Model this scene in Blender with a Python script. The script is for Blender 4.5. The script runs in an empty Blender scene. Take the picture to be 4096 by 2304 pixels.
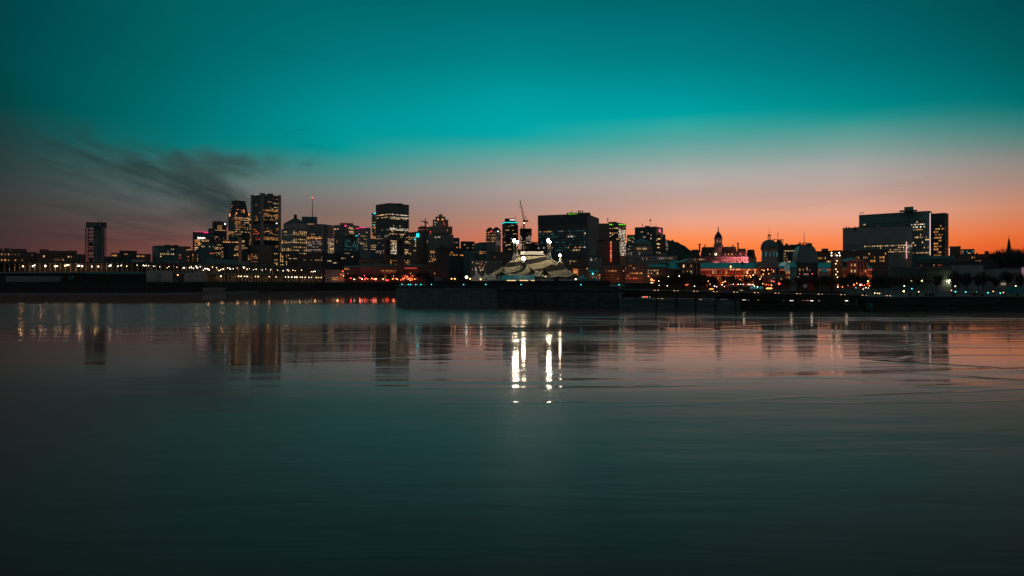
import bpy, bmesh, math, random
from mathutils import Vector, Matrix
random.seed(7)
SC = bpy.context.scene
COL = SC.collection
F = 2731.0; H0 = 10.0; YH = 1132.0          # focal length, eye height above the water, horizon (pixels of the 4096 wide photograph)
def lin(c): return tuple((v/255/12.92 if v <= 10 else ((v/255+.055)/1.055)**2.4) for v in c)

# ---------------------------------------------------------------- camera, sky, exposure
cam = bpy.data.cameras.new('camera'); co = bpy.data.objects.new('camera', cam); COL.objects.link(co)
co.location = (0, 0, H0); co.rotation_euler = (math.pi/2, 0, 0)
cam.sensor_width = 36; cam.lens = F/4096*36; cam.shift_y = -(1152-YH)/4096; cam.clip_end = 60000; cam.clip_start = .5
SC.camera = co
SC.view_settings.view_transform = 'Standard'; SC.view_settings.look = 'None'
SC.view_settings.exposure = 0; SC.view_settings.gamma = 1
SC.cycles.use_denoising = True; SC.cycles.max_bounces = 5; SC.cycles.diffuse_bounces = 2
SC.cycles.glossy_bounces = 3; SC.cycles.sample_clamp_indirect = 4; SC.cycles.sample_clamp_direct = 0

def sky_world():
    w = bpy.data.worlds.new('World'); SC.world = w; w.use_nodes = True
    nt = w.node_tree; N = nt.nodes; L = nt.links; N.clear()
    def M(op, a, b=None, c=None):
        n = N.new('ShaderNodeMath'); n.operation = op
        for i, v in enumerate((a, b, c)):
            if v is None: continue
            if isinstance(v, (int, float)): n.inputs[i].default_value = v
            else: L.new(v, n.inputs[i])
        return n.outputs[0]
    def mapr(v, a, b, c=0., d=1., smooth=False):
        n = N.new('ShaderNodeMapRange'); L.new(v, n.inputs[0]); n.clamp = True
        n.interpolation_type = 'SMOOTHSTEP' if smooth else 'LINEAR'
        for i, x in zip((1, 2, 3, 4), (a, b, c, d)): n.inputs[i].default_value = x
        return n.outputs[0]
    def mix(fac, a, b):
        n = N.new('ShaderNodeMix'); n.data_type = 'RGBA'
        L.new(fac, n.inputs[0])
        for v, k in ((a, 6), (b, 7)):
            if isinstance(v, tuple): n.inputs[k].default_value = (*v, 1)
            else: L.new(v, n.inputs[k])
        return n.outputs[2]
    tc = N.new('ShaderNodeTexCoord'); sp = N.new('ShaderNodeSeparateXYZ'); L.new(tc.outputs['Generated'], sp.inputs[0])
    x, y, z = sp.outputs
    az = M('ARCTAN2', x, y)
    hyp = M('MAXIMUM', M('SQRT', M('ADD', M('MULTIPLY', x, x), M('MULTIPLY', y, y))), 1e-4)
    t = M('DIVIDE', z, hyp)
    T0, T1 = -.05, 1.3
    tf = mapr(t, T0, T1)
    cols = {   # pixel column of the 2576 wide view : (pixel row, sRGB)
     0:   [(0,(0,66,70)),(150,(0,70,72)),(250,(0,67,67)),(313,(24,63,63)),(365,(36,62,62)),(417,(44,61,62)),(469,(56,61,61)),(521,(61,57,56)),(573,(65,51,51)),(640,(70,47,47))],
     430: [(0,(0,92,95)),(150,(0,98,100)),(300,(0,108,110)),(372,(8,113,113)),(417,(58,106,104)),(469,(82,102,99)),(521,(91,92,89)),(552,(97,84,80)),(583,(105,77,72)),(620,(116,71,65)),(650,(122,68,62))],
     860: [(0,(0,103,106)),(150,(0,120,124)),(300,(0,146,150)),(365,(0,152,152)),(379,(10,150,148)),(394,(45,146,143)),(418,(72,143,139)),(440,(94,138,134)),(462,(112,133,129)),(483,(126,127,123)),(501,(130,121,117)),(523,(129,113,107)),(553,(136,108,98)),(583,(150,107,94)),(610,(164,103,86)),(660,(178,98,76))],
     1288:[(0,(0,105,110)),(150,(0,130,135)),(250,(0,155,158)),(325,(0,166,168)),(342,(5,165,165)),(363,(52,165,160)),(394,(100,162,157)),(425,(132,160,155)),(449,(152,157,152)),(474,(165,155,150)),(498,(168,148,143)),(523,(174,142,132)),(553,(188,135,115)),(590,(208,121,94)),(650,(220,106,74))],
     1720:[(0,(0,102,108)),(150,(0,125,130)),(250,(0,150,154)),(288,(0,162,162)),(316,(52,166,160)),(352,(88,163,158)),(383,(122,166,161)),(412,(150,169,163)),(440,(174,172,167)),(458,(185,171,166)),(483,(190,166,158)),(505,(200,163,149)),(525,(210,164,146)),(545,(224,164,141)),(565,(237,160,132)),(583,(249,152,106)),(600,(254,142,84)),(625,(255,130,60)),(670,(255,118,44))],
     2150:[(0,(0,92,98)),(150,(0,110,115)),(250,(0,132,134)),(276,(0,140,138)),(302,(42,148,143)),(348,(104,156,150)),(386,(140,161,156)),(417,(168,165,161)),(455,(184,165,159)),(494,(202,162,149)),(532,(226,166,143)),(563,(239,159,126)),(594,(250,142,94)),(620,(252,128,68)),(670,(247,108,48))],
     2576:[(0,(0,74,79)),(150,(0,90,93)),(238,(0,106,107)),(268,(6,114,113)),(302,(44,124,120)),(348,(88,130,125)),(386,(126,133,126)),(417,(150,137,131)),(455,(165,137,126)),(486,(185,137,117)),(517,(203,137,108)),(548,(215,129,91)),(578,(227,117,67)),(597,(232,106,50)),(630,(224,92,38)),(670,(214,80,32))]}
    cur = None; prev = None
    for cx in sorted(cols):
        u = (cx*4096/2576-2048)/F; a = math.atan(u); s = math.sqrt(1+u*u)
        cr = N.new('ShaderNodeValToRGB'); el = cr.color_ramp.elements
        stops = [((YH-py*4096/2576)/F/s, lin(c)) for py, c in cols[cx]]
        stops = sorted(stops)
        top = stops[-1][1]
        stops.append((.80, (top[0]*.6+.012, top[1]*.75, top[2]*.75)))
        stops.append((1.25, (.05, .12, .13)))
        while len(el) > 1: el.remove(el[-1])
        for i, (tt, c) in enumerate(stops):
            p = (tt-T0)/(T1-T0)
            e = el[0] if i == 0 else el.new(p)
            e.position = p; e.color = (*c, 1)
        L.new(tf, cr.inputs[0])
        if cur is None: cur = cr.outputs[0]
        else: cur = mix(mapr(az, prev, a), cur, cr.outputs[0])
        prev = a
    # streaky evening cloud low in the west-south-west
    def px(xx, yy):
        u = (xx*4096/2576-2048)/F; return math.atan(u), (YH-yy*4096/2576)/F/math.sqrt(1+u*u)
    def cloud(cur, cx, cy, rx, ry, tilt, sx, sy, lo, hi, amt, seed, colr, mt=None):
        a0, t0 = px(cx, cy); k = 4096/2576/F
        da = M('SUBTRACT', az, a0); dt = M('SUBTRACT', t, t0)
        c, s = math.cos(tilt), math.sin(tilt)
        uu = M('ADD', M('MULTIPLY', da, c), M('MULTIPLY', dt, s)); vv = M('SUBTRACT', M('MULTIPLY', dt, c), M('MULTIPLY', da, s))
        c2, s2 = (math.cos(mt), math.sin(mt)) if mt is not None else (c, s)
        mu = M('DIVIDE', M('ADD', M('MULTIPLY', da, c2), M('MULTIPLY', dt, s2)), rx*k); mv = M('DIVIDE', M('SUBTRACT', M('MULTIPLY', dt, c2), M('MULTIPLY', da, s2)), ry*k)
        r = M('SQRT', M('ADD', M('MULTIPLY', mu, mu), M('MULTIPLY', mv, mv)))
        cb2 = N.new('ShaderNodeCombineXYZ'); L.new(M('MULTIPLY', uu, sx*2.2), cb2.inputs[0]); L.new(M('MULTIPLY', vv, sy*.45), cb2.inputs[1]); cb2.inputs[2].default_value = seed+40
        n2 = N.new('ShaderNodeTexNoise'); n2.inputs['Scale'].default_value = 1; n2.inputs['Detail'].default_value = 4; L.new(cb2.outputs[0], n2.inputs['Vector'])
        r = M('ADD', r, M('MULTIPLY', M('SUBTRACT', n2.outputs[0], .5), 1.6))
        mask = mapr(r, 1.05, .1, 0, 1, True)
        cb = N.new('ShaderNodeCombineXYZ'); L.new(M('MULTIPLY', uu, sx), cb.inputs[0]); L.new(M('MULTIPLY', vv, sy), cb.inputs[1]); cb.inputs[2].default_value = seed
        nz = N.new('ShaderNodeTexNoise'); nz.inputs['Scale'].default_value = 1; nz.inputs['Detail'].default_value = 7
        nz.inputs['Roughness'].default_value = .62; nz.inputs['Distortion'].default_value = .5; L.new(cb.outputs[0], nz.inputs['Vector'])
        d = M('MULTIPLY', M('MULTIPLY', mapr(nz.outputs[0], lo, hi, 0, 1, True), mask), amt)
        return mix(d, cur, colr)
    cur = cloud(cur, 150, 450, 420, 130, -.24, 5, 40, .40, .74, .55, 3.1, lin((34, 50, 52)))
    cur = cloud(cur, 390, 440, 260, 64, -.36, 8, 54, .30, .62, .82, 8.3, lin((40, 58, 59)), -.34)
    cur = cloud(cur, 540, 500, 170, 74, -.40, 9, 54, .24, .56, .88, 4.4, lin((40, 58, 58)), -.55)
    cur = cloud(cur, 570, 420, 210, 50, -.10, 8, 54, .28, .60, .82, 5.7, lin((54, 72, 71)), .14)
    cur = cloud(cur, 200, 560, 330, 46, -.06, 6, 70, .42, .66, .5, 1.7, lin((50, 46, 46)))
    cur = cloud(cur, 570, 565, 150, 40, -.3, 9, 70, .34, .62, .6, 12.7, lin((62, 62, 61)))
    cur = cloud(cur, 790, 352, 150, 30, -.14, 8, 50, .42, .66, .5, 6.2, lin((10, 110, 112)))
    cur = cloud(cur, 760, 145, 150, 26, -.2, 8, 50, .44, .7, .3, 7.2, lin((0, 96, 98)))
    cur = cloud(cur, 330, 600, 260, 22, .0, 7, 90, .42, .62, .5, 9.9, lin((78, 52, 52)))
    cur = cloud(cur, 2210, 480, 260, 34, .08, 6, 60, .42, .68, .35, 2.9, lin((172, 132, 118)))
    # the eastern half of the dome, behind the viewer, is already night blue
    aa = M('ABSOLUTE', M('SUBTRACT', az, .12))
    cur = mix(mapr(aa, .72, 1.5, 0, 1, True), cur, (.054, .068, .070))
    cur = mix(mapr(t, -.002, -.03), cur, (.01, .02, .02))
    ns = N.new('ShaderNodeTexSky'); ns.sky_type = 'NISHITA'; ns.sun_disc = False
    ns.sun_elevation = math.radians(1.5); ns.sun_rotation = math.radians(28)
    bg = N.new('ShaderNodeBackground'); L.new(cur, bg.inputs[0]); bg.inputs[1].default_value = 1.0
    bg2 = N.new('ShaderNodeBackground'); L.new(ns.outputs[0], bg2.inputs[0]); bg2.inputs[1].default_value = 0.0
    ad = N.new('ShaderNodeAddShader'); L.new(bg.outputs[0], ad.inputs[0]); L.new(bg2.outputs[0], ad.inputs[1])
    out = N.new('ShaderNodeOutputWorld'); L.new(ad.outputs[0], out.inputs[0])
    w.cycles.sampling_method = 'MANUAL'; w.cycles.sample_map_resolution = 1024
sky_world()
# last afterglow of the sun, just under the horizon behind the hill
sl = bpy.data.lights.new('sun', 'SUN'); sl.energy = .006; sl.angle = math.radians(40); sl.color = (1, .5, .25)
so = bpy.data.objects.new('sun', sl); COL.objects.link(so)
sd = Vector((math.sin(math.radians(24)), math.cos(math.radians(24)), math.tan(math.radians(2.5))))
so.rotation_euler = sd.to_track_quat('Z', 'Y').to_euler()

# ---------------------------------------------------------------- helpers
def X(px, D): return (px-2048)*D/F
def Z(py, D): return H0-(py-YH)*D/F
def P(px, py, D): return Vector((X(px, D), D, Z(py, D)))
MATS = {}
def mat(name, col=(.2,.2,.2), rough=.8, metal=0., emit=None, strength=0., noise=0., nscale=.3, var=0., sample=True):
    if name in MATS: return MATS[name]
    m = bpy.data.materials.new(name); m.use_nodes = True; nt = m.node_tree; b = nt.nodes['Principled BSDF']
    b.inputs['Base Color'].default_value = (*col, 1); b.inputs['Roughness'].default_value = rough; b.inputs['Metallic'].default_value = metal
    if noise:
        tc = nt.nodes.new('ShaderNodeTexCoord'); nz = nt.nodes.new('ShaderNodeTexNoise'); nz.inputs['Scale'].default_value = nscale; nz.inputs['Detail'].default_value = 6
        nt.links.new(tc.outputs['Object'], nz.inputs['Vector'])
        mx = nt.nodes.new('ShaderNodeMix'); mx.data_type = 'RGBA'; nt.links.new(nz.outputs[0], mx.inputs[0])
        mx.inputs[6].default_value = (*[c*(1-noise) for c in col], 1); mx.inputs[7].default_value = (*[min(1, c*(1+noise)) for c in col], 1)
        nt.links.new(mx.outputs[2], b.inputs['Base Color'])
    if emit:
        b.inputs['Emission Color'].default_value = (*emit, 1); b.inputs['Emission Strength'].default_value = strength
        if var:
            oi = nt.nodes.new('ShaderNodeObjectInfo'); ge = nt.nodes.new('ShaderNodeNewGeometry')
            a = nt.nodes.new('ShaderNodeMath'); a.operation = 'ADD'; nt.links.new(oi.outputs['Random'], a.inputs[0]); nt.links.new(ge.outputs['Random Per Island'], a.inputs[1])
            fr = nt.nodes.new('ShaderNodeMath'); fr.operation = 'FRACT'; nt.links.new(a.outputs[0], fr.inputs[0])
            pw = nt.nodes.new('ShaderNodeMath'); pw.operation = 'POWER'; nt.links.new(fr.outputs[0], pw.inputs[0]); pw.inputs[1].default_value = 1.5
            mr = nt.nodes.new('ShaderNodeMapRange'); nt.links.new(pw.outputs[0], mr.inputs[0]); mr.inputs[3].default_value = strength*(1-var); mr.inputs[4].default_value = strength*(1+var)
            nt.links.new(mr.outputs[0], b.inputs['Emission Strength'])
        if not sample: m.cycles.emission_sampling = 'NONE'
    MATS[name] = m
    return m
def facade(name, wall, glass=(.03,.05,.055), wf=.55, hf=.55, rough=.75, grough=.25):
    if name in MATS: return MATS[name]
    m = bpy.data.materials.new(name); m.use_nodes = True; nt = m.node_tree; N = nt.nodes; L = nt.links; b = N['Principled BSDF']
    uv = N.new('ShaderNodeUVMap'); uv.uv_map = 'UVMap'; sp = N.new('ShaderNodeSeparateXYZ'); L.new(uv.outputs[0], sp.inputs[0])
    def M(op, a, bb=None):
        n = N.new('ShaderNodeMath'); n.operation = op
        for i, v in enumerate((a, bb)):
            if v is None: continue
            if isinstance(v, (int, float)): n.inputs[i].default_value = v
            else: L.new(v, n.inputs[i])
        return n.outputs[0]
    fu = M('ABSOLUTE', M('SUBTRACT', M('FRACT', sp.outputs[0]), .5)); fv = M('ABSOLUTE', M('SUBTRACT', M('FRACT', sp.outputs[1]), .5))
    g = M('MULTIPLY', M('LESS_THAN', fu, wf/2), M('LESS_THAN', fv, hf/2))
    tc = N.new('ShaderNodeTexCoord'); nz = N.new('ShaderNodeTexNoise'); nz.inputs['Scale'].default_value = .12; nz.inputs['Detail'].default_value = 5
    L.new(tc.outputs['Object'], nz.inputs['Vector'])
    wm = N.new('ShaderNodeMix'); wm.data_type = 'RGBA'; L.new(nz.outputs[0], wm.inputs[0])
    wm.inputs[6].default_value = (*[c*.7 for c in wall], 1); wm.inputs[7].default_value = (*[min(1, c*1.3) for c in wall], 1)
    # each pane a slightly different dark (blinds, curtains, depth of the room)
    wn = N.new('ShaderNodeTexWhiteNoise'); cb = N.new('ShaderNodeCombineXYZ'); L.new(M('FLOOR', sp.outputs[0]), cb.inputs[0]); L.new(M('FLOOR', sp.outputs[1]), cb.inputs[1]); L.new(cb.outputs[0], wn.inputs[0])
    gm = N.new('ShaderNodeMix'); gm.data_type = 'RGBA'; L.new(wn.outputs[0], gm.inputs[0])
    gm.inputs[6].default_value = (*[c*.5 for c in glass], 1); gm.inputs[7].default_value = (*[min(1, c*2.) for c in glass], 1)
    mx = N.new('ShaderNodeMix'); mx.data_type = 'RGBA'; L.new(g, mx.inputs[0]); L.new(wm.outputs[2], mx.inputs[6]); L.new(gm.outputs[2], mx.inputs[7])
    L.new(mx.outputs[2], b.inputs['Base Color'])
    L.new(M('ADD', M('MULTIPLY', g, grough-rough), rough), b.inputs['Roughness'])
    MATS[name] = m; return m

# lit things
WIN = {}
for k, c, s in (('warm',(1,.60,.27),.85),('amber',(1,.42,.12),.72),('white',(1,.78,.56),1.0),('pale',(.95,.62,.5),.30),('dim',(1,.45,.2),.28),
                ('red',(1,.10,.04),1.0),('cyan',(.02,.75,.85),1.3),('green',(.25,1,.03),1.0),('pink',(1,.07,.25),1.4),('teal',(.06,.24,.26),.34),('bright',(1,.85,.7),1.8)):
    WIN[k] = mat('lit_'+k, (.05,.05,.05), .5, emit=c, strength=s, var=.75, sample=False)
GLOBE = {}
for k, c, s in (('spot',(1,.84,.66),5),('white',(1,.82,.62),7),('warm',(1,.58,.26),7),('orange',(1,.32,.08),8),('red',(1,.045,.03),9),('cyan',(.05,.85,.95),4),('yellow',(.95,.85,.25),9),('flood',(1,.80,.54),300),('pink',(1,.05,.3),6),('floodw',(1,.78,.5),120)):
    GLOBE[k] = mat('globe_'+k, (.8,.8,.8), .4, emit=c, strength=s)

def mesh_obj(name, bm, m, parent=None, smooth=False):
    me = bpy.data.meshes.new(name); bm.normal_update(); bm.to_mesh(me); bm.free()
    if smooth:
        for p in me.polygons: p.use_smooth = True
    for mm in (m if isinstance(m, (list, tuple)) else [m]): me.materials.append(mm)
    o = bpy.data.objects.new(name, me); COL.objects.link(o)
    if parent is not None: o.parent = parent
    return o
def tag(o, label, cat, group=None):
    o['label'] = label; o['category'] = cat
    if group: o['group'] = group
    return o
def empty(name, loc, label=None, cat=None, group=None, rz=0):
    o = bpy.data.objects.new(name, None); COL.objects.link(o); o.location = loc; o.rotation_euler = (0, 0, rz); o.empty_display_size = .5
    if label: tag(o, label, cat, group)
    return o
def structure(name, bm, m, smooth=False):
    o = mesh_obj(name, bm, m, None, smooth); o['kind'] = 'structure'; return o
def poly_prism(bm, pts, z0, z1, mi=0, top=None):
    """vertical prism; top: optional list of points of the upper outline"""
    tp = top or pts
    a = [bm.verts.new((p[0], p[1], z0)) for p in pts]; b = [bm.verts.new((p[0], p[1], z1)) for p in tp]
    n = len(pts); fs = []
    for i in range(n):
        fs.append(bm.faces.new((a[i], a[(i+1) % n], b[(i+1) % n], b[i])))
    fs.append(bm.faces.new(b)); fs.append(bm.faces.new(a[::-1]))
    for f in fs: f.material_index = mi
    bmesh.ops.recalc_face_normals(bm, faces=fs)
    return fs
def box(bm, x0, x1, y0, y1, z0, z1, mi=0):
    return poly_prism(bm, [(x0,y0),(x1,y0),(x1,y1),(x0,y1)], z0, z1, mi)
def bar(bm, a, b, r, n=4, r2=None, mi=0):
    a = Vector(a); b = Vector(b); d = b-a
    if d.length < 1e-6: return
    q = d.to_track_quat('Z', 'Y'); r2 = r if r2 is None else r2
    A = [bm.verts.new(a+q @ Vector((r*math.cos(2*math.pi*(i+.5)/n), r*math.sin(2*math.pi*(i+.5)/n), 0))) for i in range(n)]
    B = [bm.verts.new(b+q @ Vector((r2*math.cos(2*math.pi*(i+.5)/n), r2*math.sin(2*math.pi*(i+.5)/n), 0))) for i in range(n)]
    for i in range(n):
        f = bm.faces.new((A[i], A[(i+1) % n], B[(i+1) % n], B[i])); f.material_index = mi
    bm.faces.new(B).material_index = mi; bm.faces.new(A[::-1]).material_index = mi
def lathe(bm, cx, cy, prof, n=24, mi=0, a0=0.):
    """prof: list of (radius, z) from bottom to top"""
    rings = []
    for r, z in prof:
        rings.append([bm.verts.new((cx+r*math.cos(a0+2*math.pi*i/n), cy+r*math.sin(a0+2*math.pi*i/n), z)) for i in range(n)] if r > 1e-3 else [bm.verts.new((cx, cy, z))])
    for A, B in zip(rings, rings[1:]):
        for i in range(n):
            j = (i+1) % n
            if len(A) == n and len(B) == n: f = bm.faces.new((A[i], A[j], B[j], B[i]))
            elif len(B) == 1 and len(A) == n: f = bm.faces.new((A[i], A[j], B[0]))
            elif len(A) == 1 and len(B) == n: f = bm.faces.new((A[0], B[j], B[i]))
            else: continue
            f.material_index = mi
    if len(rings[-1]) == n: bm.faces.new(rings[-1]).material_index = mi
    if len(rings[0]) == n: bm.faces.new(rings[0][::-1]).material_index = mi

def footprint(l, r, D, c=None, depth=None):
    if c is None:
        L_ = Vector((X(l, D), D)); R_ = Vector((X(r, D), D)); mid = (L_+R_)/2; d = mid.normalized(); p = Vector((d.y, -d.x))
        w = X(r, D)-X(l, D); w2 = w*d.y/2   # front plane square to the line of sight
        L_ = mid-p*w2; R_ = mid+p*w2
        dp = depth or max(8., min(w*.8, 60.))
        return [L_, R_, R_+d*dp, L_+d*dp], [(L_, R_)]
    C = Vector((X(c, D), D)); d = C.normalized(); p = Vector((d.y, -d.x))
    wl = c-l; wr = r-c
    ph = max(math.radians(10), min(math.radians(80), math.atan2(wr, wl)))
    el = -p*math.cos(ph)+d*math.sin(ph); er = p*math.sin(ph)+d*math.cos(ph)
    def hit(e, q):
        u = (q-2048)/F   # (C.x+s e.x) = u (C.y+s e.y)
        return (u*C.y-C.x)/(e.x-u*e.y)
    A = C+el*hit(el, l); B = C+er*hit(er, r)
    return [A, C, B, A+(B-C)], [(A, C), (C, B)]

UNIT_WIN = None
def unit_win(m):
    """one pane with a little thickness, 1 x 1, shared by every copy of its colour"""
    key = 'pane_'+m.name
    if key in bpy.data.meshes: return bpy.data.meshes[key]
    bm = bmesh.new(); box(bm, -.5, .5, -.08, .08, -.5, .5); me = bpy.data.meshes.new(key); bm.to_mesh(me); bm.free(); me.materials.append(m); return me

def add_windows(root, wins, part='window', cap=100):
    """wins: list of (centre Vector world, along Vector2, w, h, key)"""
    wins = sorted(wins, key=lambda q: -q[2]*q[3])
    R = root.location
    for c, e, w, h, k in wins[:cap]:
        o = bpy.data.objects.new(part, unit_win(WIN[k])); COL.objects.link(o); o.parent = root
        o.location = c-R; o.rotation_euler = (0, 0, math.atan2(e.y, e.x)); o.scale = (w, 1, h)
    rest = wins[cap:]
    if rest:
        bm = bmesh.new(); keys = sorted({q[4] for q in rest})
        for c, e, w, h, k in rest:
            n = Vector((e.y, -e.x)); c = c-R; mi = keys.index(k)
            a = c.xy-e*w/2; b = c.xy+e*w/2
            poly_prism(bm, [a+n*.08, b+n*.08, b-n*.08, a-n*.08], c.z-h/2, c.z+h/2, mi)
        o = mesh_obj(part, bm, [WIN[k] for k in keys], root); o['kind'] = 'stuff'

def B(name, label, l, r, top, D, c=None, wall='w_dark', gy=None, nx=(8,), lit=(), pent=(), cat='building', depth=None, base=9., capc=None, group=None, top2=None, wfhf=None, roofmat='roof_dark'):
    fp, faces = footprint(l, r, D, c, depth)
    z1 = Z(top, D); ctr = sum(fp, Vector((0, 0)))/4
    root = empty(name, (ctr.x, ctr.y, base), label, cat, group); O = root.location
    bm = bmesh.new(); uvl = bm.loops.layers.uv.new('UVMap')
    if gy:
        ga, gb = Z(gy[0], D), Z(gy[1], D); n = gy[2]
        step = (ga-gb)/n
        while gb-step > base+2: gb -= step; n += 1     # carry the storeys down to the street
        levels = [base, gb, ga, z1]
    else: levels = [base, z1]
    nf = len(fp)
    rings = [[bm.verts.new((p.x-O.x, p.y-O.y, z-O.z)) for p in fp] for z in levels]
    for k in range(len(levels)-1):
        for i in range(nf):
            j = (i+1) % nf
            f = bm.faces.new((rings[k][i], rings[k][j], rings[k+1][j], rings[k+1][i]))
            cells = nx[i % len(nx)] if i < len(faces) or len(nx) > 1 else nx[0]
            if i < len(faces): cells = nx[min(i, len(nx)-1)]
            else: cells = nx[(i) % len(nx)]
            band = gy and k == 1
            for lp, (a, b) in zip(f.loops, ((0, 0), (1, 0), (1, 1), (0, 1))):
                lp[uvl].uv = (a*cells, b*n) if band else (0, 0)
    bm.faces.new(rings[-1]); bm.faces.new(rings[0][::-1])
    bmesh.ops.recalc_face_normals(bm, faces=bm.faces)
    mesh_obj('wall', bm, MATS[wall], root)
    # roof slab with a parapet set a little proud of the wall
    bm = bmesh.new(); up = []
    for p in fp:
        q = Vector((p.x-ctr.x, p.y-ctr.y)); q = q*(1+.25/max(q.length, 1)); up.append(q)
    poly_prism(bm, up, z1-O.z-.2, z1-O.z+.9)
    mesh_obj('roof', bm, MATS[roofmat], root)
    for k, pt in enumerate(pent):
        pl, pr, ptop = pt[:3]; pD = D+ (pt[3] if len(pt) > 3 else 6)
        pf, _ = footprint(pl, pr, pD, None, min(25, (fp[2]-fp[1]).length*.6))
        bm = bmesh.new(); poly_prism(bm, [q-O.xy for q in pf], z1-O.z+.9, Z(ptop, pD)-O.z); mesh_obj('penthouse', bm, MATS[wall] if len(pt) < 5 else MATS[pt[4]], root)
    if gy and lit:
        wf, hf = WF[wall]; cell = {}
        for rule in lit:
            fi, c0, c1, r0, r1, pr, key = rule
            for j in range(r0, min(r1, n)):
                rowp = pr if (pr >= .8 or r1-r0 < 2) else min(.95, pr*random.choice((.15, .5, .9, 1.2, 2.1)))
                on = random.random() < rowp
                for i in range(c0, c1):
                    # lit rooms come in runs along a floor
                    if random.random() < (.45 if rowp < .8 else 1): on = random.random() < rowp
                    if on: cell[(fi, i, j)] = key
                    elif rule[-1] is None: cell.pop((fi, i, j), None)
        wins = []
        for (fi, i, j), key in cell.items():
            if key is None: continue
            a, b = faces[fi]; e = (b-a); wlen = e.length; e = e/wlen; nn = nx[min(fi, len(nx)-1)]
            if i >= nn: continue
            cw = wlen/nn; ch = (ga-gb)/n
            q = a+e*cw*(i+.5); no = Vector((e.y, -e.x)); q = q+no*.12
            w_ = cw*wf*random.choice((1, 1, .95, .7)); h_ = ch*hf*random.choice((1, 1, .9, .75))
            wins.append((Vector((q.x, q.y, ga-ch*(j+.5))), e, w_, h_, key))
        add_windows(root, wins)
    root['_fp'] = 0; del root['_fp']
    return root, fp, faces, z1
WF = {}
def fac(name, wall, glass, wf, hf, **k):
    facade(name, wall, glass, wf, hf, **k); WF[name] = (wf, hf)
fac('w_dark', (0.155,0.155,0.162), (.03,.05,.055), .5, .55)
fac('w_brick', (0.236,0.141,0.115), (.03,.04,.045), .42, .55)
fac('w_brown', (0.290,0.196,0.169), (.04,.04,.045), .5, .5)
fac('w_teal', (0.155,0.277,0.290), (.03,.06,.065), .6, .5)
fac('w_glass', (0.088,0.121,0.128), (.045,.09,.10), .86, .72, rough=.5, grough=.42)
fac('w_band', (0.385,0.371,0.371), (.03,.045,.05), 1., .48)
fac('w_grid', (0.196,0.189,0.189), (.02,.035,.04), .62, .62)
fac('w_stone', (0.450,0.412,0.371), (.03,.035,.04), .36, .62)
fac('w_grey', (0.344,0.344,0.351), (.03,.05,.055), .5, .5)
fac('w_slot', (0.135,0.128,0.135), (.10,.20,.21), .52, .52)
fac('w_pier', (0.371,0.331,0.304), (.02,.03,.03), .40, .9)
fac('w_black', (0.088,0.090,0.094), (.02,.03,.035), .55, .5)
mat('roof_dark', (.07,.075,.08), .8, noise=.3, nscale=.15)
mat('roof_teal', (.05,.62,.60), .55, noise=.25, nscale=.2)
mat('copper', (.07,.21,.21), .45, noise=.3, nscale=.2)
mat('concrete', (.22,.23,.23), .85, noise=.35, nscale=.12)
mat('concrete_dark', (.10,.12,.12), .9, noise=.5, nscale=.1)
mat('steel', (.08,.08,.085), .5, .6)
mat('black_paint', (.02,.02,.022), .6)
mat('white_panel', (.55,.50,.48), .7, noise=.2, nscale=.15)
mat('grey_panel', (.30,.30,.30), .7, noise=.2, nscale=.15)
mat('teal_panel', (.05,.30,.31), .6, noise=.2, nscale=.2)
mat('brick', (.20,.095,.07), .85, noise=.35, nscale=.3)
mat('stone', (.38,.31,.28), .8, noise=.25, nscale=.3)
mat('slate', (.07,.06,.062), .6, noise=.3, nscale=.3)
mat('bark', (.10,.085,.08), .9, noise=.3, nscale=.5)
mat('grass', (.05,.06,.035), .95, noise=.5, nscale=.2)
mat('asphalt', (.05,.052,.055), .9, noise=.3, nscale=.1)
mat('hill_wood', (.05,.052,.045), .95, noise=.6, nscale=.02)
mat('canvas_teal', (.04,.66,.68), .6, noise=.1, nscale=.5)
mat('canvas_white', (.70,.68,.64), .7, noise=.08, nscale=.5)
mat('dome_metal', (.12,.18,.18), .4, .3, noise=.2, nscale=.4)
mat('flag_cloth', (.05,.05,.07), .8)
mat('glass_dark', (.04,.07,.08), .12)
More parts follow.
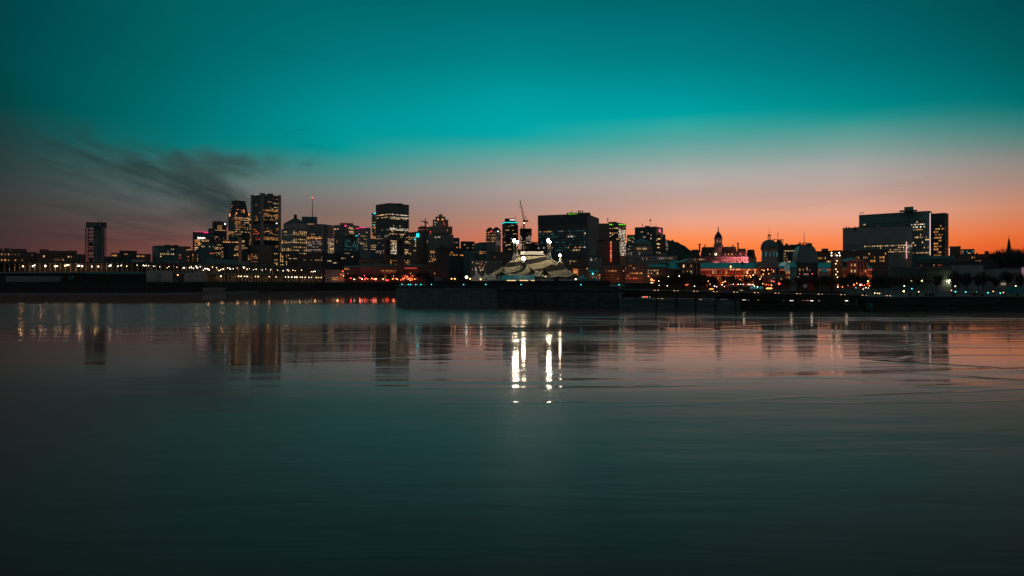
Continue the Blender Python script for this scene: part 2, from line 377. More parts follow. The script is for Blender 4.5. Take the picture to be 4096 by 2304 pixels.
# ---------------------------------------------------------------- water and land
def water_material():
    m = bpy.data.materials.new('river_water'); m.use_nodes = True; nt = m.node_tree; N = nt.nodes; L = nt.links; b = N['Principled BSDF']
    b.inputs['Base Color'].default_value = (.045, .030, .028, 1)
    b.inputs['Sheen Weight'].default_value = .10; b.inputs['Sheen Roughness'].default_value = .35; b.inputs['Sheen Tint'].default_value = (1, .55, .50, 1); b.inputs['IOR'].default_value = 1.22  # tinted sheen puts warm red into the reflected sky
    b.inputs['Specular IOR Level'].default_value = .5
    tc = N.new('ShaderNodeTexCoord')
    def noise(sx, sy, detail, rough=.55, dist=0., seed=0., rz=0.):
        mp = N.new('ShaderNodeMapping'); mp.inputs['Scale'].default_value = (sx, sy, 1); mp.inputs['Rotation'].default_value = (0, 0, rz); mp.inputs['Location'].default_value = (seed, seed*.7, 0)
        L.new(tc.outputs['Object'], mp.inputs[0])
        n = N.new('ShaderNodeTexNoise'); n.inputs['Scale'].default_value = 1; n.inputs['Detail'].default_value = detail; n.inputs['Roughness'].default_value = rough; n.inputs['Distortion'].default_value = dist
        L.new(mp.outputs[0], n.inputs['Vector']); return n.outputs[0]
    def mapr(v, a, bb, c, d):
        n = N.new('ShaderNodeMapRange'); n.interpolation_type = 'SMOOTHSTEP'; L.new(v, n.inputs[0])
        for i, x in zip((1, 2, 3, 4), (a, bb, c, d)): n.inputs[i].default_value = x
        return n.outputs[0]
    def M(op, a, bb):
        n = N.new('ShaderNodeMath'); n.operation = op
        for i, v in enumerate((a, bb)):
            if isinstance(v, (int, float)): n.inputs[i].default_value = v
            else: L.new(v, n.inputs[i])
        return n.outputs[0]
    # lanes of current: long, slightly slanting bands where the surface is ruffled
    lane = noise(.0045, .034, 3, .5, .8, 4., .05)
    lane2 = noise(.012, .11, 4, .55, 1.2, 11., -.09)
    ruff = M('MULTIPLY', mapr(lane, .47, .56, 0., 1.), mapr(lane2, .40, .56, .25, 1.))
    sp = N.new('ShaderNodeSeparateXYZ'); L.new(tc.outputs['Object'], sp.inputs[0])
    edge = M('ADD', sp.outputs[1], M('MULTIPLY', lane, 60.))
    far = M('MULTIPLY', mapr(edge, 168., 205., 0., 1.), mapr(edge, 320., 440., 1., 0.))   # the main stream is choppier, the basins are still
    right = mapr(sp.outputs[0], -40., 50., 1., .17)
    near = mapr(sp.outputs[1], 60., 130., .25, 1.)
    chop = M('MAXIMUM', M('MULTIPLY', M('MULTIPLY', M('MULTIPLY', ruff, .9), near), mapr(sp.outputs[0], -15., 25., .22, 1.)), M('MULTIPLY', far, right))
    still = mapr(edge, 320., 400., 1., .30)
    h1 = noise(.035, .17, 4, .62, .3, 2.); h2 = noise(.35, 1.1, 3, .6, .2, 7.); h3 = noise(.018, .06, 2, .5, .5, 17.)
    # seams between currents: thin, long, wandering ridges
    def seam(sx, sy, seed, rz, w):
        n = noise(sx, sy, 3, .5, .6, seed, rz); d = M('ABSOLUTE', M('SUBTRACT', n, .5), 0) if False else None
        q = N.new('ShaderNodeMath'); q.operation = 'ABSOLUTE'; L.new(M('SUBTRACT', n, .5), q.inputs[0])
        return mapr(q.outputs[0], w, 0., 0., 1.)
    s1 = M('MULTIPLY', mapr(sp.outputs[0], -25., 10., .35, 1.), M('MULTIPLY', M('MAXIMUM', seam(.0035, .013, 23., .10, .012), seam(.007, .02, 31., -.12, .009)), mapr(sp.outputs[1], 45., 80., .0, 1.)))
    h = M('ADD', M('MULTIPLY', s1, .16), M('MULTIPLY', h1, .26))
    h = M('ADD', M('ADD', h, M('MULTIPLY', h2, .022)), M('MULTIPLY', h3, .30))
    bp = N.new('ShaderNodeBump'); bp.inputs['Distance'].default_value = 1.0; L.new(h, bp.inputs['Height'])
    L.new(M('MULTIPLY', M('ADD', M('MULTIPLY', chop, .80), .17), still), bp.inputs['Strength'])
    L.new(bp.outputs[0], b.inputs['Normal'])
    L.new(M('MULTIPLY', M('ADD', M('MULTIPLY', chop, .15), .05), still), b.inputs['Roughness'])
    # ripple gloss; painted red base and sheen grey the reflections off the near shore
    b2 = N.new('ShaderNodeBsdfPrincipled'); b2.inputs['Base Color'].default_value = (.14, .05, .045, 1); b2.inputs['IOR'].default_value = 1.17
    b2.inputs['Roughness'].default_value = .38; b2.inputs['Sheen Weight'].default_value = .35; b2.inputs['Sheen Roughness'].default_value = .4; b2.inputs['Sheen Tint'].default_value = (1, .55, .5, 1)
    L.new(bp.outputs[0], b2.inputs['Normal'])
    ms = N.new('ShaderNodeMixShader'); L.new(M('MULTIPLY', mapr(sp.outputs[1], 52., 88., .66, .05), mapr(sp.outputs[1], 14., 45., .25, 1.)), ms.inputs[0]); L.new(b.outputs[0], ms.inputs[1]); L.new(b2.outputs[0], ms.inputs[2])
    L.new(ms.outputs[0], N['Material Output'].inputs['Surface'])
    return m
bm = bmesh.new()
vs = [bm.verts.new(p) for p in ((-25000, -300, 0), (25000, -300, 0), (25000, 40000, 0), (-25000, 40000, 0))]
bm.faces.new(vs); structure('water', bm, water_material())

def G(px, D): return (X(px, D), D)
def wallmat(name, col, streak=.5):
    m = mat(name, col, .9); nt = m.node_tree; N = nt.nodes; L = nt.links; b = N['Principled BSDF']
    tc = N.new('ShaderNodeTexCoord'); mp = N.new('ShaderNodeMapping'); mp.inputs['Scale'].default_value = (.5, .5, .06); L.new(tc.outputs['Object'], mp.inputs[0])
    n1 = N.new('ShaderNodeTexNoise'); n1.inputs['Detail'].default_value = 8; n1.inputs['Roughness'].default_value = .7; L.new(mp.outputs[0], n1.inputs['Vector'])
    mp2 = N.new('ShaderNodeMapping'); mp2.inputs['Scale'].default_value = (.04, .04, .3); L.new(tc.outputs['Object'], mp2.inputs[0])
    n2 = N.new('ShaderNodeTexNoise'); n2.inputs['Detail'].default_value = 4; L.new(mp2.outputs[0], n2.inputs['Vector'])
    mu = N.new('ShaderNodeMath'); mu.operation = 'MULTIPLY'; L.new(n1.outputs[0], mu.inputs[0]); L.new(n2.outputs[0], mu.inputs[1])
    cr = N.new('ShaderNodeValToRGB'); cr.color_ramp.elements[0].position = .12; cr.color_ramp.elements[1].position = .42
    cr.color_ramp.elements[0].color = (*[c*(1-streak) for c in col], 1); cr.color_ramp.elements[1].color = (*[c*(1+streak) for c in col], 1)
    L.new(mu.outputs[0], cr.inputs[0]); L.new(cr.outputs[0], b.inputs['Base Color'])
    return m
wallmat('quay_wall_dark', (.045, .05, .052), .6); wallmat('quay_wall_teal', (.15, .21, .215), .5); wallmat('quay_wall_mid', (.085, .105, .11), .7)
LQ = [(-400, 640), (0, 640), (600, 620), (812, 660), (1024, 770), (1280, 930), (1600, 940)]
LQp = [G(*q) for q in LQ]
bm = bmesh.new(); poly_prism(bm, LQp+[(LQp[-1][0], 1500), (-900, 1500)], -3, 11.0)
structure('left_quay', bm, MATS['quay_wall_dark'])
# low ledge running along the foot of the left quay wall
bm = bmesh.new()
for a, b in zip(LQp[1:4], LQp[2:5]):
    a, b = Vector(a), Vector(b); e = (b-a).normalized(); n = Vector((e.y, -e.x)); a = a+n*.02
    poly_prism(bm, [a, b, b+n*2.5, a+n*2.5], -2, 1.0)
structure('quay_ledge', bm, MATS['concrete'])
# centre pier carrying the circus: pale block at its head, darker long wall with bays
CP = [G(1587, 327), G(1625, 291), G(1990, 285), G(2475, 258)]
back_r = G(2500, 560); back_l = G(1600, 940)
bm = bmesh.new(); poly_prism(bm, [Vector(q) for q in CP]+[Vector(back_r), Vector(G(2480, 930)), Vector(back_l)], -3, 8.6)
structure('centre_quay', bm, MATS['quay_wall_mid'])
a, b = Vector(CP[1]), Vector(CP[2]); e = (b-a).normalized(); n = Vector((e.y, -e.x))
bm = bmesh.new(); poly_prism(bm, [a+n*.3-e*.3, b+n*.3, b+n*.005, a+n*.005-e*.3], -2, 8.0)
c0 = Vector(CP[0]); e2 = (a-c0).normalized(); n2 = Vector((e2.y, -e2.x))
poly_prism(bm, [c0+n2*.3, a+n2*.3, a+n2*.005, c0+n2*.005], -2, 8.0)
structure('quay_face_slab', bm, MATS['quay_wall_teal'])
a, b = Vector(CP[2]), Vector(CP[3]); e = (b-a).normalized(); n = Vector((e.y, -e.x)); Ln = (b-a).length
bm = bmesh.new()
poly_prism(bm, [a+n*.7, b+n*.7, b+n*.01, a+n*.01], 7.1, 8.35)
k = 0.
while k < Ln-9:
    poly_prism(bm, [a+e*(k+.5)+n*.45, a+e*(k+8.2)+n*.45, a+e*(k+8.2)+n*.01, a+e*(k+.5)+n*.01], -2, 5.2-random.random()*.5); k += 9.3
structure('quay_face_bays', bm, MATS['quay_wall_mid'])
# expansion joints and timber rubbing strips down the pale face
a, b = Vector(CP[1]), Vector(CP[2]); e = (b-a).normalized(); n = Vector((e.y, -e.x)); Ln = (b-a).length
bm = bmesh.new(); k = 3.
while k < Ln-1:
    w_ = random.choice((.07, .07, .22)); poly_prism(bm, [a+e*k+n*.34, a+e*(k+w_)+n*.34, a+e*(k+w_)+n*.303, a+e*k+n*.303], random.choice((-.5, .6, 1.5)), random.uniform(6.6, 7.95)); k += random.uniform(2.6, 5.2)
structure('quay_face_joints', bm, MATS['black_paint'])
# coping stone lines that catch the sky
bm = bmesh.new()
pts = [Vector(q) for q in CP]
for a, b in zip(pts, pts[1:]):
    e = (b-a).normalized(); n = Vector((e.y, -e.x)); poly_prism(bm, [a+n*.9, b+n*.9, b-n*.6, a-n*.6], 8.605, 8.78)
structure('quay_coping', bm, MATS['concrete'])
# right-hand (clock tower) quay: low front slab, then solid wall to the right
CQ = [G(2478, 254), G(2960, 249)]
bm = bmesh.new(); poly_prism(bm, [Vector(q) for q in (G(2478, 254), G(2960, 247), G(2960, 262), G(2478, 268))], -3, 4.0)
structure('low_quay', bm, MATS['quay_wall_teal'])
bm = bmesh.new(); poly_prism(bm, [Vector(q) for q in (G(2960, 247.5), G(3457, 243), G(3457, 262), G(2960, 262))], -3, 2.3)
poly_prism(bm, [Vector(q) for q in (G(2868, 257), G(3457, 256), G(3457, 262), G(2868, 262))], 2.31, 6.0)
structure('landing_quay', bm, MATS['quay_wall_dark'])
RQ = [G(3457, 243), G(3640, 236), G(3642, 243), G(4300, 243)]
bm = bmesh.new(); poly_prism(bm, [Vector(q) for q in RQ]+[Vector((700, 620)), Vector(G(3300, 620)), Vector(G(3457, 262))], -3, 5.05)
structure('right_quay', bm, MATS['quay_wall_dark'])
bm = bmesh.new()
for a, b in zip(RQ[2:], RQ[3:]):
    a, b = Vector(a), Vector(b); e = (b-a).normalized(); n = Vector((e.y, -e.x))
    poly_prism(bm, [a+n*.35, b+n*.35, b-n*.4, a-n*.4], 5.055, 5.35)
structure('promenade_kerb', bm, MATS['concrete'])
# park island with its shore, and the town rising behind
bm = bmesh.new(); poly_prism(bm, [Vector(q) for q in (G(2505, 500), G(2700, 470), G(3000, 440), G(3320, 430), G(3320, 640), G(2500, 640))], -3, 4.6)
structure('park_ground', bm, MATS['grass'])
bm = bmesh.new()
nx_, ny_ = 60, 40
def gz(x, y):
    s = max(0, min(1, (y-1000)/2500)); return 10+30*s
vv = []
for j in range(ny_+1):
    row = []
    t = (j/ny_)**2
    for i in range(nx_+1):
        u = -1.6+3.2*i/nx_
        y0 = 1000 if u < -.15 else (620 if u > .13 else 900)
        y = y0+t*20000; row.append(bm.verts.new((u*y, y, gz(u*y, y))))
    vv.append(row)
for j in range(ny_):
    for i in range(nx_): bm.faces.new((vv[j][i], vv[j][i+1], vv[j+1][i+1], vv[j+1][i]))
skirt = [bm.verts.new((v.co.x, v.co.y, -3)) for v in vv[0]]
for i in range(nx_): bm.faces.new((skirt[i], skirt[i+1], vv[0][i+1], vv[0][i]))
structure('ground', bm, MATS['asphalt'])
# the wooded hill behind the town, its outline broken by bare crowns
bm = bmesh.new()
prof = [(2150, 1080), (2300, 1020), (2420, 985), (2560, 962), (2640, 958), (2690, 963), (2715, 974), (2745, 996), (2768, 1014), (2800, 1045), (2850, 1075), (2920, 1100), (3000, 1120)]
Dh = 2600; rows = []
def pf(px):
    for (a, ya), (b, yb) in zip(prof, prof[1:]):
        if a <= px <= b: return ya+(yb-ya)*(px-a)/(b-a)
    return 1130
NP = 260
for j, (dd, k) in enumerate(((-420, .0), (-300, .35), (-180, .66), (-80, .88), (0, 1.), (160, .8), (400, .0))):
    row = []
    for i in range(NP+1):
        px_ = 2150+850*i/NP; h = (Z(pf(px_), Dh)-30)*k+30+(random.uniform(-1, 1)*4.5 if 0 < k else -20)
        row.append(bm.verts.new((X(px_, Dh), Dh+dd+random.uniform(-6, 6), h)))
    rows.append(row)
for a, b in zip(rows, rows[1:]):
    for i in range(NP): bm.faces.new((a[i], a[i+1], b[i+1], b[i]))
structure('wooded_hill', bm, MATS['hill_wood'])
# ---------------------------------------------------------------- small builders used for signs, masts, cranes
def text_mesh(parent, name, body, loc, height, m, rz=0., align='CENTER', ext=.06, bold=0.):
    cu = bpy.data.curves.new(name, 'FONT'); cu.body = body; cu.size = height/.72; cu.extrude = ext; cu.align_x = align; cu.offset = bold
    o = bpy.data.objects.new(name, cu); COL.objects.link(o)
    dg = bpy.context.evaluated_depsgraph_get(); me = bpy.data.meshes.new_from_object(o.evaluated_get(dg))
    bpy.data.objects.remove(o); me.materials.clear(); me.materials.append(m)
    q = bpy.data.objects.new(name, me); COL.objects.link(q); q.parent = parent
    q.location = Vector(loc)-parent.location; q.rotation_euler = (math.pi/2, 0, rz); return q
COUNTED = {'post','column','mullion','pinnacle','buttress','chimney','vent_stack','dormer','roof_light','green_light','balcony','bay','arched_opening','drum_light','stair_light','string_light','mooring_post','pole','dome_rib','wall_light','deck_light','guy_line','roof_box','finial','string_course','roof_frame','pole_light','rib','pink_light','eave_light','window','louvre_band','cornice','base_rail','panel_joint','roof_seam','trim','panel','mast_light','emblem_bar'}
def part(root, name, m, fn, smooth=False, label=None):
    """fn(bm) builds in world coordinates; result is parented to root"""
    bm = bmesh.new(); fn(bm)
    if name in COUNTED:
        bm.verts.ensure_lookup_table(); seen = set(); groups = []
        for v in bm.verts:
            if v in seen: continue
            st = [v]; seen.add(v); g = []
            while st:
                q = st.pop(); g.append(q)
                for e in q.link_edges:
                    w = e.other_vert(q)
                    if w not in seen: seen.add(w); st.append(w)
            groups.append(g)
        if 1 < len(groups) <= 100:
            last = None
            for g in groups:
                b2 = bmesh.new(); mp = {v: b2.verts.new(v.co-root.location) for v in g}
                for f in {f for v in g for f in v.link_faces}: b2.faces.new([mp[v] for v in f.verts])
                bmesh.ops.recalc_face_normals(b2, faces=b2.faces)
                last = mesh_obj(name, b2, MATS[m] if isinstance(m, str) else m, root, smooth)
                if label: last['label'] = label
            bm.free(); return last
    bmesh.ops.translate(bm, verts=bm.verts, vec=-root.location)
    bmesh.ops.recalc_face_normals(bm, faces=bm.faces)
    o = mesh_obj(name, bm, m if isinstance(m, list) else (MATS[m] if isinstance(m, str) else m), root, smooth)
    if label: o['label'] = label
    return o
def strip(bm, l, r, y0, y1, D, th=.3, mi=0):
    """thin slab square to the line of sight between pixel bounds, at distance D"""
    fp, _ = footprint(l, r, D, None, th); poly_prism(bm, fp, Z(y1, D), Z(y0, D), mi)
def emis(name, c, s): return mat(name, (.05, .05, .05), .5, emit=c, strength=s)
E_WHITE = emis('sign_white', (1, .97, .95), 2.2); E_CYAN = emis('sign_cyan', (.02, .85, .9), 1.6); E_PINK = emis('sign_pink', (1, .03, .25), 1.3)
E_GREEN = emis('sign_green', (.25, 1, .03), 1.2); E_RED = emis('sign_red', (1, .06, .03), 1.2); E_GLOW = emis('strip_pale', (1, .55, .5), 1.0); E_ORANGE = emis('strip_orange', (1, .35, .1), 1.3)
def greens(root, D, spans, y0, y1):
    for a, b in spans: part(root, 'green_light', E_GREEN, lambda bm: strip(bm, a, b, y0, y1, D, .3))

# ---------------------------------------------------------------- downtown, from the left edge to the right
W, A_, WH, PL, DM = 'warm', 'amber', 'white', 'pale', 'dim'
B('apartment_block', 'long low brick harbour block at the far left edge with its lowest rows lit', -40, 150, 1009, 985, gy=(1012,1058,4), nx=(14,), wall='w_brick',
  lit=[(0,2,14,0,1,.5,DM),(0,1,10,1,2,.3,A_),(0,2,10,2,4,.75,A_)], pent=[(-40,10,993),(15,40,993),(43,107,995)])
B('apartment_block', 'wide dark harbour block with two chimneys between the far left block and the conveyor tower', 149, 345, 1018, 975, gy=(1020,1058,3), nx=(18,), wall='w_brick',
  lit=[(0,2,3,0,1,1,A_),(0,11,18,0,1,.45,W),(0,6,18,1,2,.3,DM)], pent=[(158,194,997),(194,273,1003),(273,308,1002)])
r,_,_,z1 = B('warehouse', 'low dark warehouse just right of the conveyor tower', 388, 520, 1029, 970, gy=(1032,1058,2), nx=(10,), wall='w_black')
B('apartment_block', 'small block with an orange lit gable beyond the low warehouse', 446, 482, 1014, 1080, gy=(1016,1040,2), nx=(5,), wall='w_brown', lit=[(0,0,3,0,1,.8,A_),(0,3,5,1,2,.6,'red')])
B('apartment_block', 'dark flat block with rooftop masts beyond the low warehouse', 478, 548, 1005, 1090, gy=(1012,1040,3), nx=(8,), wall='w_black', lit=[(0,2,4,0,1,.5,A_)])
B('apartment_block', 'low distant block with one row of orange windows left of the teal terraced block', 546, 604, 1018, 1100, gy=(1020,1040,2), nx=(8,), wall='w_brown', lit=[(0,0,5,0,1,.9,A_)])
B('apartment_block', 'teal grey terraced block left of the downtown towers', 609, 718, 984, 1090, c=632, gy=(990,1030,4), nx=(3,12), wall='w_teal',
  lit=[(1,4,9,0,1,.5,W),(1,1,9,2,4,.5,W),(1,5,12,1,2,.2,PL)], pent=[(658,685,979),(690,714,980)])
B('apartment_block', 'stepped dark block touching the right side of the teal terraced block', 715, 762, 988, 1060, gy=(994,1036,4), nx=(8,), wall='w_brown', lit=[(0,0,3,1,4,.4,A_),(0,0,2,3,4,1,'red'),(0,5,8,0,4,.15,W)], pent=[(731,752,986)])
B('office_block', 'low block with tall orange lit windows in front of the curved glass tower', 750, 793, 1004, 1020, gy=(1008,1046,5), nx=(7,), wall='w_brick', lit=[(0,0,7,0,1,.3,A_),(0,3,4,1,5,.9,A_),(0,6,7,1,5,.9,A_),(0,0,2,1,5,.4,A_)])
r,fp,fc,z1 = B('office_tower', 'curved teal glass tower with a white sign and a pink roof line', 771, 846, 928, 1500, c=800, gy=(953,1005,12), nx=(4,12), wall='w_glass',
  lit=[(0,1,4,1,7,.85,A_),(1,1,9,1,2,.85,A_),(1,2,10,2,3,.5,W),(1,0,4,4,6,.8,A_),(0,1,3,8,12,.4,W)])
text_mesh(r, 'sign_text', 'Deloitte.', P(806, 954.5, 1490), 3.6, E_WHITE, bold=.12)
part(r, 'pink_light', E_PINK, lambda bm: (strip(bm, 779, 833, 927, 928.2, 1488, .3), strip(bm, 815, 833, 929.5, 932, 1488, .3)))
B('office_tower', 'slim dark tower behind the curved glass tower', 833, 852, 915, 1620, gy=(920,1000,16), nx=(4,), wall='w_teal', lit=[(0,0,4,1,8,.2,PL)])
r,fp,fc,z1 = B('office_tower', 'dark square-topped tower with a block of lit windows and a white round emblem', 849, 907, 887, 1600, c=858, gy=(899,1000,26), nx=(2,13), wall='w_black',
  lit=[(1,3,8,0,5,1,A_),(1,0,13,5,6,.4,W),(1,0,12,8,17,.15,W),(1,7,12,15,17,.7,A_)])
part(r, 'emblem', E_WHITE, lambda bm: bar(bm, P(900, 896, 1592), P(900, 896, 1591), 1.7, 16))
part(r, 'roof_rail', 'steel', lambda bm: (bar(bm, P(856, 884.5, 1610), P(886, 885.5, 1610), .5), bar(bm, P(858, 888, 1610), P(858, 884, 1610), .4), bar(bm, P(884, 888, 1610), P(884, 885, 1610), .4)))
part(r, 'pink_light', E_PINK, lambda bm: strip(bm, 907.5, 910, 912, 919, 1598, .4))
B('office_tower', 'brown-topped mid-rise with small lit windows in front of the dark square-topped tower', 856, 893, 960, 1250, gy=(972,1030,11), nx=(9,), wall='w_brown', lit=[(0,0,9,1,11,.35,W),(0,7,9,3,11,.6,W)])
B('office_block', 'low dark block with one lit row right of the curved glass tower', 805, 856, 973, 1240, gy=(983,1030,7), nx=(10,), wall='w_teal', lit=[(0,0,10,0,1,.7,W),(0,7,10,3,6,.15,'red')])
B('office_block', 'small teal block with a lit top storey between two towers', 892, 913, 964, 1260, gy=(965,1020,9), nx=(4,), wall='w_glass', lit=[(0,0,4,0,1,1,A_)])
# tall tower with the tapering crown
r,fp,fc,z1 = B('skyscraper', 'tall tower with a tapering crown and orange lights at its shoulders', 913, 996, 856, 1900, c=939, gy=(858,985,40), nx=(6,14), wall='w_grid',
  lit=[(1,0,14,0,8,.5,W),(1,0,6,3,12,.7,A_),(1,9,14,3,10,.5,W),(1,0,14,10,38,.18,W),(1,0,14,15,16,.8,A_),(1,0,14,21,22,.8,W),(1,0,14,24,25,.8,A_),(0,0,6,20,26,.55,A_),(0,0,6,4,40,.12,DM)])
def crown(bm):
    c = sum(fp, Vector((0,0)))/4
    base_ = [Vector(p) for p in fp]; top_ = [c+(p-c)*.66 for p in base_]
    poly_prism(bm, [c+(p-c)*.94 for p in base_], z1, Z(801, 1900), 0, top_)
part(r, 'crown', 'w_black', crown)
part(r, 'parapet', 'steel', lambda bm: poly_prism(bm, [sum(fp, Vector((0,0)))/4+(p-sum(fp, Vector((0,0)))/4)*.69 for p in fp], Z(801,1900), Z(799.5,1900)))
for (a, b, y0, y1) in ((917,921,854,866),(944,948,850,856),(975,977,838,852),(994,997,853,862)):
    part(r, 'crown_light', emis('shoulder_orange', (1,.32,.08), 1.6), lambda bm: strip(bm, a, b, y0, y1, 1886, .4))
for (x, y) in ((950,815),(949,838),(953,838),(960,839),(966,840),(971,841),(926,830),(924,838),(923,845),(928,822),(970,847),(965,848)):
    part(r, 'window', WIN['amber'], lambda bm: strip(bm, x-1.3, x+1.3, y-1, y+1, 1880, .4))
B('office_tower', 'narrow annex with a bright orange cap squeezed between the two tallest towers', 996, 1008, 851, 1960, gy=(852,1000,34), nx=(3,), wall='w_teal', lit=[(0,0,3,0,4,1,A_),(0,0,3,4,34,.35,W),(0,0,3,14,22,.7,A_)])
B('office_block', 'teal glass block with a lit sky lobby in front of the crowned tower', 913, 967, 949, 1240, c=953, gy=(966,1036,12), nx=(8,3), wall='w_glass', lit=[(0,0,8,0,1,1,A_),(0,5,8,3,5,.8,A_),(0,4,8,5,12,.4,A_),(0,4,5,0,4,.3,W)])
B('office_tower', 'black mid-rise beside the teal sky-lobby block, lights down its edge', 967, 1001, 935, 1420, gy=(940,1010,14), nx=(6,), wall='w_black', lit=[(0,0,2,4,12,.75,W),(0,5,6,4,9,.8,'red')])
B('office_block', 'dark block with an orange roof terrace left of the tallest black tower', 972, 1010, 987, 1210, gy=(989,1040,8), nx=(6,), wall='w_black', lit=[(0,0,3,0,1,1,A_),(0,3,5,5,8,.8,A_)])
# the black slab tower with pale corner columns
r,fp,fc,z1 = B('skyscraper', 'tallest black tower with pale corner columns and rooftop lights', 1010, 1118, 779, 1600, c=1048, gy=(786,1000,52), nx=(9,16), wall='w_grid',
  lit=[(1,0,16,1,2,.12,A_),(0,0,9,1,10,.15,A_),(1,0,16,2,12,.13,W),(1,0,16,12,26,.42,A_),(1,0,16,12,14,.85,A_),(1,0,16,17,19,.55,A_),(0,0,9,12,26,.18,A_),(1,0,16,22,23,.85,A_),(1,0,16,26,30,0,None),(1,0,16,30,42,.3,A_),(1,0,16,39,42,.85,A_),(0,0,9,30,44,.2,'red'),(1,12,16,46,50,.6,A_)])
for q in (1, 2, 0):
    p_ = fp[q]; part(r, 'corner_column', 'stone', lambda bm: poly_prism(bm, [p_+Vector(v) for v in ((-3,-3),(3,-3),(3,3),(-3,3))], 9, z1+3))
for y0, y1 in ((880, 893), (962, 976)):
    part(r, 'louvre_band', 'black_paint', lambda bm: poly_prism(bm, [fp[k]+(fp[k]-sum(fp,Vector((0,0)))/4).normalized()*.9 for k in range(4)], Z(y1,1600), Z(y0,1600)))
pfp, _ = footprint(1037, 1094, 1618, None, 34)
part(r, 'penthouse', 'concrete_dark', lambda bm: poly_prism(bm, pfp, z1, Z(773, 1618)))
for x in (1026, 1038, 1047, 1064, 1071, 1081, 1092):
    part(r, 'roof_light', WIN['white'], lambda bm: strip(bm, x-1., x+1., 774 if x > 1040 else 777, 776.5 if x > 1040 else 779, 1599, .5))
part(r, 'emblem', E_WHITE, lambda bm: (strip(bm, 1105, 1109, 891, 895, 1596, .4), strip(bm, 1103.5, 1105, 894, 895.5, 1596, .4)))
B('office_block', 'blank brown-fronted block at the foot of the tallest black tower', 1022, 1087, 981, 1180, gy=None, wall='w_brown')
B('office_block', 'narrow block with lit rows left of the blank brown-fronted block', 1003, 1030, 1006, 1150, gy=(1008,1050,6), nx=(6,), wall='w_brick', lit=[(0,0,6,0,6,.55,'amber')])
# pyramid-roofed stone tower
r,fp,fc,z1 = B('office_tower', 'broad stone tower with a pyramid roof and small lantern', 1126, 1237, 916, 1300, c=1172, gy=(922,1022,16), nx=(6,8), wall='w_stone',
  lit=[(1,0,8,0,1,.5,W),(1,0,8,1,3,.9,W),(0,1,6,2,3,.9,PL),(0,1,3,0,1,.6,W),(1,0,8,5,8,.55,W),(0,0,6,6,8,.7,W),(1,0,8,10,16,.6,W),(0,0,6,11,13,.9,W),(0,0,6,8,11,.1,PL)])
c_ = sum(fp, Vector((0,0)))/4
part(r, 'upper_storeys', 'w_stone', lambda bm: poly_prism(bm, [c_+(p-c_)*.86 for p in fp], z1, Z(896, 1330)))
part(r, 'pyramid_roof', 'slate', lambda bm: poly_prism(bm, [c_+(p-c_)*.88 for p in fp], Z(896,1330), Z(874,1330), 0, [c_+(p-c_)*.12 for p in fp]))
part(r, 'lantern', 'slate', lambda bm: lathe(bm, c_.x, c_.y, [(3,Z(875,1330)),(3,Z(863,1330)),(3.4,Z(862.5,1330)),(2.6,Z(860,1330)),(0,Z(858.5,1330))], 12))
# cross-plan tower with the mast
r,fp,fc,z1 = B('office_tower', 'dark flat tower with a tall thin roof mast, behind the pyramid-roofed tower', 1207, 1269, 868, 2000, gy=(872,960,20), nx=(16,), wall='w_teal', lit=[(0,6,16,5,6,.9,A_),(0,4,14,6,7,.6,W)])
part(r, 'mast', 'steel', lambda bm: bar(bm, P(1249.5, 868, 2020), P(1249.5, 793, 2020), 1.3, 6, .7))
part(r, 'mast_light', GLOBE['red'], lambda bm: bmesh.ops.create_icosphere(bm, subdivisions=1, radius=1.3, matrix=Matrix.Translation(P(1249.5, 790.5, 2020))))
r,fp,fc,z1 = B('office_tower', 'pale banded office block with a blank vertical strip right of the pyramid-roofed tower', 1226, 1335, 898, 1260, c=1287, gy=(905,1018,20), nx=(14,9), wall='w_band',
  lit=[(0,1,14,2,3,.15,PL),(0,0,14,7,9,.8,A_),(0,0,14,9,20,.42,PL),(0,4,8,5,6,.5,A_),(1,4,9,8,19,.4,W),(1,4,9,9,18,.3,PL)], pent=[(1262,1301,896)])
part(r, 'blank_strip', 'concrete', lambda bm: strip(bm, 1296, 1311, 899, 1020, 1268, 1.0))
r,fp,fc,z1 = B('office_tower', 'wide banded office block with a red roof emblem', 1336, 1437, 900, 1500, c=1396, gy=(906,990,15), nx=(16,8), wall='w_band', lit=[(0,0,16,1,2,.5,W),(0,0,16,5,7,.6,A_),(0,0,16,7,15,.25,W),(1,0,8,0,12,.45,W)], pent=[(1360,1413,892)])
part(r, 'emblem', emis('sign_pinkred', (1,.05,.2), 1.6), lambda bm: (strip(bm, 1379, 1386, 900, 906, 1490, .4)))
B('office_block', 'black stepped block with faint windows in front of the wide banded office block', 1336, 1432, 943, 1220, c=1371, gy=(958,1012,9), nx=(7,10), wall='w_grid', lit=[(0,2,3,0,4,.5,DM),(1,1,10,0,9,.6,'teal')], pent=[(1372,1415,941)])
r,fp,fc,z1 = B('apartment_tower', 'rounded residential tower with a pink roof line', 1417, 1483, 911, 1440, c=1432, gy=(918,998,20), nx=(3,13), wall='w_grey', lit=[(1,0,13,0,20,.12,W),(1,2,9,12,19,.4,W)])
part(r, 'pink_light', E_PINK, lambda bm: (strip(bm, 1437, 1463, 909.5, 911.5, 1434, .3), strip(bm, 1424, 1434, 912, 915, 1434, .3)))
part(r, 'blue_gable', E_CYAN, lambda bm: strip(bm, 1421, 1431, 942, 945, 1430, .3))
B('apartment_block', 'slim dark block left of the grid-fronted office tower', 1482, 1508, 957, 1380, gy=(965,1000,8), nx=(5,), wall='w_teal', lit=[(0,0,4,3,8,.5,W)])
r,fp,fc,z1 = B('apartment_tower', 'slim tower with a cyan top peeping out left of the grid-fronted office tower', 1487, 1512, 853, 1520, gy=(870,980,26), nx=(5,), wall='w_band', lit=[(0,0,5,4,26,.4,A_)])
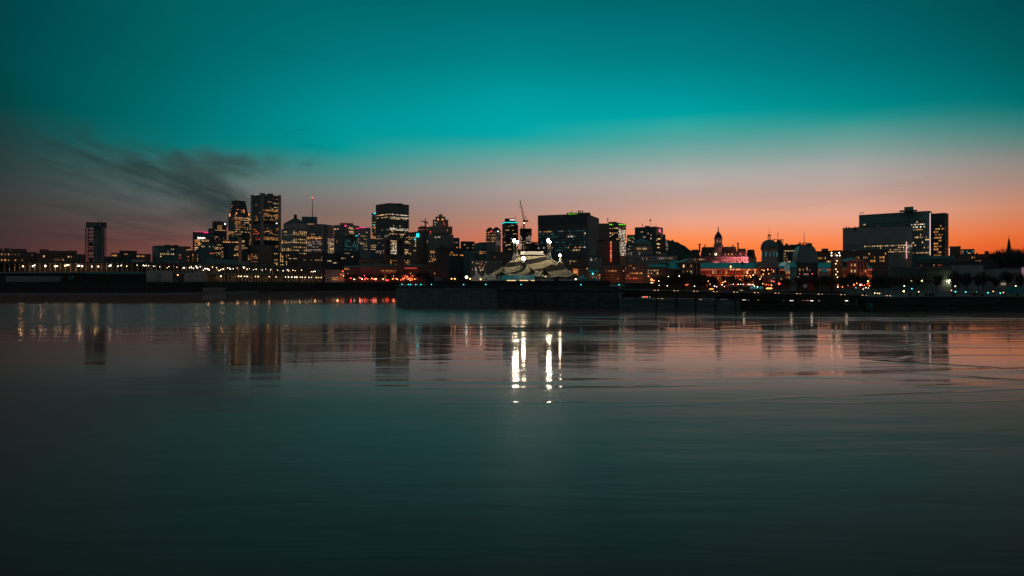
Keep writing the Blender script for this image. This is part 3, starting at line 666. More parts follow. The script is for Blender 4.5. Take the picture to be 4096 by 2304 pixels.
part(r, 'cyan_light', E_CYAN, lambda bm: strip(bm, 1494, 1504, 852, 855, 1518, .3))
B('office_tower', 'slim stepped tower standing in front of the cyan-topped one', 1487, 1502, 893, 1500, gy=(896,990,22), nx=(4,), wall='w_band', lit=[(0,0,4,0,22,.45,A_),(0,0,4,0,1,1,'cyan')])
# the big grid-fronted tower
r,fp,fc,z1 = B('office_tower', 'large black grid-fronted tower with bright window rows, left of the circus', 1503, 1636, 814, 1150, c=1558, gy=(848,1016,30), nx=(13,22), wall='w_grid',
  lit=[(1,0,22,1,2,.95,WH),(0,0,13,1,2,.8,W),(1,0,22,3,4,.85,WH),(0,0,13,3,4,.7,W),(1,0,22,4,5,.55,W),(1,4,13,9,11,.45,W),(1,0,22,11,13,.85,WH),(1,0,22,13,20,.15,W),(1,0,22,15,16,.7,W),(1,0,22,20,22,.6,W),(1,0,8,22,30,.85,WH),(1,12,22,24,30,.4,W),(0,0,13,12,22,.25,PL),(0,0,13,22,30,.45,PL)], pent=[(1548,1611,813,10)])
# construction block with tower crane and the blue emblem
r,fp,fc,z1 = B('office_block', 'dark block with a glowing cyan double-peaked emblem, right of the grid-fronted tower', 1634, 1712, 929, 1120, c=1665, gy=(934,1040,18), nx=(6,9), wall='w_brown', lit=[(0,0,6,1,3,.5,W),(0,5,6,3,12,.5,W),(1,8,9,0,18,.1,W),(0,0,6,3,14,.15,W)])
def logo(bm):
    D = 1112
    pts = [(1665,948.5),(1665,938),(1667.3,931.5),(1671,937),(1674.6,931.5),(1677,938),(1677,948.5)]
    q = [P(a, b, D) for a, b in pts]; q2 = [v+Vector((0, .3, 0)) for v in q]
    a = [bm.verts.new(v) for v in q]; b = [bm.verts.new(v) for v in q2]
    bm.faces.new(a); bm.faces.new(b[::-1])
    for i in range(len(a)): bm.faces.new((a[i], b[i], b[(i+1) % len(a)], a[(i+1) % len(a)]))
part(r, 'emblem', E_CYAN, logo)
part(r, 'emblem_bar', 'black_paint', lambda bm: (strip(bm, 1666, 1676, 942, 943.2, 1111, .3), strip(bm, 1668, 1670, 938.5, 940.5, 1111, .3), strip(bm, 1672, 1674, 938.5, 940.5, 1111, .3)))
part(r, 'cyan_light', E_CYAN, lambda bm: strip(bm, 1656, 1661, 956, 959, 1116, .3))
def slabs(root, l, r, tops, D, depth=18, cols=6):
    fp_, fc_ = footprint(l, r, D, None, depth)
    for a, b in zip(tops, tops[1:]+[None]):
        part(root, 'floor_slab', 'concrete_dark', lambda bm: poly_prism(bm, fp_, Z(a, D)-.5, Z(a, D)))
        if b is not None:
            def cs(bm):
                for s in range(cols+1):
                    for (u, v) in ((fp_[0], fp_[1]), (fp_[3], fp_[2])):
                        q = u+(v-u)*(.02+.96*s/cols); bar(bm, (q.x, q.y, Z(b, D)), (q.x, q.y, Z(a, D)-.5), .35)
            part(root, 'column', 'concrete_dark', cs)
r,fp,fc,z1 = B('construction_site', 'unfinished concrete frame under the small tower crane', 1670, 1718, 926, 1180, gy=None, wall='w_brown', cat='building site')
slabs(r, 1672, 1716, [908, 913, 919, 925], 1180, 20)
slabs(r, 1681, 1704, [904, 908], 1184, 12, 3)
# stepped art deco tower
r,fp,fc,z1 = B('office_tower', 'stepped stone tower with vertical ribs and a red lit crown', 1710, 1814, 937, 1100, c=1762, gy=(946,1046,20), nx=(9,8), wall='w_pier', lit=[(0,0,9,0,1,.6,WH),(1,0,4,0,1,.5,WH),(0,2,5,10,20,.5,A_),(0,0,9,14,20,.4,A_)])
c_ = sum(fp, Vector((0,0)))/4
rr = [(.87, 937, 908), (.56, 908, 881), (.34, 881, 869), (.15, 869, 859)]
for k, (s, y0, y1) in enumerate(rr):
    q = [c_+(p-c_)*s for p in fp]
    part(r, ('upper_storeys', 'upper_storeys', 'crown', 'lantern')[k], 'stone', lambda bm: poly_prism(bm, q, Z(y0, 1125), Z(y1, 1125)))
    def ribs(bm):
        for a, b in ((q[0], q[1]), (q[1], q[2])):
            e = (b-a); n_ = max(3, int(e.length/4.2)); nn = Vector((e.y, -e.x)).normalized()
            for i in range(n_+1):
                c = a+e*(i/n_); poly_prism(bm, [c+Vector((-.55,-.55))+nn*.3, c+Vector((.55,-.55))+nn*.3, c+Vector((.55,.55))+nn*.3, c+Vector((-.55,.55))+nn*.3], Z(y0, 1125), Z(y1, 1125)+1.3)
    if k < 3: part(r, 'rib', 'stone', ribs)
for (x, y, k) in ((1752,878,0),(1770,878,0),(1740,890,1),(1748,890,1),(1775,890,2),(1778,898,2),(1740,900,1),(1722,928,2),(1790,922,2)):
    D_ = 1095; part(r, 'window', [E_ORANGE, WIN['white'], WIN['red']][k], lambda bm: strip(bm, x-(3 if k == 0 else 1.3), x+(3 if k == 0 else 1.3), y-3, y+2.5, D_-2, .3))
part(r, 'mast', 'steel', lambda bm: bar(bm, P(1766.5, 860, 1125), P(1766.5, 848, 1125), .35))
B('office_block', 'small modern block right of the stepped stone tower', 1812, 1838, 953, 1250, gy=(960,1000,6), nx=(4,), wall='w_glass', lit=[(0,0,3,1,2,.8,PL),(0,1,4,4,6,.7,A_)])
B('office_block', 'black block with scattered lit offices against the orange sky', 1842, 1898, 967, 1250, c=1848, gy=(976,1012,6), nx=(1,13), wall='w_black', lit=[(1,2,13,0,6,.38,W),(1,2,13,2,3,.5,W),(1,3,8,5,6,.8,W)])
B('office_block', 'low stepped block with two lit rows left of the twin-peaked tower', 1897, 1972, 973, 1230, c=1916, gy=(990,1030,6), nx=(3,14), wall='w_teal', lit=[(1,0,9,2,4,.85,A_)], pent=[(1916,1950,969)])
r,fp,fc,z1 = B('hotel_tower', 'rounded tower with twin domed peaks, one carrying a red light', 1944, 2004, 922, 1220, c=1982, gy=(926,984,11), nx=(9,5), wall='w_grey', lit=[(0,0,9,0,8,.35,A_),(0,1,8,4,5,.7,W),(1,0,5,0,11,.55,PL)], cat='tower')
for (l_, r_, pk) in ((1944, 1976, 910), (1968, 2004, 909)):
    def peak(bm):
        D_ = 1235; m = (l_+r_)/2; hw = (r_-l_)/2
        pts = [(-1, 925), (-.82, 918), (-.5, pk+3), (-.25, pk), (.25, pk), (.5, pk+3), (.82, 918), (1, 925)]
        a = [bm.verts.new(P(m+hw*u, y, D_)) for u, y in pts]; b = [bm.verts.new(P(m+hw*u, y, D_)+Vector((0, 22, 0))) for u, y in pts]
        bm.faces.new(a[::-1]); bm.faces.new(b)
        for i in range(len(a)): bm.faces.new((a[i], a[(i+1) % len(a)], b[(i+1) % len(a)], b[i]))
    part(r, 'domed_roof', 'slate', peak)
part(r, 'red_light', E_RED, lambda bm: strip(bm, 1962, 1968, 922, 928, 1218, .3))
part(r, 'sign', E_WHITE, lambda bm: strip(bm, 1989, 1995, 923.5, 926.5, 1208, .3))
r,fp,fc,z1 = B('hotel_tower', 'dark slab tower with a cyan light line round its parapet and a lit name sign', 2009, 2072, 888, 1080, c=2022, gy=(894,1000,22), nx=(3,10), wall='w_black', lit=[(1,0,10,0,22,.10,W),(1,5,7,5,6,1,A_),(0,2,3,8,9,1,A_),(0,0,3,9,22,.2,W),(1,1,5,12,20,.2,WH)], cat='tower')
ff, _ = footprint(2019, 2061, 1086, None, 14)
part(r, 'penthouse', 'black_paint', lambda bm: poly_prism(bm, ff, z1, Z(874, 1086)))
c_ = sum(fp, Vector((0,0)))/4
part(r, 'cyan_light', E_CYAN, lambda bm: poly_prism(bm, [c_+(p-c_)*1.03 for p in fp], Z(890.5,1080), Z(888.6,1080)))
part(r, 'roof_slab', 'black_paint', lambda bm: poly_prism(bm, [c_+(p-c_)*1.10 for p in fp], Z(888.5,1080), Z(886.5,1080)))
text_mesh(r, 'sign_text', 'COGECO', P(2050, 881.5, 1084.6), 1.5, E_WHITE, bold=.05)
part(r, 'mast', 'steel', lambda bm: bar(bm, P(2060.5, 888, 1084), P(2060.5, 861, 1084), .35))
part(r, 'balcony', 'concrete_dark', lambda bm: [strip(bm, 2008, 2011, y, y+1.8, 1081, 4) for y in range(898, 990, 5)]+[strip(bm, 2071, 2074, y, y+1.8, 1083, 4) for y in range(902, 990, 5)])
# tower under construction with the luffing crane
r,fp,fc,z1 = B('construction_site', 'unfinished tower of open floors behind the circus, under the tall luffing crane', 2080, 2125, 941, 1000, gy=(942,1000,11), nx=(11,), wall='w_black', lit=[(0,0,2,0,11,.8,WH),(0,6,11,0,7,.7,WH),(0,2,6,3,11,.3,A_),(0,3,4,6,11,.9,A_)], cat='building site')
slabs(r, 2079, 2127, [914, 919.5, 925, 930.5, 936, 941], 1000, 20, 9)
part(r, 'core_wall', 'concrete_dark', lambda bm: strip(bm, 2084, 2107, 917, 942, 1005, 10))
part(r, 'hoist', 'steel', lambda bm: strip(bm, 2084.5, 2088, 905, 916, 998, 1.5))
B('office_block', 'low dark block with red roof lights left of the great black slab', 2124, 2152, 970, 1120, gy=(972,1000,5), nx=(8,), wall='w_black', lit=[(0,0,8,0,1,.5,'red')])
def lattice(bm, a, b, w, n, r=.12, taper=1.):
    a = Vector(a); b = Vector(b); d = (b-a).normalized(); q = d.to_track_quat('Z', 'Y'); Ln = (b-a).length
    cs = [q @ Vector((sx*w/2, sy*w/2, 0)) for sx, sy in ((-1,-1),(1,-1),(1,1),(-1,1))]
    for c in cs: bar(bm, a+c, b+c*taper, r)
    for i in range(n):
        t0, t1 = i/n, (i+1)/n
        for k in range(4):
            c0, c1 = cs[k], cs[(k+1) % 4]; s0 = 1+(taper-1)*t0; s1 = 1+(taper-1)*t1
            p0 = a+d*Ln*t0; p1 = a+d*Ln*t1
            bar(bm, p0+c0*s0, p1+c1*s1, r*.7); bar(bm, p1+c0*s1, p1+c1*s1, r*.7)
def crane(label, base_px, D, ytop, ybot, jib, back, lum=False):
    g = P(base_px, ybot, D); root = empty('tower_crane', g, label, 'crane')
    t = P(base_px, ytop, D)
    part(root, 'mast', 'steel', lambda bm: lattice(bm, g, t, 2.4, 14, .22))
    part(root, 'cab', 'steel', lambda bm: box(bm, t.x-1.6, t.x+1.6, t.y-1.6, t.y+1.6, t.z, t.z+3))
    part(root, 'jib', 'steel', lambda bm: lattice(bm, t+Vector((0,0,2.5)), P(*jib, D), 2.0, 14, .22, .4))
    if lum:
        part(root, 'gantry', 'steel', lambda bm: (bar(bm, t+Vector((1,0,3)), P(base_px+6, ytop-24, D), .35), bar(bm, t+Vector((5,0,3)), P(base_px+6, ytop-24, D), .3), bar(bm, P(base_px+6, ytop-24, D), P(jib[0]+9, jib[1]+30, D), .12)))
        part(root, 'counterweight', 'steel', lambda bm: box(bm, t.x-1, t.x+6.5, t.y-1.5, t.y+1.5, t.z+.3, t.z+2.6))
        part(root, 'hook_line', 'steel', lambda bm: (bar(bm, P(*jib, D)+Vector((-.2,0,-.5)), P(jib[0]-.5, jib[1]+34, D), .1), strip(bm, jib[0]-1.3, jib[0]+.3, jib[1]+23, jib[1]+34, D, .5)))
        part(root, 'mast_light', GLOBE['white'], lambda bm: (strip(bm, base_px-2.5, base_px-.5, ytop+3, ytop+5, D-2, .5), strip(bm, base_px+.8, base_px+2.8, ytop+3, ytop+5, D-2, .5)))
    else:
        part(root, 'counter_jib', 'steel', lambda bm: lattice(bm, t+Vector((0,0,2.5)), P(*back, D), 1.8, 4, .2))
        part(root, 'counterweight', 'steel', lambda bm: strip(bm, back[0]-3, back[0]+.5, back[1]-1, back[1]+4, D, 1.5))
        part(root, 'apex', 'steel', lambda bm: (lattice(bm, t+Vector((0,0,3)), t+Vector((0,0,9)), 1.2, 3, .15), bar(bm, t+Vector((0,0,9)), P(jib[0]+12, jib[1]+1, D), .15), bar(bm, t+Vector((0,0,9)), P(*back, D), .15)))
    return root
crane('small hammerhead tower crane over the unfinished concrete frame', 1702, 1185, 893, 926, (1683, 883.5), (1712, 891))
crane('tall luffing tower crane with its jib raised nearly upright behind the circus', 2096, 1010, 888, 915, (2080, 801), None, True)
# ---------------------------------------------------------------- from the great black slab to the right edge
r,fp,fc,z1 = B('office_tower', 'great black slab with teal slot windows and a blank side wall, right of the circus', 2152, 2395, 857, 1000, c=2346, gy=(917,1005,8), nx=(58,1), wall='w_slot',
  lit=[(0,0,57,0,8,.28,'teal'),(0,2,16,0,1,.6,A_),(0,28,31,0,1,.8,W),(0,0,57,1,7,.012,WH),(0,44,53,6,7,.9,A_),(0,8,50,6,8,.10,A_),(0,40,50,7,8,.7,W)], cat='building')
c_ = sum(fp, Vector((0,0)))/4
part(r, 'side_wall', 'concrete', lambda bm: poly_prism(bm, [fc[1][0]+(fc[1][1]-fc[1][0])*.12+Vector((.15,-.5)), fc[1][1]+Vector((.4,-.5)), fc[1][1]+Vector((.4,.3)), fc[1][0]+(fc[1][1]-fc[1][0])*.12+Vector((.1,.3))], 9, z1+.3))
part(r, 'top_band', 'concrete_dark', lambda bm: poly_prism(bm, [fc[0][0]+Vector((-.3,-.5)), fc[0][1]+Vector((.3,-.5)), fc[0][1]+Vector((.3,.2)), fc[0][0]+Vector((-.3,.2))], Z(893,1000), z1+.4))
pf_, _ = footprint(2267, 2362, 1012, None, 22)
part(r, 'penthouse', 'concrete', lambda bm: poly_prism(bm, pf_, z1, Z(850.5, 1012)))
greens(r, 1011, [(2273,2278),(2280,2284.5),(2287,2291.5),(2293.5,2298),(2300,2304),(2306,2309.5),(2337,2341),(2343,2346)], 855, 859.5)
part(r, 'roof_plant', 'steel', lambda bm: [lattice(bm, P(a, 850.5, 1016), P(a, 842, 1016), 1.2, 3, .2) for a in (2314, 2321, 2330)]+[bar(bm, P(2312, 846, 1016), P(2332, 846, 1016), .3), bar(bm, P(2286, 855, 1008), P(2286, 849, 1008), .3), strip(bm, 2283, 2289, 847.5, 850.5, 1008, 1.)])
r,fp,fc,z1 = B('office_block', 'blank-fronted block between the great black slab and the bright gridded tower', 2389, 2437, 896, 1150, gy=None, wall='w_brown')
r,fp,fc,z1 = B('office_tower', 'tower with green roof lights and a bright white grid of windows', 2410, 2504, 893, 1170, c=2473, gy=(903,1022,19), nx=(7,8), wall='w_grid',
  lit=[(0,0,7,0,12,.2,W),(0,3,5,4,6,.8,W),(1,0,8,2,19,.85,WH),(1,0,8,0,2,.6,PL),(0,4,7,12,13,.6,'red')], pent=[(2434,2468,887,20)])
greens(r, 1164, [(2414,2418),(2420,2424),(2430,2434),(2438,2442),(2445,2449),(2476,2480),(2482,2486),(2489,2493),(2496,2500)], 896, 900)
part(r, 'mast', 'steel', lambda bm: (bar(bm, P(2431, 890, 1185), P(2431, 872, 1185), .7), strip(bm, 2429, 2434, 874, 878, 1184, 1.5)))
r,fp,fc,z1 = B('apartment_block', 'dark brick block with a red lit stair strip, in front of the bright gridded tower', 2386, 2479, 960, 900, c=2440, gy=None, wall='w_brick', pent=[(2398,2412,956),(2410,2426,951)])
part(r, 'stair_strip', emis('stair_red', (1,.07,.04), .8), lambda bm: strip(bm, 2441, 2446.5, 966, 1047, 896, .3))
part(r, 'stair_light', WIN['white'], lambda bm: [strip(bm, 2442, 2445.5, y, y+2.5, 895.4, .3) for y in (966,972,983,1003,1015,1022,1029,1041)])
B('office_block', 'narrow block with three green roof lights left of the letter-sign tower', 2508, 2539, 941, 1300, gy=(947,1000,9), nx=(7,), wall='w_grey', lit=[(0,0,7,0,9,.2,W),(0,2,3,0,1,1,'green'),(0,4,5,0,1,1,'green'),(0,5,6,0,1,1,'green')])
r,fp,fc,z1 = B('office_tower', 'stepped dark office tower with a flag and a glowing pink letter sign', 2539, 2652, 908, 1260, c=2624, gy=(915,1020,15), nx=(15,5), wall='w_glass',
  lit=[(0,4,6,1,2,.6,W),(0,0,15,2,15,.10,W),(0,6,13,4,5,.6,W),(0,3,9,5,6,.7,W),(0,6,10,7,8,.9,W),(1,0,5,5,15,.3,W)], pent=[(2580,2598,903,12)])
part(r, 'step_wall', 'w_black', lambda bm: (strip(bm, 2640, 2662, 938, 1030, 1275, 20), strip(bm, 2646, 2673, 959, 1030, 1282, 20)))
add_windows(r, [(P(2651+4.5*i, 964+5.2*j, 1280.5), Vector((1, 0)), 1.9, 1.5, 'pale') for i in range(5) for j in range(8) if random.random() < .85]+[(P(2643+4*i, 944+5*j, 1273), Vector((1, 0)), 1.2, 1.2, 'warm') for i in range(4) for j in range(3) if random.random() < .5], cap=60)
def ring_q(bm):
    D = 1252; cx, cy, a, b = 2639, 922, 4.3, 6.0; n = 28
    o_, i_ = [], []
    for k in range(n):
        t = 2*math.pi*k/n
        o_.append(P(cx+a*math.cos(t), cy-b*math.sin(t), D)); i_.append(P(cx+(a-1.7)*math.cos(t), cy-(b-1.7)*math.sin(t), D))
    for k in range(n):
        j = (k+1) % n; q = [o_[k], o_[j], i_[j], i_[k]]
        f = [bm.verts.new(v) for v in q]; g = [bm.verts.new(v+Vector((0, .4, 0))) for v in q]
        bm.faces.new(f); bm.faces.new(g[::-1]); bm.faces.new((f[0], f[1], g[1], g[0])); bm.faces.new((f[3], f[2], g[2], g[3]))
    bar(bm, P(2640.5, 925, D-.3), P(2644.8, 931.5, D-.3), .45)
part(r, 'letter_sign', emis('sign_q', (1,.22,.36), 1.6), ring_q)
part(r, 'flagpole', 'steel', lambda bm: bar(bm, P(2603, 906, 1266), P(2603, 876, 1266), .35))
part(r, 'flag', 'flag_cloth', lambda bm: poly_prism(bm, [P(2599, 880, 1266).xy, P(2603, 880, 1266).xy, P(2603, 880, 1266).xy+Vector((0,.2)), P(2599, 880, 1266).xy+Vector((0,.5))], Z(885.5,1266), Z(877,1266)))
part(r, 'antenna', 'steel', lambda bm: (bar(bm, P(2570, 906, 1266), P(2570, 894, 1266), .7), bar(bm, P(2619, 906, 1266), P(2619, 893, 1266), .25), bar(bm, P(2625, 906, 1266), P(2625, 895, 1266), .25)))
# domed hall
r,fp,fc,z1 = B('domed_hall', 'long classical hall with lit pilasters and a shallow dome, below the letter-sign tower', 2508, 2610, 1002, 900, gy=(1004,1024,1), nx=(20,), wall='w_stone', lit=[(0,0,20,0,1,.25,PL)], cat='building')
dc = P(2567, 1000, 925)
part(r, 'drum', 'stone', lambda bm: lathe(bm, dc.x, dc.y, [(14.5, z1-2), (14.5, Z(992,925)), (13, Z(992,925)), (13, Z(985,925))], 28))
part(r, 'dome', 'dome_metal', lambda bm: lathe(bm, dc.x, dc.y, [(12.5, Z(985,925)), (11.8, Z(976,925)), (9, Z(966,925)), (5, Z(960,925)), (2.2, Z(957.5,925)), (2.2, Z(951,925)), (0, Z(949,925))], 28), True)
part(r, 'drum_light', WIN['warm'], lambda bm: [strip(bm, 2548+6*i, 2549.2+6*i, 991, 1000, 909, .3) for i in range(7)])
B('stone_block', 'long flat-roofed stone block with a few warm windows in front of the domed hall', 2560, 2708, 1022, 860, gy=(1028,1050,2), nx=(20,), wall='w_stone', lit=[(0,1,2,0,1,1,W),(0,3,4,0,1,1,A_),(0,9,20,0,1,.2,PL),(0,15,17,0,1,.8,W)], roofmat='roof_dark', pent=[(2626,2668,1012,12)])
# city hall
D = 780
r,fp,fc,z1 = B('city_hall', 'mansard-roofed city hall with a central spired tower, its front floodlit pink', 2756, 3026, 1026, D, c=2992, gy=(1030,1051,2), nx=(30,5), wall='w_stone', lit=[(0,2,30,0,1,.22,A_),(0,5,9,0,1,.7,A_)], cat='public building', depth=35)
def hip(bm, l, r_, y0, y1, inset, Dn, dp):
    f0, _ = footprint(l, r_, Dn, None, dp); c = sum(f0, Vector((0,0)))/4; w = (f0[1]-f0[0]).length; k = inset*Dn/F
    tp = [c+Vector(((p-c).x*(1-2*k/w), (p-c).y*(1-2*k/dp) if dp > 2.5*k else (p-c).y*.5)) for p in f0]
    poly_prism(bm, f0, Z(y0, Dn), Z(y1, Dn), 0, tp)
part(r, 'mansard_roof', 'slate', lambda bm: hip(bm, 2800, 2952, 1026, 987, 8, D+6, 24))
part(r, 'wing_roof', 'slate', lambda bm: hip(bm, 2760, 2800, 1026, 998, 7, D+2, 20))
part(r, 'wing_roof', 'slate', lambda bm: hip(bm, 2944, 2988, 1026, 994, 7, D+3, 20))
part(r, 'wing_roof', 'slate', lambda bm: hip(bm, 2984, 3022, 1026, 998, 6, D+26, 16))
part(r, 'cornice', 'stone', lambda bm: (strip(bm, 2756, 2994, 1024, 1027, D-.6, .9), strip(bm, 2756, 2994, 1040, 1042, D-.5, .8)))
for cx_, t_ in ((2798.5, 975), (2952, 971)):
    part(r, 'chimney', 'brick', lambda bm: (strip(bm, cx_-3, cx_+3, t_+4, 1010, D+8, 2.4), strip(bm, cx_-5.3, cx_+5.3, t_, t_+3.4, D+7.6, 3.2)))
tc_ = P(2873, 1000, D+10); tz = lambda y: Z(y, D+10); S45 = math.pi/4
part(r, 'tower', 'stone', lambda bm: lathe(bm, tc_.x, tc_.y, [(5.0, tz(1020)), (4.9, tz(985)), (5.6, tz(983)), (4.3, tz(976)), (4.3, tz(956)), (5.1, tz(954)), (5.1, tz(951.5)), (4.5, tz(951))], 8, a0=S45/2))
part(r, 'cupola', 'slate', lambda bm: lathe(bm, tc_.x, tc_.y, [(4.1, tz(951)), (3.9, tz(944)), (3.1, tz(938)), (1.9, tz(933)), (1.7, tz(930)), (1.0, tz(928))], 16), True)
part(r, 'spire', 'slate', lambda bm: lathe(bm, tc_.x, tc_.y, [(.9, tz(929)), (.55, tz(920)), (.28, tz(906)), (0, tz(904.5))], 8))
part(r, 'belfry_window', WIN['amber'], lambda bm: strip(bm, 2867.5, 2871, 960, 970, D+4.8, .3))
part(r, 'belfry_window', WIN['dim'], lambda bm: strip(bm, 2879.5, 2881.5, 960, 970, D+4.8, .3))
def pedi(bm):
    n = 14; pts = [(2847, 1026), (2851, 1014), (2851, 1008)]+[(2863-14*math.cos(math.pi*k/n), 1007-7*math.sin(math.pi*k/n)) for k in range(n+1)]+[(2875, 1008), (2875, 1014), (2880, 1026)]
    a = [bm.verts.new(P(x, y, D-1)) for x, y in pts]; b = [bm.verts.new(v.co+Vector((0, 2.2, 0))) for v in a]
    bm.faces.new(a[::-1]); bm.faces.new(b)
    for i in range(len(a)): bm.faces.new((a[i], a[(i+1) % len(a)], b[(i+1) % len(b)], b[i]))
part(r, 'clock_gable', 'stone', pedi)
part(r, 'clock_face', emis('clock_lit', (1,.72,.4), 2.2), lambda bm: bar(bm, P(2863, 1017, D-1.1), P(2863, 1017, D-1.4), 1.3, 20))
part(r, 'portico', 'stone', lambda bm: poly_prism(bm, [v.xy for v in (P(2842,1043,D-6), P(2876,1043,D-6), P(2876,1043,D-1.2), P(2842,1043,D-1.2))], 12, Z(1043, D-6)))
def gab(bm, l, r_, y0, yt, Dn, dp):
    a = [bm.verts.new(P(l, y0, Dn)), bm.verts.new(P(r_, y0, Dn)), bm.verts.new(P((l+r_)/2, yt, Dn))]; b = [bm.verts.new(v.co+Vector((0, dp, 0))) for v in a]
    bm.faces.new(a); bm.faces.new(b[::-1])
    for i in range(3): bm.faces.new((a[i], b[i], b[(i+1) % 3], a[(i+1) % 3]))
part(r, 'portico_gable', 'stone', lambda bm: gab(bm, 2840, 2878, 1043, 1031, D-6.4, 4))
for x in (2901, 2914, 2928, 2839): part(r, 'dormer_window', WIN['amber'], lambda bm: strip(bm, x-1.3, x+1.3, 1014, 1019.5, D-1.3, .3))
for x in (2961, 2985): part(r, 'dormer', 'stone', lambda bm: (strip(bm, x-4, x+4, 1013, 1026, D-1.5, 2), gab(bm, x-5, x+5, 1013, 1007, D-1.7, 2.3)))
for x in (2819.5, 2931.5): part(r, 'finial', 'slate', lambda bm: lathe(bm, P(x,0,D+12).x, D+12, [(.25, Z(990,D+12)), (.9, Z(982,D+12)), (.5, Z(980,D+12)), (0, Z(976,D+12))], 8))
def area(name, loc, to, sx, sy, col, e):
    l = bpy.data.lights.new(name, 'AREA'); l.shape = 'RECTANGLE'; l.size = sx; l.size_y = sy; l.color = col; l.energy = e; l.spread = math.radians(115)
    o = bpy.data.objects.new(name, l); COL.objects.link(o); o.location = loc; o.rotation_euler = (Vector(to)-Vector(loc)).to_track_quat('-Z', 'Y').to_euler(); return o
for x, e in ((2860, 700), (2905, 950), (2945, 1500), (2985, 1800)):
    area('floodlight', P(x, 1062, D-7), P(x, 1040, D), 6, 1, (1, .20, .22), e*1.3)
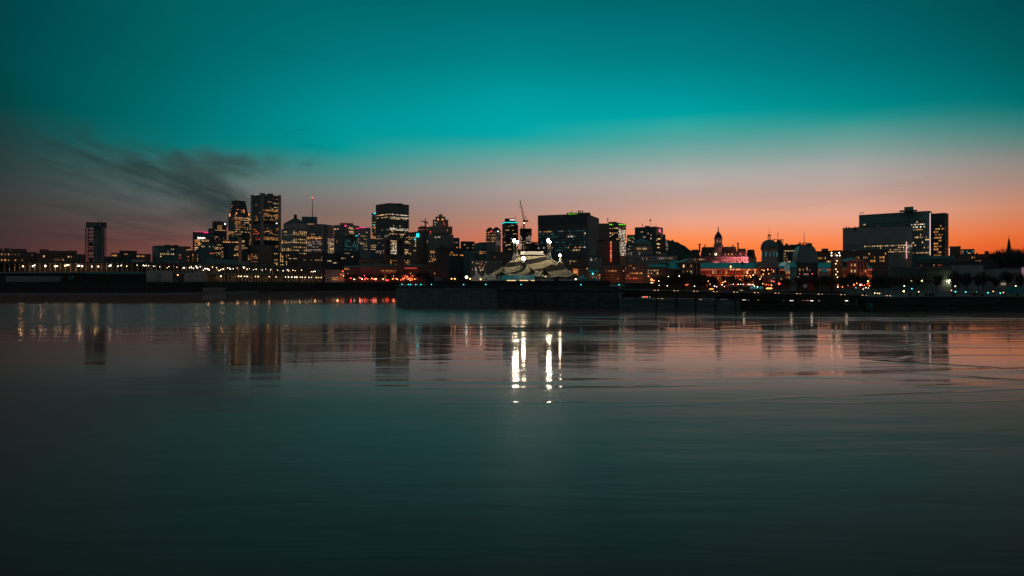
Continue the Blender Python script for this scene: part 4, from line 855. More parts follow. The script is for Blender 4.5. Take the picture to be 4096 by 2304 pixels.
# market hall with its silver dome
D = 600
def long_hall():
    root = empty('market_hall', (X(3096, D), D+10, 6), 'long red-lit market hall with bright teal roof and silver dome', 'public building')
    zt = Z(1073, D); a = Vector((X(2690, D), D)); b = Vector((X(3487, D), D)); zr = Z(1051, D+9)
    def walls(bm):
        poly_prism(bm, [a, b, b+Vector((0, 18)), a+Vector((0, 18))], 5, zt)
    part(root, 'wall', 'brick', walls)
    def roof(bm):
        o = .6; q = [(a.x-o, D-o, zt), (b.x+o, D-o, zt), (b.x+o, D+18+o, zt), (a.x-o, D+18+o, zt), (a.x+1, D+9, zr), (b.x-1, D+9, zr)]
        v = [bm.verts.new(p) for p in q]
        for f in ((0,1,5,4), (2,3,4,5), (1,2,5), (3,0,4), (3,2,1,0)): bm.faces.new([v[i] for i in f])
    part(root, 'roof', 'roof_teal', roof)
    part(root, 'cornice', 'stone', lambda bm: poly_prism(bm, [a+Vector((-.4,-.9)), b+Vector((.4,-.9)), b+Vector((.4,-.1)), a+Vector((-.4,-.1))], zt-1.2, zt-.1))
    part(root, 'string_course', 'stone', lambda bm: poly_prism(bm, [a+Vector((-.2,-.4)), b+Vector((.2,-.4)), b+Vector((.2,-.02)), a+Vector((-.2,-.02))], zt-6.4, zt-6.0))
    wins = []
    for i in range(76):
        x = a.x+(b.x-a.x)*(i+.5)/76
        for row, (zc, h) in enumerate(((zt-3.6, 2.6), (zt-9.0, 2.8))):
            pr = random.random()
            wins.append((Vector((x, D-.14, zc)), Vector((1, 0)), 1.05, h, 'amber' if pr < .16 else ('warm' if pr < .26 else ('teal' if pr < .27 else 'off'))))
    add_windows(root, wins, cap=100)
    for (l_, r_, yt, yb, yw) in ((2719, 2801, 1035, 1051, 1100), (3028, 3114, 1057, 1071, 1110), (3386, 3463, 1031, 1047, 1110)):
        xa, xb = X(l_, D), X(r_, D)
        part(root, 'pavilion', 'brick', lambda bm: box(bm, xa+.5, xb-.5, D-4, D+12, 5, Z(yb, D-4)))
        part(root, 'pediment', 'stone', lambda bm: gab(bm, l_-2, r_+2, yb, yt, D-4.8, 17))
        part(root, 'pediment_roof', 'copper', lambda bm: gab(bm, l_-3.5, r_+3.5, yb-.6, yt-1.4, D-4.3, 16.2))
        def cols(bm):
            n = 6
            for k in range(n):
                x = xa+1.2+(xb-xa-2.4)*k/(n-1); bar(bm, (x, D-4.5, 8), (x, D-4.5, Z(yb, D)-.6), .45, 8)
        part(root, 'column', 'stone', cols)
        add_windows(root, [(Vector((xa+2.4+(xb-xa-4.8)*k/4, D-4.12, Z(yb, D)-z_)), Vector((1, 0)), .95, 2.2, random.choice(('amber', 'off', 'off', 'warm', 'off'))) for k in range(5) for z_ in (3.0, 8.2)])
    # drum and dome over the middle
    cx, cy = X(3077, D+9), D+9; z = lambda y: Z(y, D+9)
    part(root, 'dome_base', 'stone', lambda bm: box(bm, X(3032, D), X(3112, D), D-2, D+20, 10, z(1048)))
    part(root, 'drum', 'stone', lambda bm: lathe(bm, cx, cy, [(7.0, z(1049)), (7.0, z(1044)), (6.5, z(1043)), (6.5, z(1001)), (7.5, z(999)), (7.5, z(996.5)), (7.2, z(996))], 32))
    part(root, 'dome', 'dome_metal', lambda bm: lathe(bm, cx, cy, [(7.1, z(996)), (7.1, z(990)), (6.7, z(981)), (5.8, z(972)), (4.3, z(965)), (2.6, z(960.5)), (1.5, z(959))], 40), True)
    part(root, 'dome_rib', 'dome_metal', lambda bm: [bar(bm, (cx+r0*math.cos(t), cy+r0*math.sin(t), z(y0)), (cx+r1*math.cos(t), cy+r1*math.sin(t), z(y1)), .14) for t in [2*math.pi*k/20 for k in range(20)] for (r0, y0, r1, y1) in ((7.2,996,7.15,990),(7.15,990,6.75,981),(6.75,981,5.85,972),(5.85,972,4.35,965),(4.35,965,2.65,960.5))])
    def lant(bm):
        for k in range(8):
            t = 2*math.pi*k/8; bar(bm, (cx+1.25*math.cos(t), cy+1.25*math.sin(t), z(959)), (cx+1.25*math.cos(t), cy+1.25*math.sin(t), z(943)), .2)
        lathe(bm, cx, cy, [(1.6, z(943.5)), (1.6, z(942)), (.9, z(939)), (.2, z(936)), (.1, z(918)), (0, z(900))], 8)
    part(root, 'lantern', 'dome_metal', lant)
    for k in range(12):
        t = 2*math.pi*(k+.5)/12+math.pi; x, y = cx+6.56*math.cos(t), cy+6.56*math.sin(t)
        o = bpy.data.objects.new('drum_window', unit_win(WIN['cyan'] if 5 <= k <= 12 else WIN['teal'])); COL.objects.link(o); o.parent = root
        o.location = Vector((x, y, (z(1008)+z(1027))/2))-root.location; o.rotation_euler = (0, 0, t+math.pi/2); o.scale = (1.1, 1.5, z(1008)-z(1027))
    part(root, 'chimney', 'brick', lambda bm: [box(bm, X(q, D)-.9, X(q, D)+.9, D+6, D+8, zr-2.5, zr+1.2) for q in (2980, 3156, 3280, 3366)])
    for x, e in ((2740,120),(2830,380),(2900,520),(2950,420),(3000,420),(3060,150),(3180,200),(3240,200),(3345,420),(3400,650),(3440,700),(3470,420)):
        area('wash_light', (X(x, D), D-5.5, 8), (X(x, D), D, 14), 3, .6, (1, .17, .06) if x > 3300 or x in (2900, 2950) else (1, .16, .06), e*3.4)
    part(root, 'eave_light', emis('eave_red', (1, .17, .09), .75), lambda bm: [poly_prism(bm, [(X(p0, D), D-.62), (X(p1, D), D-.62), (X(p1, D), D-.45), (X(p0, D), D-.45)], zt-1.7, zt-1.25) for p0, p1 in ((2801, 2868), (2925, 3026), (3116, 3140), (3273, 3324), (3463, 3487))])
WIN['off'] = mat('unlit_pane', (.03, .035, .04), .15)
long_hall()
D = 700
r = empty('roof_pavilion', P(3115, 1010, D), 'small dark pyramid roof with a gantry frame and flag mast right of the silver dome', 'building'); g = r.location
part(r, 'pyramid_roof', 'slate', lambda bm: poly_prism(bm, footprint(3099, 3134, D, None, 9)[0], Z(986, D), Z(959, D), 0, footprint(3108, 3124, D+3, None, 4)[0]))
part(r, 'wall', 'w_black', lambda bm: poly_prism(bm, footprint(3096, 3136, D, None, 10)[0], 9, Z(986, D)))
part(r, 'gantry', 'steel', lambda bm: (bar(bm, P(3092, 990, D-1), P(3092, 957.5, D-1), .35), bar(bm, P(3132, 990, D-1), P(3132, 957.5, D-1), .35), bar(bm, P(3091, 957.5, D-1), P(3133, 957.5, D-1), .35), bar(bm, P(3092, 966, D-1), P(3099, 958, D-1), .2), bar(bm, P(3132, 966, D-1), P(3125, 958, D-1), .2)))
part(r, 'mast', 'steel', lambda bm: (bar(bm, P(3111.5, 959, D+3), P(3111.5, 929, D+3), .22), strip(bm, 3111.5, 3113.5, 934, 940, D+3, .2)))
B('apartment_block', 'dark block with a row of bright windows between the silver dome and the domed pavilion', 3132, 3206, 983, 760, gy=(998,1052,5), nx=(12,), wall='w_black', lit=[(0,2,12,0,1,.6,W),(0,0,3,0,5,.8,W),(0,3,10,4,5,.7,W),(0,4,12,1,4,.06,A_)], pent=[(3141,3152,974),(3160,3178,978),(3181,3200,977)])
B('apartment_block', 'narrow lit block tight against the right of the silver dome', 3104, 3122, 993, 740, gy=(996,1052,5), nx=(3,), wall='w_brick', lit=[(0,0,3,0,5,.75,W)])
# pavilion with the great four-sided dome
D = 455
r = empty('domed_pavilion', P(3219, 1060, D)-Vector((0, 0, Z(1060, D)-4.6)), 'waterfront pavilion with a huge dark four-sided dome on glass walls', 'pavilion')
pc = P(3219, 1060, D+8); sq = [(3168, 3272)]
def cloister(bm):
    prof = [(1., 1048), (.985, 1034), (.95, 1020), (.88, 1006), (.78, 994), (.66, 986), (.52, 981)]
    f0, _ = footprint(3168, 3272, D, 3189, None); c = sum(f0, Vector((0,0)))/4; rings = []
    for s, y in prof: rings.append([bm.verts.new((*(c+(p-c)*s), Z(y, D))) for p in f0])
    for A, B_ in zip(rings, rings[1:]):
        for i in range(4): bm.faces.new((A[i], A[(i+1) % 4], B_[(i+1) % 4], B_[i]))
    bm.faces.new(rings[-1]); bm.faces.new(rings[0][::-1])
part(r, 'dome', 'dome_metal', cloister)
f0, _ = footprint(3168, 3272, D, 3189, None); c = sum(f0, Vector((0,0)))/4
part(r, 'eave_band', 'copper', lambda bm: poly_prism(bm, [c+(p-c)*1.015 for p in f0], Z(1050, D), Z(1047.6, D)))
part(r, 'roof_deck', 'steel', lambda bm: (poly_prism(bm, [c+(p-c)*.56 for p in f0], Z(981, D), Z(979.5, D)), [bar(bm, (*(c+(a*(1-t)+b*t-c)*.55), Z(980, D)), (*(c+(a*(1-t)+b*t-c)*.55), Z(971+random.random()*2, D)), .16) for a, b in zip(f0, f0[1:]+f0[:1]) for t in [k/7 for k in range(7)]]))
part(r, 'roof_plant', 'steel', lambda bm: [strip(bm, x, x+w, y, 980, D+8, 2) for x, w, y in ((3197, 5, 967), (3206, 4, 973), (3212, 6, 970), (3222, 5, 969), (3230, 4, 972), (3236, 4, 970))])
part(r, 'mast', 'steel', lambda bm: bar(bm, P(3216.5, 975, D+9), P(3216.5, 929, D+9), .22, 6, .12))
part(r, 'glass_wall', 'glass_dark', lambda bm: poly_prism(bm, [c+(p-c)*.94 for p in f0], 9.5, Z(1050, D)))
part(r, 'mullion', 'steel', lambda bm: [bar(bm, (*(c+(a*(1-t)+b*t-c)*.965), 4.6), (*(c+(a*(1-t)+b*t-c)*.965), Z(1050, D)), .3) for a, b in zip(f0, f0[1:]+f0[:1]) for t in [k/9 for k in range(9)]])
part(r, 'ground_floor', 'w_black', lambda bm: poly_prism(bm, [c+(p-c)*1.1 for p in f0], 4.6, 9.4))
for x, y, w, h, k in ((3198,1074,3,10,'amber'),(3212,1076,1.5,5,'amber'),(3226,1069,4,12,'dim'),(3238,1078,2,6,'dim'),(3190,1105,6,5,'pale'),(3214,1094,20,6,'pale')):
    part(r, 'lit_pane', WIN[k], lambda bm: strip(bm, x, x+w, y, y+h, D-1.4, .3))
B('apartment_block', 'long low apartment row with balconies and antennas between the domed pavilion and the hospital', 3254, 3550, 1005, 820, gy=(1010,1052,3), nx=(42,), wall='w_brick', lit=[(0,0,5,1,2,.8,A_),(0,0,42,0,3,.07,A_),(0,22,42,1,3,.2,A_),(0,7,10,2,3,.5,W)], pent=[(3286,3313,994),(3330,3368,1001)])
# brick tower with strung lamps and an emblem
D = 440
r = empty('brick_tower', (X(3347, D), D+5, 4.8), 'square brick waterfront tower with floodlights on top and lamps strung down its side', 'tower')
tf, tfc = footprint(3323, 3371, D, 3334, None)
part(r, 'wall', 'brick', lambda bm: poly_prism(bm, tf, 4.8, Z(1024, D)))
cc = sum(tf, Vector((0,0)))/4
part(r, 'top_gallery', 'steel', lambda bm: (poly_prism(bm, [cc+(p-cc)*1.05 for p in tf], Z(1030, D), Z(1027, D)), poly_prism(bm, [cc+(p-cc)*1.05 for p in tf], Z(1012, D), Z(1010, D)), [bar(bm, (*(cc+(p-cc)*.98), Z(1028, D)), (*(cc+(p-cc)*.98), Z(1010, D)), .25) for p in tf]))
for (x, y) in ((3326,1011),(3326,1022),(3357,1011),(3359,1022),(3348,1022)):
    part(r, 'floodlight', GLOBE['white'], lambda bm: bmesh.ops.create_icosphere(bm, subdivisions=2, radius=.34, matrix=Matrix.Translation(P(x, y, D-4))))
for (x, y) in ((3343,1055),(3348,1043),(3344,1077),(3350,1087),(3344,1098),(3350,1109)):
    part(r, 'strung_lamp', GLOBE['warm'], lambda bm: bmesh.ops.create_icosphere(bm, subdivisions=2, radius=.26, matrix=Matrix.Translation(P(x, y, D-4))))
def ringo(bm):
    n = 32
    for k in range(n):
        t0, t1 = 2*math.pi*k/n, 2*math.pi*(k+1)/n
        bar(bm, P(3353+9*math.cos(t0), 1054+9*math.sin(t0), D-2.4), P(3353+9*math.cos(t1), 1054+9*math.sin(t1), D-2.4), .09)
    for (a, b) in (((3348,1052),(3353,1045)),((3353,1045),(3358,1052)),((3347,1053),(3359,1053)),((3349,1055),(3349,1059)),((3353,1055),(3353,1060)),((3357,1055),(3357,1059))): bar(bm, P(*a, D-2.4), P(*b, D-2.4), .09)
part(r, 'emblem', 'stone', ringo)
# hospital group
r,fp,fc,z1 = B('hospital_block', 'broad blank-topped hospital block with lit lower windows, leftmost of the hospital group', 3371, 3649, 902, 1250, c=3624, gy=(968,1010,5), nx=(40,6), wall='w_grey',
  lit=[(0,6,10,1,3,.5,W),(0,6,11,3,5,.6,W),(0,14,40,1,2,.55,W),(0,20,40,2,5,.3,W),(0,30,40,1,5,.4,W),(1,0,6,0,5,.7,WH)], cat='hospital')
part(r, 'recessed_window', 'w_black', lambda bm: strip(bm, 3418, 3426, 909, 926, 1243, .3))
part(r, 'vent_stack', 'steel', lambda bm: [bar(bm, P(x, 915, 1262), P(x, y, 1262), .8, 6) for x, y in ((3385, 905), (3396, 907), (3418, 906), (3432, 905))])
part(r, 'stair_light', E_GLOW, lambda bm: strip(bm, 3624.5, 3628, 967, 1034, 1247, .4))
r,fp,fc,z1 = B('hospital_tower', 'tallest hospital tower with irregular lit windows and a glowing stair edge', 3436, 3727, 845, 1330, c=3716, gy=(880,1026,14), nx=(40,3), wall='w_teal',
  lit=[(0,0,40,0,2,.22,W),(0,28,40,0,14,.16,W),(0,30,38,1,3,.6,WH),(0,27,38,5,7,.5,W),(0,24,38,8,14,.15,A_),(0,31,37,3,4,.7,A_)], pent=[(3617,3654,827,14),(3598,3668,840,6)], cat='hospital')
part(r, 'stair_light', emis('stair_white', (1,.72,.70), 1.1), lambda bm: strip(bm, 3719, 3722.5, 852, 1020, 1318, .5))
part(r, 'roof_frame', 'steel', lambda bm: (bar(bm, P(3441, 857, 1345), P(3441, 850, 1345), .5), bar(bm, P(3453, 856, 1345), P(3453, 850, 1345), .5), bar(bm, P(3441, 850, 1345), P(3453, 850, 1345), .5)))
r,fp,fc,z1 = B('hospital_tower', 'right-hand hospital tower with a ribbed pale side wall', 3722, 3794, 853, 1300, c=3779, gy=(885,1026,12), nx=(9,2), wall='w_black',
  lit=[(0,2,7,0,12,.35,A_),(0,2,5,0,10,.6,A_),(0,7,9,2,5,.5,A_)], cat='hospital')
part(r, 'side_wall', 'concrete', lambda bm: [strip(bm, 3780, 3793.6, y, y+9.2, 1298, .8) for y in range(855, 986, 10)])
part(r, 'stair_light', E_GLOW, lambda bm: strip(bm, 3796, 3798.5, 993, 1021, 1298, .4))
B('office_block', 'plain grey block with a mast right of the hospital group', 3798, 3843, 987, 1350, gy=(1000,1020,2), nx=(8,), wall='w_brown', pent=[(3832,3838,984)])
B('apartment_block', 'low glass block with cyan and white lights right of the plain grey block', 3844, 3898, 998, 1300, gy=(1002,1016,2), nx=(12,), wall='w_teal', lit=[(0,1,2,0,2,1,WH),(0,5,6,0,1,1,'cyan'),(0,10,11,0,1,.9,'cyan'),(0,0,12,1,2,.1,W)])
B('apartment_block', 'long brick row of houses running to the right edge below the orange sky', 3828, 4140, 1018, 760, gy=(1021,1036,1), nx=(34,), wall='w_brick', lit=[(0,0,34,0,1,.05,A_),(0,6,8,0,1,.8,A_)], pent=[(3903,3911,1011),(3938,3955,1004)])
B('office_block', 'low dark block with a wide orange shopfront window', 3880, 4140, 1036, 700, gy=(1037,1046,1), nx=(30,), wall='w_black', lit=[(0,2,5,0,1,1,A_)])
r,fp,fc,z1 = B('office_block', 'low block with a broad teal roof band below the hospital', 3672, 3822, 1031, 640, gy=None, wall='w_teal')
part(r, 'roof_band', 'teal_panel', lambda bm: strip(bm, 3674, 3818, 1024, 1035, 636, 3))
B('office_block', 'dark block behind the concrete warehouse with one lit window', 3668, 3935, 1052, 600, gy=(1054,1066,1), nx=(26,), wall='w_black', lit=[(0,1,2,0,1,1,'red'),(0,6,7,0,1,1,A_),(0,8,10,0,1,.5,'red'),(0,15,16,0,1,1,A_)])
B('office_block', 'dark block with scattered orange windows behind the bare trees at the right edge', 3985, 4140, 1046, 640, gy=(1048,1100,6), nx=(14,), wall='w_brick', lit=[(0,0,14,0,6,.10,A_)])
# church spire
D = 900
r = empty('church', (X(4049, D), D+6, 10), 'dark church spire rising between bare trees near the right edge', 'church')
part(r, 'tower', 'brick', lambda bm: lathe(bm, X(4049, D), D+6, [(3.6, 10), (3.3, Z(1010, D)), (3.7, Z(1008, D)), (3.0, Z(1004, D))], 8))
part(r, 'spire', 'slate', lambda bm: lathe(bm, X(4049, D), D+6, [(2.9, Z(1004, D)), (1.3, Z(966, D)), (.35, Z(950, D)), (0, Z(948, D))], 8))
part(r, 'cross', 'steel', lambda bm: (bar(bm, (X(4049,D), D+6, Z(951,D)), (X(4049,D), D+6, Z(939,D)), .16), bar(bm, (X(4047,D), D+6, Z(943.5,D)), (X(4051,D), D+6, Z(943.5,D)), .16)))
# concrete warehouse (right)
D = 470
r,fp,fc,z1 = B('warehouse', 'long teal-grey concrete warehouse with projecting bays behind the yellow lamps', 3560, 3803, 1072, 470, gy=(1078,1150,1), nx=(26,), wall='w_teal', base=4.8, depth=30)
part(r, 'bay', 'concrete', lambda bm: [strip(bm, x, x+4, 1070, 1118, 467, 2) for x in range(3566, 3800, 14)]+[strip(bm, x+5, x+10, 1076, 1090+random.randint(0, 16), 468, 1) for x in range(3566, 3790, 14)])
part(r, 'cornice', 'concrete', lambda bm: (strip(bm, 3560, 3803, 1068, 1072.5, 467.5, 2.5), strip(bm, 3560, 3803, 1077, 1079, 467.6, 2.2)))
part(r, 'canopy', 'concrete', lambda bm: strip(bm, 3560, 3803, 1116, 1118.5, 465, 5))
for x in (3720, 3768): part(r, 'window', WIN['pale'], lambda bm: strip(bm, x, x+12, 1129, 1137, 467.4, .3))
B('warehouse', 'plain windowless concrete warehouse behind the bare trees', 3803, 3933, 1059, 473, gy=None, wall='w_grey', base=4.8, depth=30)
r,fp,fc,z1 = B('warehouse', 'lower concrete warehouse with lit ground floor windows at the right', 3933, 4085, 1074, 475, gy=None, wall='w_grey', base=4.8, depth=30)
for x, w in ((4004, 20), (4036, 14), (4052, 14), (4070, 10)): part(r, 'window', WIN['white'], lambda bm: strip(bm, x, x+w, 1132, 1140, 473.4, .3))
r,fp,fc,z1 = B('office_block', 'pale block with a pink lit panel cut by the right edge', 4085, 4160, 1068, 455, gy=None, wall='w_grey', base=4.8)
part(r, 'sign_panel', emis('panel_mauve', (.55,.28,.36), .35), lambda bm: strip(bm, 4086, 4110, 1070, 1105, 453, .3))
# ---------------------------------------------------------------- old town behind the piers
B('dark_block', 'dark block with a column of lit windows below the tallest black tower', 1088, 1196, 1009, 1080, gy=(1012,1062,8), nx=(14,), wall='w_brick', lit=[(0,1,3,0,8,.5,W),(0,4,6,0,8,.75,W),(0,7,8,0,8,.5,W),(0,8,14,0,5,.15,W)], cat='building')
B('dark_block', 'wide dark block with one row of lit windows below the pale banded office block', 1189, 1296, 1020, 1070, gy=(1024,1050,4), nx=(18,), wall='w_brick', lit=[(0,4,16,2,3,.7,W),(0,16,18,0,4,.7,W)], cat='building', pent=[(1246,1287,1004)])
B('dark_block', 'dark block right of the one lit with a single row, below the stepped black block', 1290, 1350, 1014, 1075, gy=(1018,1055,5), nx=(10,), wall='w_black', lit=[(0,0,10,0,5,.03,W)], cat='building')
B('dark_block', 'dark green-roofed block with a lit stair left of the red-lit row', 1344, 1440, 1006, 1090, gy=(1010,1050,6), nx=(14,), wall='w_black', lit=[(0,4,8,0,1,.8,W),(0,3,6,3,5,.6,W),(0,0,14,0,6,.04,W)], cat='building', roofmat='copper')
r,fp,fc,z1 = B('office_block', 'four-storey block of square windows washed in red light', 1437, 1642, 1036, 1020, gy=(1038,1062,3), nx=(30,), wall='w_brown', lit=[(0,0,30,0,3,.05,A_),(0,18,30,0,3,.3,A_)])
area('wash_light', (X(1530, 1010), 1006, 24), (X(1530, 1020), 1020, 38), 50, 2, (1, .18, .12), 900)
r,fp,fc,z1 = B('row_house', 'low pale glass-fronted house at the end of the pier shed', 1300, 1378, 1079, 985, gy=(1084,1122,5), nx=(12,), wall='w_grey', lit=[(0,4,12,3,5,.9,A_),(0,8,12,3,5,.8,'red'),(0,4,12,0,3,.06,W)], base=10, cat='house')
B('row_house', 'dark row house with lit attic windows above the red promenade', 1376, 1452, 1066, 1010, gy=(1070,1115,4), nx=(10,), wall='w_brick', lit=[(0,0,10,0,4,.18,A_)], base=10, roofmat='roof_teal', cat='house')
r,fp,fc,z1 = B('row_house', 'row house under a long teal mansard roof behind the red-lit terrace', 1440, 1606, 1068, 1005, gy=(1078,1118,4), nx=(24,), wall='w_brick', lit=[(0,0,24,0,4,.08,A_),(0,12,24,0,1,.5,A_)], base=10, roofmat='copper', cat='house')
part(r, 'mansard_roof', 'copper', lambda bm: poly_prism(bm, fp, z1, Z(1057, 1005), 0, [sum(fp, Vector((0,0)))/4+(p-sum(fp, Vector((0,0)))/4)*.93 for p in fp]))
r,fp,fc,z1 = B('row_house', 'mansard-roofed corner house with a red lit eave behind the circus pier head', 1605, 1700, 1072, 1000, gy=(1078,1120,4), nx=(14,), wall='w_brick', lit=[(0,0,14,0,4,.08,A_),(0,2,10,2,4,.5,'red')], base=10, cat='house')
part(r, 'mansard_roof', 'copper', lambda bm: poly_prism(bm, fp, z1, Z(1057, 1000), 0, [sum(fp, Vector((0,0)))/4+(p-sum(fp, Vector((0,0)))/4)*.9 for p in fp]))
part(r, 'dormer', 'stone', lambda bm: [strip(bm, x, x+3.5, 1062, 1069, 996, 3) for x in (1615, 1630, 1645, 1660, 1675)])
part(r, 'eave_light', emis('eave_deep_red', (1, .1, .07), .9), lambda bm: strip(bm, 1607, 1668, 1071.5, 1073.5, 997, .6))
B('row_house', 'brick house with warm windows right of the mansard corner house', 1698, 1772, 1058, 985, gy=(1064,1112,4), nx=(10,), wall='w_brick', lit=[(0,0,10,2,3,.5,A_)], base=10, cat='house')
B('row_house', 'three-storey house with a row of glowing orange windows behind the pier containers', 1768, 1832, 1060, 975, gy=(1066,1110,4), nx=(12,), wall='w_brown', lit=[(0,0,12,2,3,.7,A_),(0,0,12,0,2,.08,W)], base=10, cat='house')
r,fp,fc,z1 = B('dark_block', 'broad black block right of the stepped stone tower with a row of amber windows', 1746, 1853, 993, 960, c=1797, gy=(996,1060,7), nx=(5,12), wall='w_black', lit=[(1,0,12,2,3,.85,A_),(1,0,12,0,7,.03,A_)], pent=[(1758,1784,984)], cat='building')
B('dark_block', 'dim grey block between the black block and the columned market front', 1851, 1900, 1003, 990, gy=(1010,1080,9), nx=(8,), wall='w_teal', lit=[(0,2,4,2,4,.2,PL)], cat='building')
r,fp,fc,z1 = B('customs_house', 'long low columned front seen above the small white tents', 1884, 2010, 1041, 920, gy=(1044,1096,1), nx=(26,), wall='w_pier', lit=(), base=10, cat='building')
part(r, 'roof_slope', 'copper', lambda bm: strip(bm, 1888, 2004, 1036, 1041, 924, 10))
add_windows(r, [(P(1888+random.random()*60, 1045+random.random()*50, 917), Vector((1, 0)), .9, 1.6, random.choice(('amber', 'white', 'dim'))) for _ in range(16)])
B('dark_block', 'dark block with orange roof line rising behind the left slope of the big top', 1960, 2046, 1010, 940, gy=(1014,1080,7), nx=(12,), wall='w_brick', lit=[(0,0,12,0,7,.06,A_)], cat='building', base=10)
B('dark_block', 'long dark roofscape block behind the big top masts', 2040, 2160, 1000, 970, gy=(1004,1060,6), nx=(18,), wall='w_black', lit=[(0,0,18,0,6,.10,A_)], cat='building')
B('row_house', 'lit upper storeys showing between the big top and the low grey hall', 2232, 2352, 1034, 880, gy=(1040,1100,6), nx=(16,), wall='w_brown', lit=[(0,0,16,0,6,.25,A_),(0,6,12,0,1,.3,W)], cat='house', base=10)
r,fp,fc,z1 = B('office_block', 'pale modern block with a teal roof edge right of the big top', 2350, 2408, 1026, 850, gy=(1030,1064,5), nx=(16,), wall='w_grey', lit=[(0,0,16,0,4,.15,PL),(0,3,8,0,4,.25,WH)], base=10)
part(r, 'roof_edge', 'teal_panel', lambda bm: strip(bm, 2349, 2409, 1025, 1027, 848, 3))
r,fp,fc,z1 = B('row_house', 'narrow gabled house with an orange lit doorway bay beside the big top', 2286, 2346, 1072, 800, gy=(1076,1110,3), nx=(10,), wall='w_brick', lit=[(0,0,10,0,3,.1,A_)], base=9, cat='house')
part(r, 'gable_roof', 'slate', lambda bm: gab(bm, 2284, 2330, 1072, 1062, 798, 14))
part(r, 'lit_bay', emis('bay_orange', (1,.33,.10), .75), lambda bm: (strip(bm, 2293, 2311, 1076, 1078, 797, .4), strip(bm, 2293, 2295, 1078, 1104, 797, .4), strip(bm, 2309, 2311, 1078, 1104, 797, .4), strip(bm, 2296, 2308, 1082, 1094, 797.5, .4)))
r,fp,fc,z1 = B('row_house', 'house with a bright teal hipped roof and orange shop windows', 2344, 2402, 1092, 780, gy=(1095,1118,2), nx=(9,), wall='w_brown', lit=[(0,0,9,0,2,.6,A_)], base=9, cat='house')
part(r, 'hipped_roof', 'roof_teal', lambda bm: hip(bm, 2344, 2402, 1091, 1079, 12, 781, 22))
part(r, 'cyan_light', GLOBE['cyan'], lambda bm: strip(bm, 2369, 2373, 1092, 1097, 778, .4))
B('row_house', 'brick terrace glowing with arched orange doorways right of the teal hipped roof', 2398, 2508, 1064, 800, gy=(1068,1120,5), nx=(20,), wall='w_brick', lit=[(0,0,20,0,5,.15,A_),(0,4,12,2,4,.35,'red')], base=9, cat='house', roofmat='copper')
B('row_house', 'dark stone terrace with small warm windows below the domed hall', 2500, 2596, 1052, 790, gy=(1058,1118,6), nx=(18,), wall='w_brown', lit=[(0,0,18,0,5,.16,A_),(0,0,18,5,6,.5,'red')], base=8, cat='house', roofmat='copper')
area('wash_light', (X(2470, 790), 789, 9.5), (X(2470, 800), 800, 20), 14, 1, (1, .3, .12), 260)
area('wash_light', (X(2588, 720), 708, 9), (X(2588, 730), 718, 16), 4, 1, (1, .12, .08), 500)
r,fp,fc,z1 = B('row_house', 'stone house with a teal mansard roof at the head of the square', 2588, 2672, 1072, 720, gy=(1076,1122,4), nx=(7,), wall='w_brown', lit=[(0,0,4,0,2,.8,W),(0,0,7,2,4,.2,A_)], base=7, cat='house')
part(r, 'mansard_roof', 'roof_teal', lambda bm: hip(bm, 2588, 2672, 1071.5, 1057, 9, 721, 20))
part(r, 'doorway_glow', GLOBE['orange'], lambda bm: strip(bm, 2604, 2609, 1116, 1122, 717, .4))
r,fp,fc,z1 = B('row_house', 'taller stone house with a teal hipped roof left of the long market hall', 2672, 2722, 1060, 700, gy=(1064,1122,5), nx=(5,), wall='w_brown', lit=[(0,0,3,0,1,.8,A_),(0,2,3,1,2,1,A_)], base=7, cat='house')
part(r, 'hipped_roof', 'roof_teal', lambda bm: hip(bm, 2672, 2722, 1059.5, 1043, 6, 701, 18))
r,fp,fc,z1 = B('row_house', 'dark roofs stepping up between the mansard house and the stone block', 2636, 2676, 1056, 740, gy=None, wall='w_black', base=8, cat='house')
part(r, 'hipped_roof', 'copper', lambda bm: hip(bm, 2634, 2678, 1055.5, 1045, 9, 741, 18))
# twin gothic church towers
for lb, l_, r_, t_ in (('left of the twin gothic church towers, in front of the grid-fronted tower', 1537, 1562, 954), ('right of the twin gothic church towers, with tall arched openings', 1587, 1618, 948)):
    D = 1010 if l_ < 1580 else 990
    r = empty('church_tower', (X((l_+r_)/2, D), D+5, 10), lb, 'church'); w = X(r_, D)-X(l_, D); cx = X((l_+r_)/2, D)
    zt = Z(t_+6, D)
    part(r, 'tower', 'concrete_dark', lambda bm: poly_prism(bm, footprint(l_, r_, D, None, w)[0], 10, zt))
    part(r, 'buttress', 'concrete', lambda bm: [strip(bm, a, a+3.5, t_+4, 1040, D-.8, 1.2) for a in (l_-.8, r_-2.7)])
    part(r, 'pinnacle', 'stone', lambda bm: [bar(bm, (cx+sx*w*.46, D+2+sy*w*.8, zt), (cx+sx*w*.46, D+2+sy*w*.8, Z(t_-2, D)), .9, 4, .1) for sx in (-1, 1) for sy in (0, 1)]+[bar(bm, (cx+sx*w*.2, D+1, zt), (cx+sx*w*.2, D+1, Z(t_+2, D)), .5, 4, .1) for sx in (-1, 0, 1)])
    part(r, 'arched_opening', 'black_paint', lambda bm: [strip(bm, (l_+r_)/2-a, (l_+r_)/2+a, y0, y1, D-.9, .5) for a, y0, y1 in ((3.2, 964, 982), (2.2, 961, 964), (3.0, 998, 1018), (2.0, 995, 998))])
    part(r, 'string_course', 'stone', lambda bm: [strip(bm, l_-.5, r_+.5, y, y+1.4, D-.9, .9) for y in (957, 987, 1024)])

